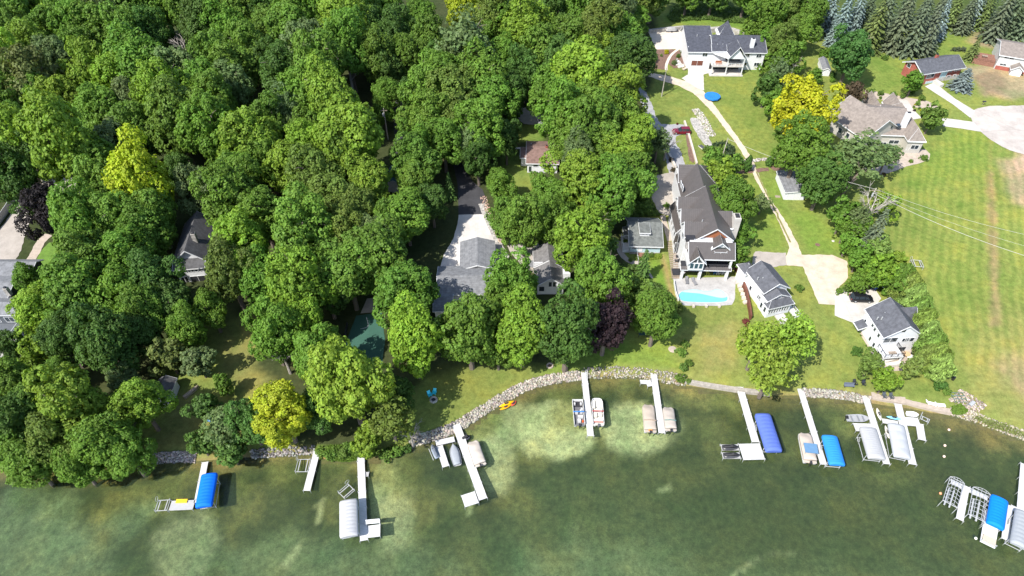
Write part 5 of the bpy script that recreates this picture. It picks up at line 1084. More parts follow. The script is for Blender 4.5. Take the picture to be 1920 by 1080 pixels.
def bare_lift(label, cs, z=.5, bars=0, arch=False, group=None, name='empty_boat_lift', ht=.9):
    c_, ang, L, W = quadpose(cs, z); r = thing(name, label, 'boat lift', (c_.x, c_.y, 0), ang, group)
    top = z if arch else ht
    for sx in (-1, 1):
        for sy in (-1, 1):
            mb = MB(); mb.tube([(sx * L / 2, sy * W / 2, -.45), (sx * L / 2, sy * W / 2, top)], .055, 6); mb.build('post', M['steel'], r)
    mb = MB(); zz = z
    for sy in (-1, 1): mb.tube([(-L / 2, sy * W / 2, zz), (L / 2, sy * W / 2, zz)], .06, 5)
    for sx in (-1, 1): mb.tube([(sx * L / 2, -W / 2, zz), (sx * L / 2, W / 2, zz)], .06, 5)
    mb.build('lift_frame', M['steel'], r)
    if arch:
        for i in range(bars):
            x = -L / 2 + L * i / (bars - 1); m2 = MB(); m2.tube([(x + (.1 + .18 * (i == bars - 1)) * (1 - s * s), s * W / 2, zz + .28 * (1 - s * s)) for s in [-1 + k / 4 for k in range(9)]], .038, 5); m2.build('hoop', M['steel'], r)
        m2 = MB()
        for s in (-.4, .1, .5): m2.tube([(-L / 2, s * W / 2, zz + .28 * (1 - s * s)), (L / 2 + .2, s * W / 2, zz + .28 * (1 - s * s))], .04, 5)
        m2.build('ridge_pole', M['steel'], r)
        m2 = MB(); m2.box(-L * .4, L * .3, -W * .22, -W * .12, .25, .4); m2.box(-L * .4, L * .3, W * .12, W * .22, .25, .4); m2.build('bunk', M['steel'], r)
    else:
        m2 = MB()
        for s in (-.3, .3): m2.box(-L / 2, L / 2, W * s - .07, W * s + .07, zz - .12, zz + .02)
        m2.build('bunk', M['deckgrey'], r)
        m2 = MB(); pts = [(L / 2 + .45 * math.cos(t), W / 2 + .1, z + .55 + .42 * math.sin(t)) for t in [k * math.pi / 6 for k in range(13)]]; m2.tube(pts, .03, 5, False); m2.build('winch_wheel', M['steel'], r)
    return r
def motor(r, x, y, c=(.02, .02, .022)):
    mb = MB(); mb.loft([[(x + dx * s, y + dy * s, z) for dx, dy in ((-.28, -.16), (.2, -.16), (.2, .16), (-.28, .16))] for z, s in ((.55, .7), (.7, 1), (1.05, 1.02), (1.18, .7))]); mb.box(x - .08, x + .08, y - .05, y + .05, -.5, .55); mb.box(x + .1, x + .5, y - .12, y + .12, .35, .5)
    return col(mb.build('outboard_motor', M['paint'], r), c)
def pontoon(label, cs, style, group=None, z=.8):
    c_, ang, L, W = quadpose(cs, z); r = thing('pontoon_boat', label, 'boat', (c_.x, c_.y, 0), ang, group); h = L / 2; w = W / 2
    for s in (-1, 1):
        mb = MB(); mb.tube([(-h + .1, s * (w - .35), .12), (h - .9, s * (w - .35), .12), (h - .3, s * (w - .35), .2), (h, s * (w - .35), .32)], [.3, .3, .22, .05], 10); mb.build('pontoon', M['steel'], r, True)
    ol = [(-h + .05, -w), (h * .72, -w), (h * .93, -w * .82), (h, -w * .45), (h, w * .45), (h * .93, w * .82), (h * .72, w), (-h + .05, w)] if style != 'grey' else [(-h, -w), (h, -w), (h, w), (-h, w)]
    mb = MB(); mb.prism([(x, y, .55) for x, y in ol], .1); o = mb.build('deck', M['matte'], r); col(o, (.5, .48, .43) if style != 'grey' else (.12, .12, .13))
    if style in ('red', 'grey'):
        mb = MB(); n = len(ol)
        for i in range(n - 1):
            p, q = Vector((*ol[i], .58)) * .985, Vector((*ol[i + 1], .58)) * .985; p.z = q.z = .58
            d = (q - p).normalized(); nn = Vector((-d.y, d.x, 0)) * .03
            mb.add([p - nn, q - nn, q + nn, p + nn] + [v + Vector((0, 0, .62)) for v in (p - nn, q - nn, q + nn, p + nn)], [(3, 2, 1, 0), (4, 5, 6, 7), (0, 1, 5, 4), (1, 2, 6, 5), (2, 3, 7, 6), (3, 0, 4, 7)])
        o = mb.build('rail_panel', M['paint'], r); col(o, (.66, .66, .66))
        seat = (.6, .57, .5) if style == 'red' else (.5, .5, .5); acc = (.32, .05, .05) if style == 'red' else (.03, .16, .5)
        if style == 'red':
            S = [(h * .25, h * .88, -w + .08, -w + .62), (h * .25, h * .88, w - .62, w - .08), (-h * .78, -h * .62, -w * .8, w * .8), (-h * .45, -h * .1, w * .2, w * .75), (-h * .4, -h * .15, -w * .7, -w * .2)]
        else:
            S = [(h * .62, h * .8, -w * .75, -w * .45), (h * .62, h * .8, w * .45, w * .75), (h * .02, h * .35, -w * .85, -w * .5), (-h * .12, h * .1, w * .1, w * .7), (-h * .45, -h * .25, -w * .8, w * .2), (-h * .8, -h * .55, -w * .3, w * .3)]
        for q in S:
            mb = MB(); mb.box(q[0], q[1], q[2], q[3], .555, .95); mb.box(q[0] + .02, q[0] + .14, q[2], q[3], .952, 1.25); col(mb.build('seat', M['matte'], r), seat)
        if style == 'grey':
            col(boxpart(r, 'fuel_tank', M['paint'], (-h * .78, -h * .64, -w * .8, -w * .5, .555, .9)), (.5, .1, .03)); col(boxpart(r, 'dark_mat', M['matte'], (h * .5, h * .95, -w * .9, w * .9, .553, .565)), (.03, .03, .035))
        col(boxpart(r, 'console', M['paint'], (-h * .08, h * .12, -w * .75, -w * .25, .56, 1.25)), (.55, .55, .55))
        mb = MB(); mb.tube([(-h * .1, -w * 1.02, 1.5), (-h * .1, w * 1.02, 1.5)], .11, 7); o = mb.build('folded_bimini', M['canvas'], r); col(o, acc)
        mb = MB()
        for s in (-1, 1): mb.tube([(h * .15, s * w, .9), (-h * .1, s * w, 1.5)], .025, 4); mb.tube([(-h * .5, s * w, .9), (-h * .1, s * w, 1.5)], .025, 4)
        mb.build('bimini_frame', M['steel'], r)
        if style == 'red': col(boxpart(r, 'stern_trim', M['paint'], (-h * .86, -h * .8, -w * .85, w * .85, .95, 1.02)), acc)
    else:
        c1 = {'beige': (.38, .325, .27), 'tan': (.37, .33, .29), 'cream': (.44, .395, .35), 'sand': (.42, .36, .31)}[style]; n = 22; rings = []
        for i in range(n + 1):
            t = i / n; x = -h * .86 + t * (h * .86 + h * .97); e = max(0, (t - .85) / .15); ww = w * .97 * (1 - .45 * e ** 2); zr = 1.15 + .28 * math.sin(math.pi * min(1, t * 1.15)) + .05 * math.sin(t * 19) - .3 * e
            rings.append([(x, -ww, .62)] + [(x, ww * s, 1.05 - .1 * e + (zr - 1.05) * (1 - s * s)) for s in (-1, -.75, -.4, 0, .4, .75, 1)] + [(x, ww, .62)])
        mb = MB(); mb.loft(rings); o = mb.build('mooring_cover', M['canvas'], r, True); col(o, c1)
        x = -h * .3
        if style != 'cream':
            acc = {'beige': (.28, .22, .17), 'tan': (.1, .2, .19), 'sand': (.1, .2, .3)}[style]
            if style == 'sand':
                mb = MB(); mb.prism([(-h * .62, -w * 1.05, 2.0), (h * .02, -w * 1.05, 2.05), (h * .02, w * .9, 2.05), (-h * .62, w * .9, 2.0)], .08); o = mb.build('bimini_top', M['canvas'], r); col(o, (.1, .2, .33))
                mb = MB(); [mb.tube([(xx, s * w * .85, .7), (xx, s * w * .85, 1.95)], .025, 4) for xx in (-h * .6, 0) for s in (-1, 1)]; mb.build('bimini_frame', M['steel'], r)
            else:
                mb = MB(); mb.tube([(x, -w * 1.0, 1.35), (x, 0, 1.52), (x, w * 1.0, 1.35)], .09, 6); col(mb.build('cover_strap', M['canvas'], r), acc)
        col(boxpart(r, 'swim_platform', M['matte'], (-h - .05, -h * .87, -w * .9, w * .9, .5, .62)), c1)
        if style == 'beige': col(boxpart(r, 'fuel_tank', M['paint'], (-h * .93, -h * .86, -.35, .35, .63, .9)), (.55, .22, .06))
    motor(r, -h - .1, 0, (.025, .025, .03) if style != 'red' else (.1, .1, .11)); return r
def hull(label, ctr, ang_px, L, W, color, inner=(.35, .35, .36), cover=False, name='rowboat', cat='boat', z=.35, parts=True, group=None, hh=.45):
    a = P(*ctr, z); b = P(*ang_px, z); an = math.atan2(b.y - a.y, b.x - a.x); g = max(0, th(a.x, a.y)); r = thing(name, label, cat, (a.x, a.y, g), an, group); n = 14; out = []; 
    for i in range(n + 1):
        t = i / n; x = -L / 2 + t * L; w = W / 2 * (min(1, .82 + .5 * t) if t < .55 else max(.02, 1 - ((t - .55) / .45) ** 2.2)); out.append((x, w, .12 * max(0, t - .5)))
    rings = [[(x, -w, hh + s), (x, -w * .72, -.05 + s), (x, 0, -.15 + s), (x, w * .72, -.05 + s), (x, w, hh + s), (x, w * .86, hh + s), (x, w * .62, .06 + s), (x, -w * .62, .06 + s), (x, -w * .86, hh + s)] for x, w, s in out]
    mb = MB(); mb.loft(rings); o = mb.build('hull', M['paint'], r, False); col(o, color)
    if cover:
        mb = MB(); mb.loft([[(x, -w * .98, hh + s + .01), (x, -w * .5, hh + .22 + s + .03 * math.sin(x * 5)), (x, 0, hh + .3 + s), (x, w * .5, hh + .22 + s), (x, w * .98, hh + s + .01)] for x, w, s in out]); o = mb.build('mooring_cover', M['canvas'], r, True); col(o, inner)
    elif parts:
        for t in (.25, .5, .72):
            i = int(t * n); x, w, s = out[i]; mb = MB(); mb.box(x - .14, x + .14, -w * .8, w * .8, hh - .16, hh - .08); col(mb.build('seat', M['matte'], r), inner)
    return r
def kayak(label, pa, pb, color, z=.5, group=None, name='kayak', W=.75):
    a, b = G(*pa, .2), G(*pb, .2); d = b - a; L = d.length; r = thing(name, label, name.replace('_', ' '), ((a.x + b.x) / 2, (a.y + b.y) / 2, (a.z + b.z) / 2 - .12), math.atan2(d.y, d.x), group); r.rotation_euler[1] = -math.atan2(d.z, d.xy.length)
    mb = MB(); n = 12; mb.loft([[(-L / 2 + L * i / n, w * W / 2 * math.cos(q), .2 + .2 * max(.25, w) * math.sin(q)) for q in [k * math.pi / 4 for k in range(8)]] for i in range(n + 1) for w in [max(.04, math.sin(math.pi * i / n) ** .7)]])
    o = mb.build('hull', M['paint'], r, True); col(o, color)
    mb = MB(); mb.lathe([(.02, .36), (.26, .395), (.28, .41), (.2, .4), (.02, .395)], 12); o = mb.build('cockpit', M['dark'], r); o.scale = (1.7, .8, 1); return r
def jetski(label, ctr, toward, color, cover=True, z=.6, group=None, L=3.1):
    a = P(*ctr, z); b = P(*toward, z); r = thing('jet_ski', label, 'jet ski', (a.x, a.y, z - .25), math.atan2(b.y - a.y, b.x - a.x), group); k = L / 3.1
    mb = MB(); mb.loft([[(x * k, -w, .0), (x * k, -w * 1.1, .3), (x * k, 0, .34), (x * k, w * 1.1, .3), (x * k, w, .0), (x * k, 0, -.12)] for x, w in ((-1.5, .42), (-.8, .5), (.3, .5), (1.0, .38), (1.5, .08))]); col(mb.build('hull', M['paint'], r, True), color)
    mb = MB(); mb.loft([[(x * k, -w, .32), (x * k, -w * .8, zt), (x * k, w * .8, zt), (x * k, w, .32)] for x, w, zt in ((-1.35, .25, .4), (-.9, .25, .72), (-.2, .22, .66), (.15, .25, .95), (.45, .28, .9), (1.2, .15, .45))]); col(mb.build('seat', M['canvas'] if cover else M['matte'], r, True), tuple(c * .6 for c in color))
    mb = MB(); mb.tube([(.25, -.4, .98), (.25, .4, .98)], .04, 5); mb.build('handlebar', M['dark'], r); return r

dock('narrow white dock running under the bright blue canopy lift on the left', [((384.5, 866), (369.5, 942), 1.1)])
dock('grey planked platform joining the left dock to the empty watercraft lift', [((319, 948), (364, 946), 1.75)], mat=M['deckgrey'], name='dock_platform')
canopy_lift('boat lift with bright royal blue canopy beside the left grey platform', [(376.7, 888.5), (407.3, 885.5), (396, 948.6), (365, 949.6)], (.0, .13, .75), zt=2.4)
bare_lift('empty watercraft lift left of the grey dock platform', [(295.8, 938), (320.7, 937.4), (311.6, 957), (292, 957.8)])
f_ = P(340.5, 938.5, .75); r = thing('yellow_dock_float', 'yellow padded float lying on the grey dock platform', 'float', (f_.x, f_.y, .56), .03); mb = MB(); [mb.loft([[(x, y0 + .02, .0), (x, y0, .12), (x, y0 + .1, .22), (x, y0 + .28, .22), (x, y0 + .36, .12), (x, y0 + .34, 0)] for x in (-.95, .95)]) for y0 in (-.4, -.02)]; col(mb.build('cushion', M['matte'], r), (.75, .47, .03))
dock('short plain white dock right of the rocky bank under the yellow-tinged tree', [((594.4, 845), (575, 920), 1.22)])
bare_lift('empty square lift hugging the short plain white dock', [(558.5, 860.8), (582.8, 861.8), (576, 885), (554.6, 884)])
dock('long white dock with end platform beside the large white canopy', [((675.6, 838), (682.4, 1013.5), 1.3), ((689, 997), (713, 994), 2.1)])
f_ = P(699.5, 981, .6); r = thing('dock_bench', 'white slatted bench on the platform of the long dock', 'bench', (f_.x, f_.y, .56), .1); boxpart(r, 'seat', M['white'], (-1.2, 1.2, -.25, .25, .4, .46)); boxpart(r, 'backrest', M['white'], (-1.2, 1.2, .2, .27, .5, .95)); [boxpart(r, 'leg', M['white'], (x - .04, x + .04, -.22, .22, 0, .4)) for x in (-1.1, 1.1)]
dock('small grey step float on the right side of the long dock', [((684.5, 889), (691.5, 889), .85)], name='step_float', mat=M['deckgrey'], z=.35)
canopy_lift('boat lift with big plain white canopy left of the long dock', [(636, 938), (669.8, 934.2), (672, 1002.7), (636, 1007.5)], (.37, .375, .39), zt=2.5)
bare_lift('empty lift standing skewed like a diamond above the big white canopy', [(651.8, 907.5), (665.4, 919), (647, 934.7), (634, 923)])
dock('broad white Z-shaped dock with side slip and end platform', [((848, 777), (906, 936), 1.5), ((868, 940), (894, 931.5), 2.3), ((817, 831), (852, 823), 1.1), ((823.5, 836), (836, 875), 1.25)])
hull('small boat under a grey fitted cover inside the slip of the Z-shaped dock', (853.5, 852), (849, 833), 4.4, 1.9, (.4, .4, .42), (.27, .29, .32), True, 'covered_boat')
r = jetski('silver-blue jet ski on a small lift left of the Z-shaped dock', (815, 846), (810, 834), (.2, .23, .28), False, .7); [boxpart(r, 'lift_rail', M['steel'], (-1.3, 1.3, s - .05, s + .05, -.45, -.3)) for s in (-.75, .75)]
pontoon('pontoon boat under a cream cover on the right of the Z-shaped dock', [(875, 830), (896, 823.5), (912, 868), (890, 876)], 'cream')
jetski('little dark watercraft moored by the shore end of the Z-shaped dock', (873.5, 820.5), (880, 818), (.05, .05, .06), False, .4, L=1.7)
dock('straight white dock between the two open pontoon boats', [((1095, 698), (1107.3, 817.5), 1.22)])
f_ = P(1099.5, 703, .8); r = thing('dock_ladder', 'white folded ladder on the shore end of the dock between the open pontoons', 'ladder', (f_.x, f_.y, .56), 1.5); mb = MB(); [mb.tube([(-1.3, s, .15), (1.2, s, .5)], .04, 5) for s in (-.18, .18)]; [mb.tube([(x, -.18, .15 + (x + 1.3) * .14), (x, .18, .15 + (x + 1.3) * .14)], .03, 4) for x in (-1, -.5, 0, .5, 1)]; mb.build('frame', M['white'], r)
pontoon('open grey pontoon boat with black seats and folded blue bimini', [(1072.5, 751.5), (1092.5, 750), (1096.5, 796), (1077, 796.7)], 'grey')
pontoon('open white pontoon boat with dark red trim and cream seats', [(1108.5, 748.5), (1129, 748.5), (1132.5, 796), (1112, 796.7)], 'red')
dock('straight white dock with a small side landing between the covered pontoons', [((1223.9, 688.5), (1241, 812), 1.25), ((1200.5, 715.5), (1220.5, 716.5), .9), ((1212, 720), (1222, 718), 1.3)])
pontoon('pontoon boat under beige cover with orange tank at its stern', [(1204, 758.5), (1226, 757.5), (1231.5, 809), (1208, 809)], 'beige')
pontoon('pontoon boat under tan cover with green strap', [(1241, 763), (1263, 763), (1268.5, 805), (1248, 807.8)], 'tan')
dock('white dock running from the concrete seawall to a wide square platform', [((1386.7, 725), (1417, 829), 1.4), ((1389, 847), (1429.5, 846), 3.3)])
r = dock('grey floating jet ski port left of the wide square platform', [((1352, 839), (1385, 838.5), 1.25), ((1354, 854), (1388, 854), 1.25)], mat=M['deckgrey'], name='jet_ski_float', z=.35)
jetski('dark covered jet ski in the upper bay of the grey float', (1369.7, 838.5), (1385, 838), (.05, .05, .055), True, .65)
jetski('dark covered jet ski in the lower bay of the grey float', (1372, 853.5), (1388, 853), (.055, .055, .06), True, .65)
canopy_lift('boat lift with muted violet-blue canopy right of the square platform', [(1415.8, 776), (1445, 773.5), (1467, 843), (1438.6, 847)], (.08, .13, .42), zt=2.4, skirt=.5)
dock('slender white dock between the beige bimini pontoon and the sky-blue canopy', [((1499.7, 726), (1544.6, 870.8), 1.18)])
pontoon('beige covered pontoon boat with slate-blue bimini top', [(1496.5, 811), (1520, 811.5), (1532, 865), (1508, 868)], 'sand')
canopy_lift('boat lift with sky-blue ribbed canopy right of the slender dock', [(1541.7, 815.7), (1570, 815.7), (1585.8, 870), (1556.7, 871.7)], (.02, .2, .6), zt=2.4, bands=12)
dock('white dock with left landing beside the aluminium fishing boat', [((1622.5, 742.5), (1663, 870), 1.22), ((1602, 800.5), (1637, 801.5), 1.7)])
canopy_lift('boat lift with white ribbed canopy next to the aluminium fishing boat', [(1613, 801), (1643, 800), (1661.7, 858), (1630, 861)], (.33, .335, .345), zt=2.4, bands=14)
r = hull('open aluminium fishing boat moored across the left of its dock', (1610, 783.5), (1630, 783.5), 4.4, 1.75, (.3, .31, .33), (.18, .19, .21), name='fishing_boat', z=.5); motor(r, -2.4, 0)
kayak('cream paddleboard hung on the upper right edge of the ribbed-canopy dock', (1639.5, 771), (1647, 795), (.6, .55, .46), name='paddleboard', W=.8)
kayak('cream paddleboard hung on the lower right edge of the ribbed-canopy dock', (1652.5, 807), (1660, 832), (.6, .55, .46), name='paddleboard', W=.7)
dock('white dock with hooked right arm near the paver lake walk', [((1683.7, 757), (1711.7, 870.8), 1.35), ((1693, 789), (1724, 791.5), 1.9), ((1724, 794), (1729, 825), 1.35), ((1654, 788.5), (1684, 793.5), 1.0)])
canopy_lift('boat lift with smooth pale white canopy on the hooked dock', [(1665.8, 793), (1696.7, 795.7), (1709, 858), (1678, 856.7)], (.36, .375, .395), zt=2.4, bands=4)
kayak('light blue and white paddleboard lying on the left arm of the hooked dock', (1657, 788), (1685, 793), (.2, .52, .72), name='paddleboard', W=.7)
for o in [q for q in bpy.data.objects if q.name.startswith('paddleboard')]: o.location.z = .62
hull('small white pedal boat tied above the hooked dock', (1711.7, 776.5), (1720, 777.5), 2.2, 1.2, (.7, .7, .7), (.55, .55, .55), name='pedal_boat', z=.4)
bare_lift('small empty lift frame at the outer right of the hooked dock', [(1727, 780), (1743, 786), (1741, 791), (1725, 786)], ht=.6)
dock('white cross dock with finger in front of the empty canopy frames', [((1783, 902), (1852, 934), .95), ((1811.5, 911), (1799.5, 974.5), 1.15)])
dock('white dock between the blue canopy and the grey canopy at lower right', [((1893, 947), (1885, 1012), 1.15), ((1896, 951), (1920, 961), 1.0)])
dock('white dock at the right edge leading down to the grey canopy', [((1921, 870), (1914, 955), 1.2)])
bare_lift('bare hooped canopy frame farthest left in the lower right harbour', [(1780.7, 893.6), (1809.8, 907), (1794, 951.8), (1769, 938.5)], z=1.9, bars=8, arch=True, name='hooped_boat_lift')
bare_lift('bare hooped canopy frame beside the bright blue canopy', [(1826, 914), (1857, 926.7), (1849, 979), (1814.5, 964)], z=1.9, bars=8, arch=True, name='hooped_boat_lift')
_, c_, ang, L, W = canopy_lift('boat lift with bright azure canopy over a white boat at lower right', [(1860, 926.5), (1892.5, 938), (1884.6, 991), (1850.7, 981.8)], (.0, .17, .65), zt=2.4, bands=10)
r = thing('pontoon_boat', 'white boat with cream stern sticking out below the azure canopy', 'boat', (c_.x - math.cos(ang) * 2.2, c_.y - math.sin(ang) * 2.2, 0), ang); boxpart(r, 'deck', M['white'], (-3.6, 3, -1.1, 1.1, .4, .6)); col(boxpart(r, 'seat', M['matte'], (-3.3, -2.2, -.95, .95, .6, 1.0)), (.5, .42, .32)); railing(r, [(-3.5, -1.05), (-3.55, 1.05)], .6, .7, M['steel'])
canopy_lift('boat lift with pale grey canopy cut by the lower right edge', [(1905, 952.5), (1937, 965), (1927, 1032), (1896, 1014)], (.27, .29, .31), zt=2.5, bands=9)
for i, (x, y) in enumerate([(1779.6, 805.5), (1772, 835), (1770.5, 855.5), (1763.7, 924.7), (1830, 1009)]):
    p = P(x, y, .15); mb = MB(); mb.lathe([(.02, -.2), (.2, -.12), (.25, .05), (.2, .2), (.06, .3), (.02, .32)], 10); o = mb.build('buoy', M['paint'], None, True); o.location = (p.x, p.y, .05); col(o, (.75, .3, .15) if i == 3 else (.75, .55, .45) if i < 3 else (.7, .72, .6))
    tag(o, ['pale buoy nearest the hooked dock and shore', 'middle pale buoy between the hooked dock and the canopy frames', 'pale buoy just above the canopy frames, lowest of the pale three', 'orange buoy left of the bare canopy frame', 'tiny pale green float below the azure canopy'][i], 'buoy')
# ------------------------------------------------------------------ shore edging
def wall_line(name, label, px, h, w, mat, cat='wall', zb=-.6, ztop=None, hidden=False, part=None):
    pts = [G(*p) for p in px]; o0 = pts[0]; mb = MB()
    for a, b in zip(pts[:-1], pts[1:]):
        d = (b - a).xy.normalized(); n = Vector((-d.y, d.x)) * w / 2; e = d * .02
        za, zb_ = (ztop, ztop) if ztop is not None else (a.z + h, b.z + h)
        vs = [((a.xy - n), za), ((b.xy - n), zb_), ((b.xy + n), zb_), ((a.xy + n), za)]
        q = [Vector((v.x - o0.x, v.y - o0.y, z)) for v, z in vs]; q2 = [Vector((v.x, v.y, min(o0.z, a.z, b.z) + zb)) for v in q]
        mb.add(q + q2, [(0, 1, 2, 3), (7, 6, 5, 4), (0, 4, 5, 1), (1, 5, 6, 2), (2, 6, 7, 3), (3, 7, 4, 0)])
    o = mb.build(name, mat); o.location = (o0.x, o0.y, 0); return tag(o, label, cat)
wall_line('seawall', 'pale concrete seawall along the lawn below the pool', [(1284, 716), (1310, 721), (1345, 727), (1390, 734), (1442, 740)], 0, .9, mat_noisy('weathered_seawall', (.33, .3, .26), 1.5, .2, .9, 6), 'seawall', zb=-2, ztop=.75)
wall_line('lake_walk', 'pinkish paver walk along the water with two dark chairs', [(1634, 741), (1665, 746), (1698, 751)], 0, 1.7, M['pave'], 'walkway', zb=-2, ztop=.8)
wall_line('lake_walk', 'narrow pinkish walkway continuing right to the white loungers', [(1697, 753.5), (1740, 765), (1781, 774)], 0, 1.1, M['pave'], 'walkway', zb=-2, ztop=.72)
wall_line('board_fence', 'tall pale board fence along the gravel drive at the left', [(-20, 445), (0, 421), (17, 397), (28.5, 377), (49, 346), (66, 320)], 2.0, .1, mat_stripe('pale_fence_boards', (.42, .43, .43), 1, .35, .7, .1, .12), 'fence')
wall_line('wooden_fence', 'reddish brown timber fence between the pool lawn and the sunroom house', [(1374, 492), (1386, 520), (1397, 550), (1404, 583), (1406, 600)], 1.5, .35, M['redwood'], 'fence')
wall_line('retaining_wall', 'cream retaining wall behind the parked dark red vehicle', [(1283, 229), (1290, 250), (1297, 275), (1306, 308)], .6, .5, M['creamconcrete'])
wall_line('retaining_wall', 'cream stepped wall between grey gravel drive and parking court', [(1247, 280), (1259, 302), (1268, 322), (1279, 368), (1281, 382)], .9, .55, M['creamconcrete'])
wall_line('retaining_wall', 'curved grey block wall behind the white hillside house', [(1216, 62), (1240, 59), (1279, 55)], 1.2, 1.0, M['stone'])
wall_line('retaining_wall', 'long curving grey stone wall right behind the turret of the hillside house', [(1329, 60), (1350, 58), (1370, 60), (1400, 70), (1425, 82), (1441, 98)], 1.4, 1.6, M['stone'])
wall_line('pool_screen', 'white low glass screen at the left end of the pool terrace', [(1263, 530), (1266, 550), (1272, 566)], .9, .1, M['white'], 'screen')
wall_line('sheet_piling', 'rust brown timber bank edging right of the short dock', [(601, 857), (625, 862), (650, 863), (667, 861)], .15, .25, mat_noisy('rusty_timber', (.3, .16, .05), 3, .3, .9), 'bank edging', zb=-1.2)
wall_line('court_wall', 'dark low wall on the left of the green sport court', [(652, 610), (647, 640)], 1.0, .2, M['dark'], 'wall')
wall_line('patio_kerb', 'pale stone kerb at the lower edge of the left patio', [(-20, 668), (20, 668), (42, 664), (50, 645)], .5, .5, M['concrete'], 'kerb')
stp = thing('timber_steps', 'long flight of timber steps between the cottage and the metal-roofed house', 'steps', tuple(G(1258, 455)))
a_, b_ = G(1257, 455), G(1266, 522); n = 20
for i in range(n):
    p = a_.lerp(b_, i / (n - 1)); p.z = th(p.x, p.y); q = p - a_; boxpart(stp, 'step', M['wood'], (q.x - .95, q.x + .95, q.y - .16, q.y + .16, q.z - .4, q.z + .2))
bl = random.Random(3)
for i, (x, y) in enumerate([(1383, 531), (1386, 538), (1389, 545), (1392, 553), (1394, 560), (1397, 568)]):
    g = G(x, y); M_ = Matrix.Translation(g) @ Matrix.Rotation(bl.uniform(-.3, .3), 4, 'Z'); mb = MB(); mb.box(-.45, .45, -.4, .4, -.3, .45, Matrix.Rotation(bl.uniform(-.2, .2), 4, 'X')); mb.box(-.3, .35, -.25, .3, .4, .62)
    o = mb.build('edging_stone', M['creamconcrete']); o.matrix_world = M_; tag(o, f'squared pale stone beside the reddish timber fence, {["first", "second", "third", "fourth", "fifth", "sixth"][i]} down from the pool terrace', 'stone', 'squared stones by the timber fence')
# riprap banks: too many small stones to count
ico = bmesh.new(); bmesh.ops.create_icosphere(ico, subdivisions=1, radius=1); IV = np.array([v.co[:] for v in ico.verts]); IF = np.array([[v.index for v in f.verts] for f in ico.faces]); ico.free()
def riprap(name, px, width_m, n, seed, tint=(.42, .4, .37), rs_=(.16, .42), inland=0.35):
    rs = np.random.RandomState(seed); pts = np.array([P(*p)[:2] for p in px]); seg = np.diff(pts, axis=0); ln = np.hypot(*seg.T); cum = np.concatenate([[0], np.cumsum(ln)])
    s = rs.uniform(0, cum[-1], n); i = np.clip(np.searchsorted(cum, s) - 1, 0, len(seg) - 1); t = (s - cum[i]) / ln[i]; base = pts[i] + seg[i] * t[:, None]; d = seg[i] / ln[i][:, None]; nn = np.stack([-d[:, 1], d[:, 0]], 1)
    off = rs.uniform(-inland, width_m, n); xy = base + nn * off[:, None]; z = hgt(xy[:, 0], xy[:, 1]); r = rs.uniform(*rs_, n)
    rot = rs.normal(size=(n, 3, 3)); q_ = np.linalg.qr(rot)[0]; sc = np.stack([r, r * rs.uniform(.6, .9, n), r * rs.uniform(.45, .75, n)], 1)
    V = np.einsum('nij,nvj->nvi', q_, IV[None] * (1 + rs.normal(size=(n, 12, 1)) * .12) * sc[:, None, :]) + np.stack([xy[:, 0], xy[:, 1], z + r * .2], 1)[:, None]
    F = (IF[None] + (np.arange(n) * 12)[:, None, None]).reshape(-1, 3); me = bpy.data.meshes.new(name); V = V.reshape(-1, 3); me.vertices.add(len(V)); me.vertices.foreach_set('co', V.ravel()); me.loops.add(F.size); me.loops.foreach_set('vertex_index', F.ravel()); me.polygons.add(len(F)); me.polygons.foreach_set('loop_start', np.arange(0, F.size, 3)); me.polygons.foreach_set('loop_total', np.full(len(F), 3)); me.update(calc_edges=True)
    g = rs.uniform(.33, 1.0, n)[:, None] * np.array(tint) * rs.uniform(.92, 1.08, (n, 3)); set_attr(me, 'col', np.repeat(g, 12, 0)); me.materials.append(RK); o = bpy.data.objects.new(name, me); COL.objects.link(o); return tag(o, None, None, None, 'stuff')
RK, _nt, _p = nm('bank_stones'); _at = node(_nt, 'ShaderNodeAttribute'); _at.attribute_name = 'col'; _nt.links.new(_at.outputs['Color'], _p.inputs['Base Color']); _p.inputs['Roughness'].default_value = .9; _p.inputs['Specular IOR Level'].default_value = .2
riprap('riprap_stones', [(272, 868), (300, 866), (330, 864), (366, 864)], 1.5, 560, 1, (.44, .38, .34), (.14, .34))
riprap('riprap_stones', [(470, 857), (530, 852), (590, 850)], 1.2, 300, 2, (.3, .28, .26))  # darker stone tint carries the shade on this stretch of bank
riprap('riprap_stones', [(770, 838), (790, 830), (835, 817), (870, 800), (905, 777), (950, 750), (985, 730), (1030, 718), (1090, 709)], 1.5, 2500, 3, (.42, .38, .32), (.1, .42))
riprap('riprap_stones', [(1090, 709), (1150, 706), (1200, 708), (1250, 716), (1284, 722)], 1.9, 600, 4, (.4, .37, .3), (.12, .34))
riprap('riprap_stones', [(1505, 741), (1540, 742), (1580, 746), (1632, 756)], 1.2, 700, 5, (.38, .35, .3), (.1, .42))
riprap('riprap_stones', [(1785, 780), (1800, 781), (1830, 791), (1860, 802), (1920, 824)], 1.6, 520, 6, (.42, .38, .3), (.1, .28))
riprap('outfall_stones', [(1800, 775), (1815, 765), (1825, 752)], 3.0, 420, 7, (.48, .4, .34), (.12, .3), 2)
riprap('swale_stones', [(1299, 226), (1310, 240), (1320, 257), (1330, 275)], 1.3, 620, 8, (.55, .52, .47), (.12, .3), 1.3)
riprap('rock_garden_stones', [(906, 384), (914, 405), (930, 440), (944, 470)], .8, 300, 9, (.5, .36, .28), (.12, .34), .8)
riprap('boulder_row', [(1378, 323), (1410, 320), (1438, 317)], .8, 120, 10, (.5, .46, .42), (.2, .5), .3)
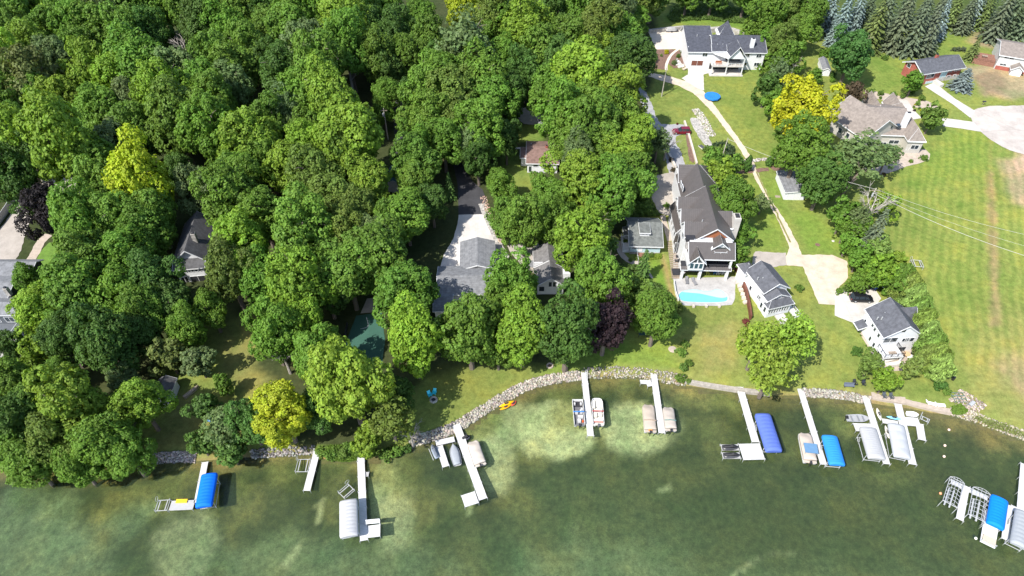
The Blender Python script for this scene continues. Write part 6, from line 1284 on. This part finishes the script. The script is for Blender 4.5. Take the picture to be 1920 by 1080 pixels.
def ground_cover(name, px, n, seed, color, h=.5, size=.22):
    rs = np.random.RandomState(seed); poly = W2(px); lo, hi = poly.min(0), poly.max(0); xy = rs.uniform(lo, hi, (n * 2, 2)); d = sdpoly(xy[:, 0], xy[:, 1], poly) + 1.2 * (fbm(xy[:, 0], xy[:, 1], 3, 9) - .5); xy = xy[d < 0][:n]; m = len(xy)
    hh = h * (.35 + fbm(xy[:, 0], xy[:, 1], 1.8, 13)); z = hgt(xy[:, 0], xy[:, 1]) + rs.uniform(.2, 1, m) * hh; c_ = np.stack([xy[:, 0], xy[:, 1], z], 1); nn = rs.normal(size=(m, 3)) * .5 + np.array([-.1, -.1, .8]); g = rs.uniform(.75, 1.25, (m, 1))
    me = quads_mesh(name, c_, nn, np.full(m, size) * rs.uniform(.7, 1.3, m), np.hstack([g, g, g]), LEAF, seed=seed); o = bpy.data.objects.new(name, me); COL.objects.link(o); o.color = (*color, 1); return tag(o, None, None, None, 'stuff')
ground_cover('shore_undergrowth', [(598, 845), (620, 838), (660, 840), (700, 848), (745, 838), (775, 838), (750, 848), (690, 862), (655, 866), (620, 862), (600, 858)], 9000, 1, (.1, .17, .024), .9)
ground_cover('meadow_growth', [(1262, 14), (1330, 8), (1400, 20), (1408, 45), (1380, 45), (1330, 38), (1260, 42), (1250, 30)], 9000, 2, (.085, .145, .03), 1.0, .3)
ground_cover('reeds', [(1328, 283), (1340, 274), (1360, 272), (1375, 282), (1375, 296), (1350, 302), (1332, 298)], 3000, 3, (.045, .075, .03), 1.6, .3)
ground_cover('hillside_undergrowth', [(1160, 345), (1215, 340), (1225, 390), (1238, 405), (1180, 410), (1165, 380)], 9000, 4, (.075, .13, .028), .9, .26)
ground_cover('bank_undergrowth', [(1160, 500), (1205, 500), (1225, 530), (1265, 560), (1255, 620), (1200, 625), (1170, 590), (1155, 540)], 9000, 5, (.08, .135, .03), 1.2, .26)
ground_cover('hedgerow_undergrowth', [(1578, 450), (1620, 420), (1660, 460), (1700, 520), (1690, 545), (1600, 545), (1610, 510)], 9000, 6, (.075, .12, .028), 1.2, .26)
ground_cover('slope_undergrowth', [(90, 600), (110, 640), (80, 690), (50, 720), (40, 690), (60, 640)], 5000, 7, (.12, .16, .02), 1.0, .26)
ground_cover('outfall_plants', [(1780, 760), (1800, 760), (1812, 772), (1800, 780), (1785, 778)], 1200, 8, (.12, .2, .03), .6, .2)
ground_cover('shore_weeds', [(1830, 782), (1860, 792), (1900, 806), (1935, 822), (1925, 826), (1860, 801), (1825, 788)], 1500, 9, (.16, .19, .06), .5, .18)
ground_cover('path_plants', [(1207, 478), (1240, 478), (1238, 484), (1215, 488), (1206, 486)], 1500, 10, (.17, .24, .03), .5, .2)
# ------------------------------------------------------------------ vehicles, poles, garden things
def car(label, cat, ctr, toward, color, van=False, L=5.1):
    g = G(*ctr); t = G(*toward); r = thing('parked_' + cat, label, cat, tuple(g + Vector((0, 0, .08))), math.atan2(t.y - g.y, t.x - g.x)); k = L / 5.0; W = .97
    hood = .95 if van else 1.08
    prof = [(-2.5, .55, .86), (-2.48, .9, .95), (-2.3, 1.02, W), (.9, 1.02, W), (1.5, hood + .02, .95), (2.3, hood - .1, .86), (2.5, .72, .78), (2.48, .45, .78)]
    mb = MB(); rings = []
    for x, zt, w in prof[1:-1]: rings.append([(x * k, -w, .32), (x * k, -w, zt * .82), (x * k, -w * .93, zt), (x * k, w * .93, zt), (x * k, w, zt * .82), (x * k, w, .32)])
    mb.loft(rings); col(mb.build('body', M['carpaint'], r, False), color)
    cab = [(-2.35, 1.0, .84), (-2.0, 1.68, .7), (.2, 1.74, .7), (.55, 1.68, .68), (1.45, 1.02, .8)] if van else [(-2.4, 1.02, .84), (-2.15, 1.72, .72), (-.2, 1.78, .72), (.1, 1.72, .7), (.85, 1.04, .82)]
    mb = MB(); mb.loft([[(x * k, -.86, 1.0), (x * k, -w, z), (x * k, w, z), (x * k, .86, 1.0)] for x, z, w in cab]); mb.build('window', M['glass'], r)
    mb = MB(); mb.prism([(cab[1][0] * k - .05, -.71, 1.80), (cab[3][0] * k + .05, -.7, 1.79), (cab[3][0] * k + .05, .7, 1.79), (cab[1][0] * k - .05, .71, 1.80)], .07)
    for x in (cab[1][0] + .1, -1.0, cab[3][0] - .2):
        for s in (-1, 1): mb.add([(x * k, s * .73, 1.74), (x * k + .1, s * .73, 1.74), (x * k + .1, s * .885, 1.0), (x * k, s * .885, 1.0), (x * k, s * .69, 1.74), (x * k + .1, s * .69, 1.74), (x * k + .1, s * .8, 1.0), (x * k, s * .8, 1.0)], [(0, 1, 2, 3), (7, 6, 5, 4), (0, 3, 7, 4), (1, 5, 6, 2), (0, 4, 5, 1)])
    col(mb.build('roof', M['carpaint'], r), color)
    for x in (-1.5, 1.55):
        for s in (-1, 1):
            mb = MB(); mb.tube([(x * k, s * .78, .36), (x * k, s * 1.0, .36)], .36, 14); w = mb.build('wheel', M['black'], r); m2 = MB(); m2.tube([(x * k, s * .99, .36), (x * k, s * 1.012, .36)], .22, 10); m2.build('rim', M['steel'], w)
    for s in (-1, 1): boxpart(r, 'headlight', M['white'], (2.36 * k, 2.47 * k, s * .62 - .17, s * .62 + .17, .66, .82)); col(boxpart(r, 'taillight', M['paint'], (-2.49 * k, -2.4 * k, s * .74 - .1, s * .74 + .1, .7, .98)), (.3, .01, .01))
    for s in (-1, 1): col(boxpart(r, 'mirror', M['carpaint'], (.75 * k, .9 * k, s * 1.05 - .1, s * 1.05 + .1, 1.0, 1.18)), color)
    return r
car('dark red sport utility vehicle parked on the grey gravel', 'suv', (1276.5, 250), (1250, 250.5), (.14, .008, .022), False, 5.2)
car('black minivan parked on the white concrete court', 'minivan', (1613, 563), (1640, 564), (.01, .011, .014), True, 4.95)
def pole(label, base, H, lean=0, arm=True, mat=None):
    g = G(*base); r = thing('utility_pole', label, 'utility pole', tuple(g)); mb = MB(); mb.tube([(0, 0, -.5), (lean * H, 0, H)], [.17, .11], 8); mb.build('shaft', mat or mat_pole, r)
    if arm: boxpart(r, 'crossarm', M['wood'], (lean * H - .9, lean * H + .9, -.06, .06, H - .7, H - .56)); mb = MB(); mb.tube([(lean * H - .3, -.25, H - 2.2), (lean * H - .3, -.25, H - 1.3)], .22, 8); mb.build('transformer', M['steel'], r)
    return g + Vector((lean * H, 0, H - .3))
mat_pole = mat_noisy('grey_pole_wood', (.36, .33, .29), 3, .2, .9)
t1 = pole('bare wooden pole on the lawn left of the hillside driveway', (1240.5, 181), 9.6, .0, False)
t2 = pole('pale utility pole in the shrubs right of the metal roof’s rear end'.replace('’s', ''), (1348, 312), 9.0, .05, False)
t3 = pole('utility pole with transformer among the pale dead trunks', (1606, 420), 11.0, .06, True)
t4 = pole('wooden pole standing beside the dark road in the wood', (728, 262), 10, 0, True)
def wire(label, a, b, sag, rad=.045):
    mb = MB(); o0 = Vector(a); mb.tube([Vector(a).lerp(Vector(b), t) - o0 - Vector((0, 0, sag * 4 * t * (1 - t))) for t in [k / 24 for k in range(25)]], rad, 5, False); o = mb.build('power_line', mat_wire, None); o.location = o0; tag(o, label, 'power line')
mat_wire = mat_noisy('aluminium_wire', (.42, .41, .38), 1, .1, .6)
wire('power line from the shrub-side pole to the pole among the dead trunks', t2, t3, 1.0, .035)
e1, e2, e3 = P(2000, 462, 12), P(2000, 505, 10.5), P(2000, 452, 13.5)
wire('thickest power line crossing the mown field', t3 - Vector((0, 0, 1.2)), P(2000, 503, 11), 1.4, .04); wire('uppermost power line crossing the mown field', t3 + Vector((.6, 0, -.2)), P(2000, 456, 12.5), 1.2, .025); wire('middle faint power line crossing the mown field', t3 + Vector((-.3, 0, -.6)), P(2000, 482, 12), 1.2, .02)
# covered trampoline
g = G(1335, 184); r = thing('trampoline', 'round trampoline under a bright blue cover beside the gravel driveway', 'trampoline', tuple(g)); mb = MB(); n = 40
rg = lambda rad, z, wv=0: [(rad * (1 + wv * math.sin(k * 2 * math.pi / n * 10)) * math.cos(2 * math.pi * k / n), rad * (1 + wv * math.sin(k * 2 * math.pi / n * 10)) * math.sin(2 * math.pi * k / n), z + wv * .8 * math.cos(k * 2 * math.pi / n * 10)) for k in range(n)]
mb.loft([rg(2.45, .45, .03), rg(2.4, .85, .02), rg(1.7, .92, .025), rg(.8, .82, .02), rg(.06, .76)]); col(mb.build('cover', M['canvas'], r), (.02, .17, .5))
for k in range(6): a = k * math.pi / 3; mb = MB(); mb.tube([(2.2 * math.cos(a), 2.2 * math.sin(a), -.1), (2.2 * math.cos(a), 2.2 * math.sin(a), .8)], .05, 5); mb.build('leg', M['steel'], r)
def chair(label, px, face, color, group=None, name='lawn_chair', cat='chair', z=None):
    g = G(*px); 
    if z is not None: g = P(*px, z)
    r = thing(name, label, cat, tuple(g), math.radians(face), group); m = M['paint']
    mb = MB(); mb.prism([(-.35, -.32, .36), (.45, -.32, .46), (.45, .32, .46), (-.35, .32, .36)], .06); col(mb.build('seat', m, r), color)
    mb = MB(); mb.add([(-.3, -.32, .36), (-.3, .32, .36), (-.75, .42, 1.15), (-.75, -.42, 1.15), (-.36, -.32, .36), (-.36, .32, .36), (-.82, .42, 1.15), (-.82, -.42, 1.15)], [(0, 1, 2, 3), (7, 6, 5, 4), (0, 3, 7, 4), (1, 5, 6, 2), (2, 6, 7, 3), (0, 4, 5, 1)]); col(mb.build('backrest', m, r), color)
    for s in (-1, 1):
        mb = MB(); mb.box(-.5, .5, s * .42 - .08, s * .42 + .08, .62, .67); col(mb.build('armrest', m, r), color)
        for x in (-.42, .4): mb = MB(); mb.box(x - .05, x + .05, s * .4 - .04, s * .4 + .04, 0, .615); col(mb.build('leg', m, r), color)
    r.scale = (.82, .82, .82); return r
chair('turquoise slatted garden chair left of its twin at the fire ring', (806, 742), -60, (.03, .5, .62)); chair('turquoise slatted garden chair above and right of its twin by the fire ring', (814.5, 738), -100, (.03, .5, .62))
g = G(813, 750); r = thing('fire_ring', 'round stone fire ring on the lawn by the turquoise chairs', 'fire pit', tuple(g)); mb = MB(); mb.lathe([(.45, .0), (.45, .25), (.75, .28), (.8, 0)], 20); mb.build('stone_ring', M['stone'], r); mb = MB(); mb.lathe([(.44, .05), (.2, .12), (.02, .16)], 12); mb.build('ash_bed', M['dark'], r)
g = G(1031, 686); r = thing('fire_ring', 'weathered round fire ring at the edge of the riprap below the maples', 'fire pit', tuple(g)); mb = MB(); mb.lathe([(.4, .0), (.4, .2), (.7, .22), (.75, 0)], 18); mb.build('stone_ring', M['pave'], r); mb = MB(); mb.lathe([(.39, .05), (.02, .1)], 10); mb.build('ash_bed', M['mulch'], r)
chair('black garden chair beside the slate bench on the right lawn', (1602, 721), -80, (.025, .028, .035)); chair('black garden chair to the right of the other by the slate bench', (1618, 721.5), -100, (.025, .028, .035))
chair('dark grey chair on the paver lake walk, nearer its landing', (1657, 745), -90, (.06, .07, .085), z=.8); chair('dark grey chair on the paver lake walk, nearer the hooked dock', (1670, 746.5), -85, (.06, .07, .085), z=.8)
def lounger(label, px, face, color, group=None):
    g = G(*px); r = thing('sun_lounger', label, 'sun lounger', tuple(g), math.radians(face), group); col(boxpart(r, 'seat', M['paint'], (-.35, 1.0, -.35, .35, .3, .38)), color)
    mb = MB(); mb.add([(-.36, -.35, .32), (-.36, .35, .32), (-1.0, .35, .8), (-1.0, -.35, .8), (-.4, -.35, .26), (-.4, .35, .26), (-1.04, .35, .74), (-1.04, -.35, .74)], [(0, 1, 2, 3), (7, 6, 5, 4), (0, 3, 7, 4), (1, 5, 6, 2), (2, 6, 7, 3), (0, 4, 5, 1)]); col(mb.build('backrest', M['paint'], r), color)
    for x in (-.3, .9):
        for s in (-1, 1): col(boxpart(r, 'leg', M['paint'], (x - .04, x + .04, s * .3 - .04, s * .3 + .04, 0, .298)), color)
lounger('white sun lounger on the shore lawn, left one of two', (1744, 758), -20, (.75, .75, .76)); lounger('white sun lounger on the shore lawn, beside the soil path', (1761, 761), -8, (.75, .75, .76))
lounger('grey pool lounger on the terrace in front of the left column', (1287.5, 528), -95, (.16, .16, .17)); lounger('slim grey pool lounger between the column and the pool', (1301, 530), -75, (.2, .2, .21))
g = G(1591, 725); r = thing('garden_bench', 'slate grey bench on the lawn beside two black chairs', 'bench', tuple(g), -.05); col(boxpart(r, 'seat', M['matte'], (-1.0, 1.0, -.3, .3, .4, .5)), (.12, .14, .18)); col(boxpart(r, 'backrest', M['matte'], (-1.0, 1.0, .26, .34, .55, .95)), (.12, .14, .18)); [boxpart(r, 'leg', M['dark'], (x - .05, x + .05, -.28, .28, 0, .4)) for x in (-.85, .85)]
kayak('yellow kayak pulled onto the rocks, upper of the group', (936, 763), (964, 752), (.8, .42, .0)); kayak('orange-yellow kayak drawn up beside the yellow one at the water', (937, 769), (960, 758), (.75, .32, .0)); kayak('short red kayak at the right end of the yellow pair', (958, 762), (968, 752), (.6, .08, .05))
kayak('blue kayak half hidden under the tree on the left lawn', (388, 789), (404, 786), (.03, .2, .55)); hull('upturned weathered tan rowboat on the left shore lawn', (363, 741), (372, 734), 3.4, 1.0, (.36, .31, .24), (.3, .25, .2), True)
# field frame, lift parts, drums
bare_lift('silver lift frame stored on the grass right of the hedgerow', [(1708, 491), (1724, 491), (1730, 502), (1712, 504)], z=.9); o = [q for q in bpy.data.objects if q.get('label', '').startswith('silver lift frame')][0]; g = G(1717, 499); o.location = g
for i, (x, y) in enumerate([(1793, 741), (1797, 747), (1800, 753)]):
    g = G(x, y); r = thing('metal_rack', ['stacked green metal dock frame by the outfall, topmost', 'stacked green metal dock frame by the outfall, middle', 'stacked green metal dock frame by the outfall, lowest'][i], 'metal rack', tuple(g), .0); mb = MB(); [mb.tube([(-1.2, s, .4), (1.2, s, .4)], .05, 5) for s in (-.35, .35)]; [mb.tube([(q, -.35, .4), (q, .35, .4)], .04, 5) for q in (-1.2, -.4, .4, 1.2)]; [mb.tube([(q, s, -.05), (q, s, .4)], .04, 5) for q in (-1.2, 1.2) for s in (-.35, .35)]; col(mb.build('frame', M['paint'], r), (.12, .17, .15))
g = G(1786, 712); mb = MB(); mb.lathe([(.02, 0), (.28, 0), (.3, .3), (.28, .6), (.3, .88), (.02, .9)], 12); o = mb.build('drum', M['black']); o.location = g; tag(o, 'small black upright drum at the end of the cedar row', 'drum')
g = G(1822, 757); mb = MB(); mb.tube([(-1, -.7, .3), (.2, .1, .35)], .4, 12, False); mb.tube([(-1, -.7, .3), (.2, .1, .35)], .34, 12, False); o = mb.build('culvert_pipe', M['steel']); o.location = g; tag(o, 'grey culvert pipe opening onto the stony outfall', 'culvert')
g = G(1711, 662); r = thing('barbecue_grill', 'black barbecue grill on the paver terrace right of the balcony house', 'grill', tuple(g), .9); boxpart(r, 'cabinet', M['dark'], (-.6, .6, -.3, .3, 0, .85)); mb = MB(); mb.extr([(-.32, .86), (.32, .86), (.25, 1.15), (-.1, 1.25), (-.32, 1.1)], 0, -.45, .45); mb.build('lid', M['black'], r); boxpart(r, 'side_shelf', M['steel'], (-.95, -.61, -.25, .25, .8, .86), (.61, .95, -.25, .25, .8, .86))
def ptable(label, px, rr, c, name='patio_table', cat='table', ch=4):
    g = G(*px); r = thing(name, label, cat, tuple(g)); mb = MB(); mb.lathe([(.02, .7), (rr, .7), (rr, .76), (.02, .76)], 18); col(mb.build('tabletop', M['matte'], r), c); mb = MB(); mb.tube([(0, 0, 0), (0, 0, .7)], .07, 6); mb.build('pedestal', M['dark'], r); return r
ptable('round white table on the paver terrace below the balcony house', (1707, 675), .9, (.7, .68, .65)); ptable('oval tan table on the paver terrace near the grill', (1698, 668), .7, (.5, .34, .2))
g = G(1668, 676); r = thing('outdoor_sofa', 'cream cushioned outdoor sofa under the balcony', 'sofa', tuple(g), .3); [col(boxpart(r, n_, M['matte'], b_), (.62, .58, .53)) for n_, b_ in (('seat', (-1.2, 1.2, -.4, .35, .2, .5)), ('backrest', (-1.2, 1.2, .36, .6, .2, .95)), ('armrest', (-1.45, -1.21, -.4, .6, .2, .7)), ('armrest', (1.21, 1.45, -.4, .6, .2, .7)))]
g = G(1674, 684); r = thing('outdoor_sofa', 'long pale sectional sofa at the lower edge of the paver terrace', 'sofa', tuple(g), .15); [col(boxpart(r, n_, M['matte'], b_), (.58, .54, .5)) for n_, b_ in (('seat', (-1.7, 1.7, -.35, .4, .2, .5)), ('backrest', (-1.7, 1.7, -.6, -.36, .2, .85)))]
for i, (x, y) in enumerate([(1326, 513.5), (1340, 512.5), (1345, 513.5), (1350, 513), (1356, 513.5)]):
    chair(['yellow-cushioned chair under the porch, alone at its left end', 'blue chair under the porch of the pool house', 'white porch chair just right of the blue one', 'middle white porch chair above the pool', 'rightmost white porch chair beside the corner column'][i], (x, y), -90, [(.5, .5, .1), (.03, .2, .5), (.65, .65, .65), (.65, .65, .65), (.65, .65, .65)][i], name='patio_chair')
g = G(1268, 515); r = thing('hot_tub', 'square dark-covered hot tub at the head of the pool terrace', 'hot tub', tuple(g)); boxpart(r, 'shell', M['wood'], (-1.05, 1.05, -1.0, 1.0, 0, .85)); boxpart(r, 'cover', M['dark'], (-1.1, 1.1, -1.05, 1.05, .853, 1.0))
for i, (x, y) in enumerate([(1270, 483), (1268, 491)]): chair(['black chair on the stone terrace, upper of two', 'black chair on the stone terrace, nearer the hot tub'][i], (x, y), 180, (.03, .03, .035), name='patio_chair')
for i, (x, y) in enumerate([(1300, 576), (1324, 575.5), (1348, 576)]):
    g = G(x, y); mb = MB(); mb.box(-.22, .22, -.22, .22, -.1, .5); mb.box(-.28, .28, -.28, .28, .5, .58); mb.lathe([(.02, .58), (.15, .6), (.1, .85), (.02, .87)], 8); o = mb.build('garden_lamp', M['creamconcrete']); o.location = g; tag(o, ['little pale lamp pedestal below the left end of the pool', 'little pale lamp pedestal below the middle of the pool', 'little pale lamp pedestal below the right end of the pool'][i], 'lamp')
g = G(1241, 58); r = thing('riding_mower', 'red and black riding mower parked at the top of the cream terrace', 'mower', tuple(g), .2); col(boxpart(r, 'hood', M['paint'], (.2, 1.0, -.4, .4, .35, .95)), (.45, .02, .02)); boxpart(r, 'chassis', M['black'], (-.9, 1.0, -.55, .55, .2, .34)); boxpart(r, 'seat', M['black'], (-.6, -.1, -.3, .3, .36, .75), (-.7, -.6, -.3, .3, .36, 1.15))
for x, s, q in ((-.6, -.6, .35), (-.6, .6, .35), (.7, -.5, .25), (.7, .5, .25)): mb = MB(); mb.tube([(x, s - .12, q), (x, s + .12, q)], q, 10); mb.build('wheel', M['black'], r)
g = G(1258, 59); r = thing('trailer', 'trailer under a grey tarpaulin on the cream terrace', 'trailer', tuple(g), .05); mb = MB(); mb.loft([[(x, -w, .5), (x, -w * .8, z), (x, w * .8, z + .05), (x, w, .5)] for x, w, z in ((-2, .7, .8), (-1.4, .95, 1.2), (0, 1.0, 1.35), (1.3, .9, 1.15), (2.0, .5, .75))]); col(mb.build('tarpaulin', M['canvas'], r), (.33, .33, .33)); boxpart(r, 'frame', M['dark'], (-2, 2.6, -.8, .8, .35, .45))
for s in (-1, 1): mb = MB(); mb.tube([(0, s * .85, .33), (0, s * 1.05, .33)], .33, 10); mb.build('wheel', M['black'], r)
for i, (x, y, c_) in enumerate([(1272, 122, (.55, .53, .5)), (1277, 127, (.6, .57, .52)), (1269, 118, (.6, .6, .6)), (1285, 130, (.5, .42, .32))]):
    g = G(x, y); r = thing('outdoor_sofa', ['pale outdoor sofa in the walled terrace left of the garage door', 'lower pale sofa at the rim of the walled terrace', 'white covered sofa at the upper left of the walled terrace', 'tan bench at the apron edge by the garage door'][i], 'sofa', tuple(g), [.5, .3, .9, .7][i]); col(boxpart(r, 'seat', M['matte'], (-1.1, 1.1, -.4, .4, .15, .5)), c_); col(boxpart(r, 'backrest', M['matte'], (-1.1, 1.1, .41, .6, .15, .95)), c_)
g = G(1234, 650); 
g = G(1204, 629); r = thing('garden_shelter', 'little dark green cushioned swing on the lawn below the rounded tree by the pool lawn', 'garden swing', tuple(g)); col(boxpart(r, 'canopy', M['canvas'], (-.9, .9, -.6, .6, 1.6, 1.7)), (.04, .09, .07)); col(boxpart(r, 'seat', M['matte'], (-.8, .8, -.3, .3, .4, .5)), (.05, .1, .08)); posts(r, [(-.85, -.5), (.85, -.5), (-.85, .5), (.85, .5)], 0, 1.6, .04, M['dark'])
g = G(1261, 655); mb = MB(); mb.lathe([(.02, .0), (.9, .02), (.8, .12), (.3, .16), (.02, .17)], 14); o = mb.build('septic_lid', M['pave']); o.location = g; tag(o, 'pale round ground cover plate on the lake lawn', 'cover plate')
for i, (x, y) in enumerate([(1533, 459), (1562, 452)]): g = G(x, y); mb = MB(); mb.lathe([(.02, 0), (.6 - .25 * i, .02), (.55 - .25 * i, .1), (.02, .12)], 12); o = mb.build('well_cover', M['concrete'] if i else M['mulch']); o.location = g; tag(o, ['brown round cover plate in the lawn right of the gravel track', 'small pale square cover plate in the lawn above the gravel lot'][i], 'cover plate')
g = G(1842, 197); r = thing('mailbox', 'dark mailbox with white flag beside the cul-de-sac', 'mailbox', tuple(g)); boxpart(r, 'post', M['wood'], (-.06, .06, -.06, .06, 0, 1.05)); mb = MB(); mb.extr([(-.2, 1.06), (.2, 1.06), (.2, 1.3), (.1, 1.42), (-.1, 1.42), (-.2, 1.3)], 0, -.5, .5); mb.build('box', M['dark'], r)
for i, (x, y, c_) in enumerate([(1634, 541, (.03, .12, .5)), (1640, 543, (.02, .08, .35))]): g = G(x, y); r = thing('wheelie_bin', ['blue bin at the back of the white concrete court', 'darker blue bin beside the blue one on the court'][i], 'bin', tuple(g)); mb = MB(); mb.loft([[(-s, -s, z), (s, -s, z), (s, s, z), (-s, s, z)] for s, z in ((.25, 0), (.33, 1.0))]); col(mb.build('body', M['paint'], r), c_); col(boxpart(r, 'lid', M['paint'], (-.36, .36, -.36, .38, 1.003, 1.08)), c_)
g = G(1659, 545); r = thing('propane_tank', 'pale blue cylinder tank behind the balcony house', 'tank', tuple(g), 2.0); mb = MB(); mb.loft([[(x, q * math.cos(t), .7 + q * math.sin(t)) for t in [k * math.pi / 6 for k in range(12)]] for x, q in ((-1.3, .05), (-1.2, .35), (-1.0, .5), (1.0, .5), (1.2, .35), (1.3, .05))]); col(mb.build('shell', M['paint'], r, True), (.5, .58, .62)); boxpart(r, 'saddle', M['concrete'], (-.8, -.6, -.4, .4, 0, .3), (.6, .8, -.4, .4, 0, .3))
g = G(1318, 278); r = thing('cellar_hatch', 'grey metal hatch in the grass right of the mulch strip', 'hatch', tuple(g), -1.1); boxpart(r, 'kerb', M['concrete'], (-1.5, 1.5, -.6, .6, -.1, .2)); boxpart(r, 'lid', M['slate_shingle'], (-1.4, 1.4, -.5, .5, .203, .3))
# ------------------------------------------------------------------ labels for the trees and shrubs, from what stands beside them
MARKS = [(264, 336, 'the golden tree in the wood'), (93, 390, 'the blackish tree by the pale fence'), (1508, 208, 'the golden tree by the taupe roof'), (1137, 608, 'the purple tree near the lake'), (872, 86, 'the big silvery-green crown'),
         (355, 470, 'the dark gable house'), (885, 480, 'the grey garage house'), (1030, 505, 'the white-chimney house'), (1005, 290, 'the brown-roofed house'), (1205, 440, 'the grey-green cottage'), (1320, 410, 'the metal-roofed house'),
         (680, 630, 'the green sport court'), (1360, 90, 'the white hillside house'), (1598, 98, 'the round emerald tree'), (1650, 240, 'the taupe-roofed house'), (1755, 125, 'the brick house'), (1445, 545, 'the sunroom house'), (1665, 610, 'the balcony house'), (1482, 345, 'the detached garage'),
         (30, 540, 'the left-edge grey house'), (530, 770, 'the yellow-tinged shore tree'), (812, 745, 'the turquoise chairs'), (740, 325, 'the teal-roofed shed'), (664, 150, 'the bare-topped dead tree'), (365, 120, 'the leafless grey tree'), (35, 60, 'the corner leafless tree'), (1620, 400, 'the pale dead trunks'), (303, 735, 'the little boathouse'),
         (728, 250, 'the pole by the dark road'), (1335, 184, 'the blue trampoline'), (1612, 292, 'the big leaning willow'), (1276, 247, 'the dark red vehicle'), (1613, 562, 'the black minivan'), (385, 920, 'the royal blue canopy'), (655, 710, 'the broadest lakeside maple'), (1320, 555, 'the swimming pool'), (880, 370, 'the black asphalt drive'), (1020, 215, 'the tiny forecourt shed'), (1860, 240, 'the cul-de-sac'), (1890, 100, 'the grey split-level house'), (1546, 120, 'the little white shed'), (1230, 590, 'the round tree near the pool lawn')]
NUM = ['no', 'one', 'two', 'three', 'four', 'five', 'six', 'seven', 'eight', 'nine', 'ten', 'eleven', 'twelve']
KN = {'big': ['maple', 'tree'], 'full': ['dense round tree', 'dense round tree'], 'mid': ['small tree', 'small tree'], 'airy': ['loose-crowned tree', 'loose-crowned tree'], 'small': ['shrub', 'shrub'], 'conifer': ['spruce', 'spruce'], 'column': ['column cedar', 'column cedar']}
used = {o.get('label') for o in bpy.data.objects if o.get('label')}
special = {'264 336': 'tall golden yellow tree glowing in the middle of the wood', '92 390': 'wide blackish purple tree beside the pale board fence', '1508 205': 'large golden yellow tree left of the taupe-roofed house', '1137 608': 'dark purple-leaved tree at the edge of the lake lawn', '1598 98': 'dense emerald green round tree below the spruces', '872 86': 'biggest silvery grey-green crown right of the dark road gap', '530 770': 'yellow-tinged tree at the shore left of the broad maple', '655 710': 'broadest light green maple on the lake shore', '1232 590': 'rounded mid-green tree between the purple tree and the pool'}
for (px, py, r, c_, kind, w) in TREES:
    if r.get('label'): continue
    s = special.get(f'{px:g} {py:g}')
    if s: r['label'] = s; used.add(s); continue
    size = {'big': 'broad ' if w > 112 else 'slim ' if w < 74 else '', 'small': 'low ' if w > 22 else 'tiny '}.get(kind, '')
    kd = KN[kind][0 if c_ in 'mldoYe' else 1]; done = False
    for unit in (1.0, .5):
        for mx, my, mt in sorted(MARKS, key=lambda q: math.hypot(q[0] - px, q[1] - py)):
            ux = {'small': 25, 'column': 30, 'conifer': 34}.get(kind, 62); dx, dy = round((px - mx) / ux), round((my - py) / (ux * .9))
            if abs(dx) > 12 or abs(dy) > 12: continue
            if unit == 1.0:
                un = 'crown' if kind not in ('small',) else 'bush-width'
                h = '' if dx == 0 else f'{NUM[abs(dx)]} {un}{"s" if abs(dx) > 1 else ""} ' + ('right' if dx > 0 else 'left'); v = '' if dy == 0 else f'{NUM[abs(dy)]} ' + ('above' if dy > 0 else 'below')
                if not h and not v: ph = f'right at {mt}'
                elif h and v: ph = f'{h} and {v} {mt}'
                elif h: ph = f'{h} of {mt}'
                else: ph = f'{NUM[abs(dy)]} {un}{"s" if abs(dy) > 1 else ""} ' + ('above' if dy > 0 else 'below') + f' {mt}'
                lab = f'{size}{CNAME[c_]} {kd}, {ph}'
            else:
                lab = f'{size}{CNAME[c_]} {kd} about {abs(round((px - mx) / 12))} paces {"right" if px > mx else "left"} of {mt}'
            if lab not in used and len(lab.split()) <= 16: r['label'] = lab; used.add(lab); done = True; break
        if done: break
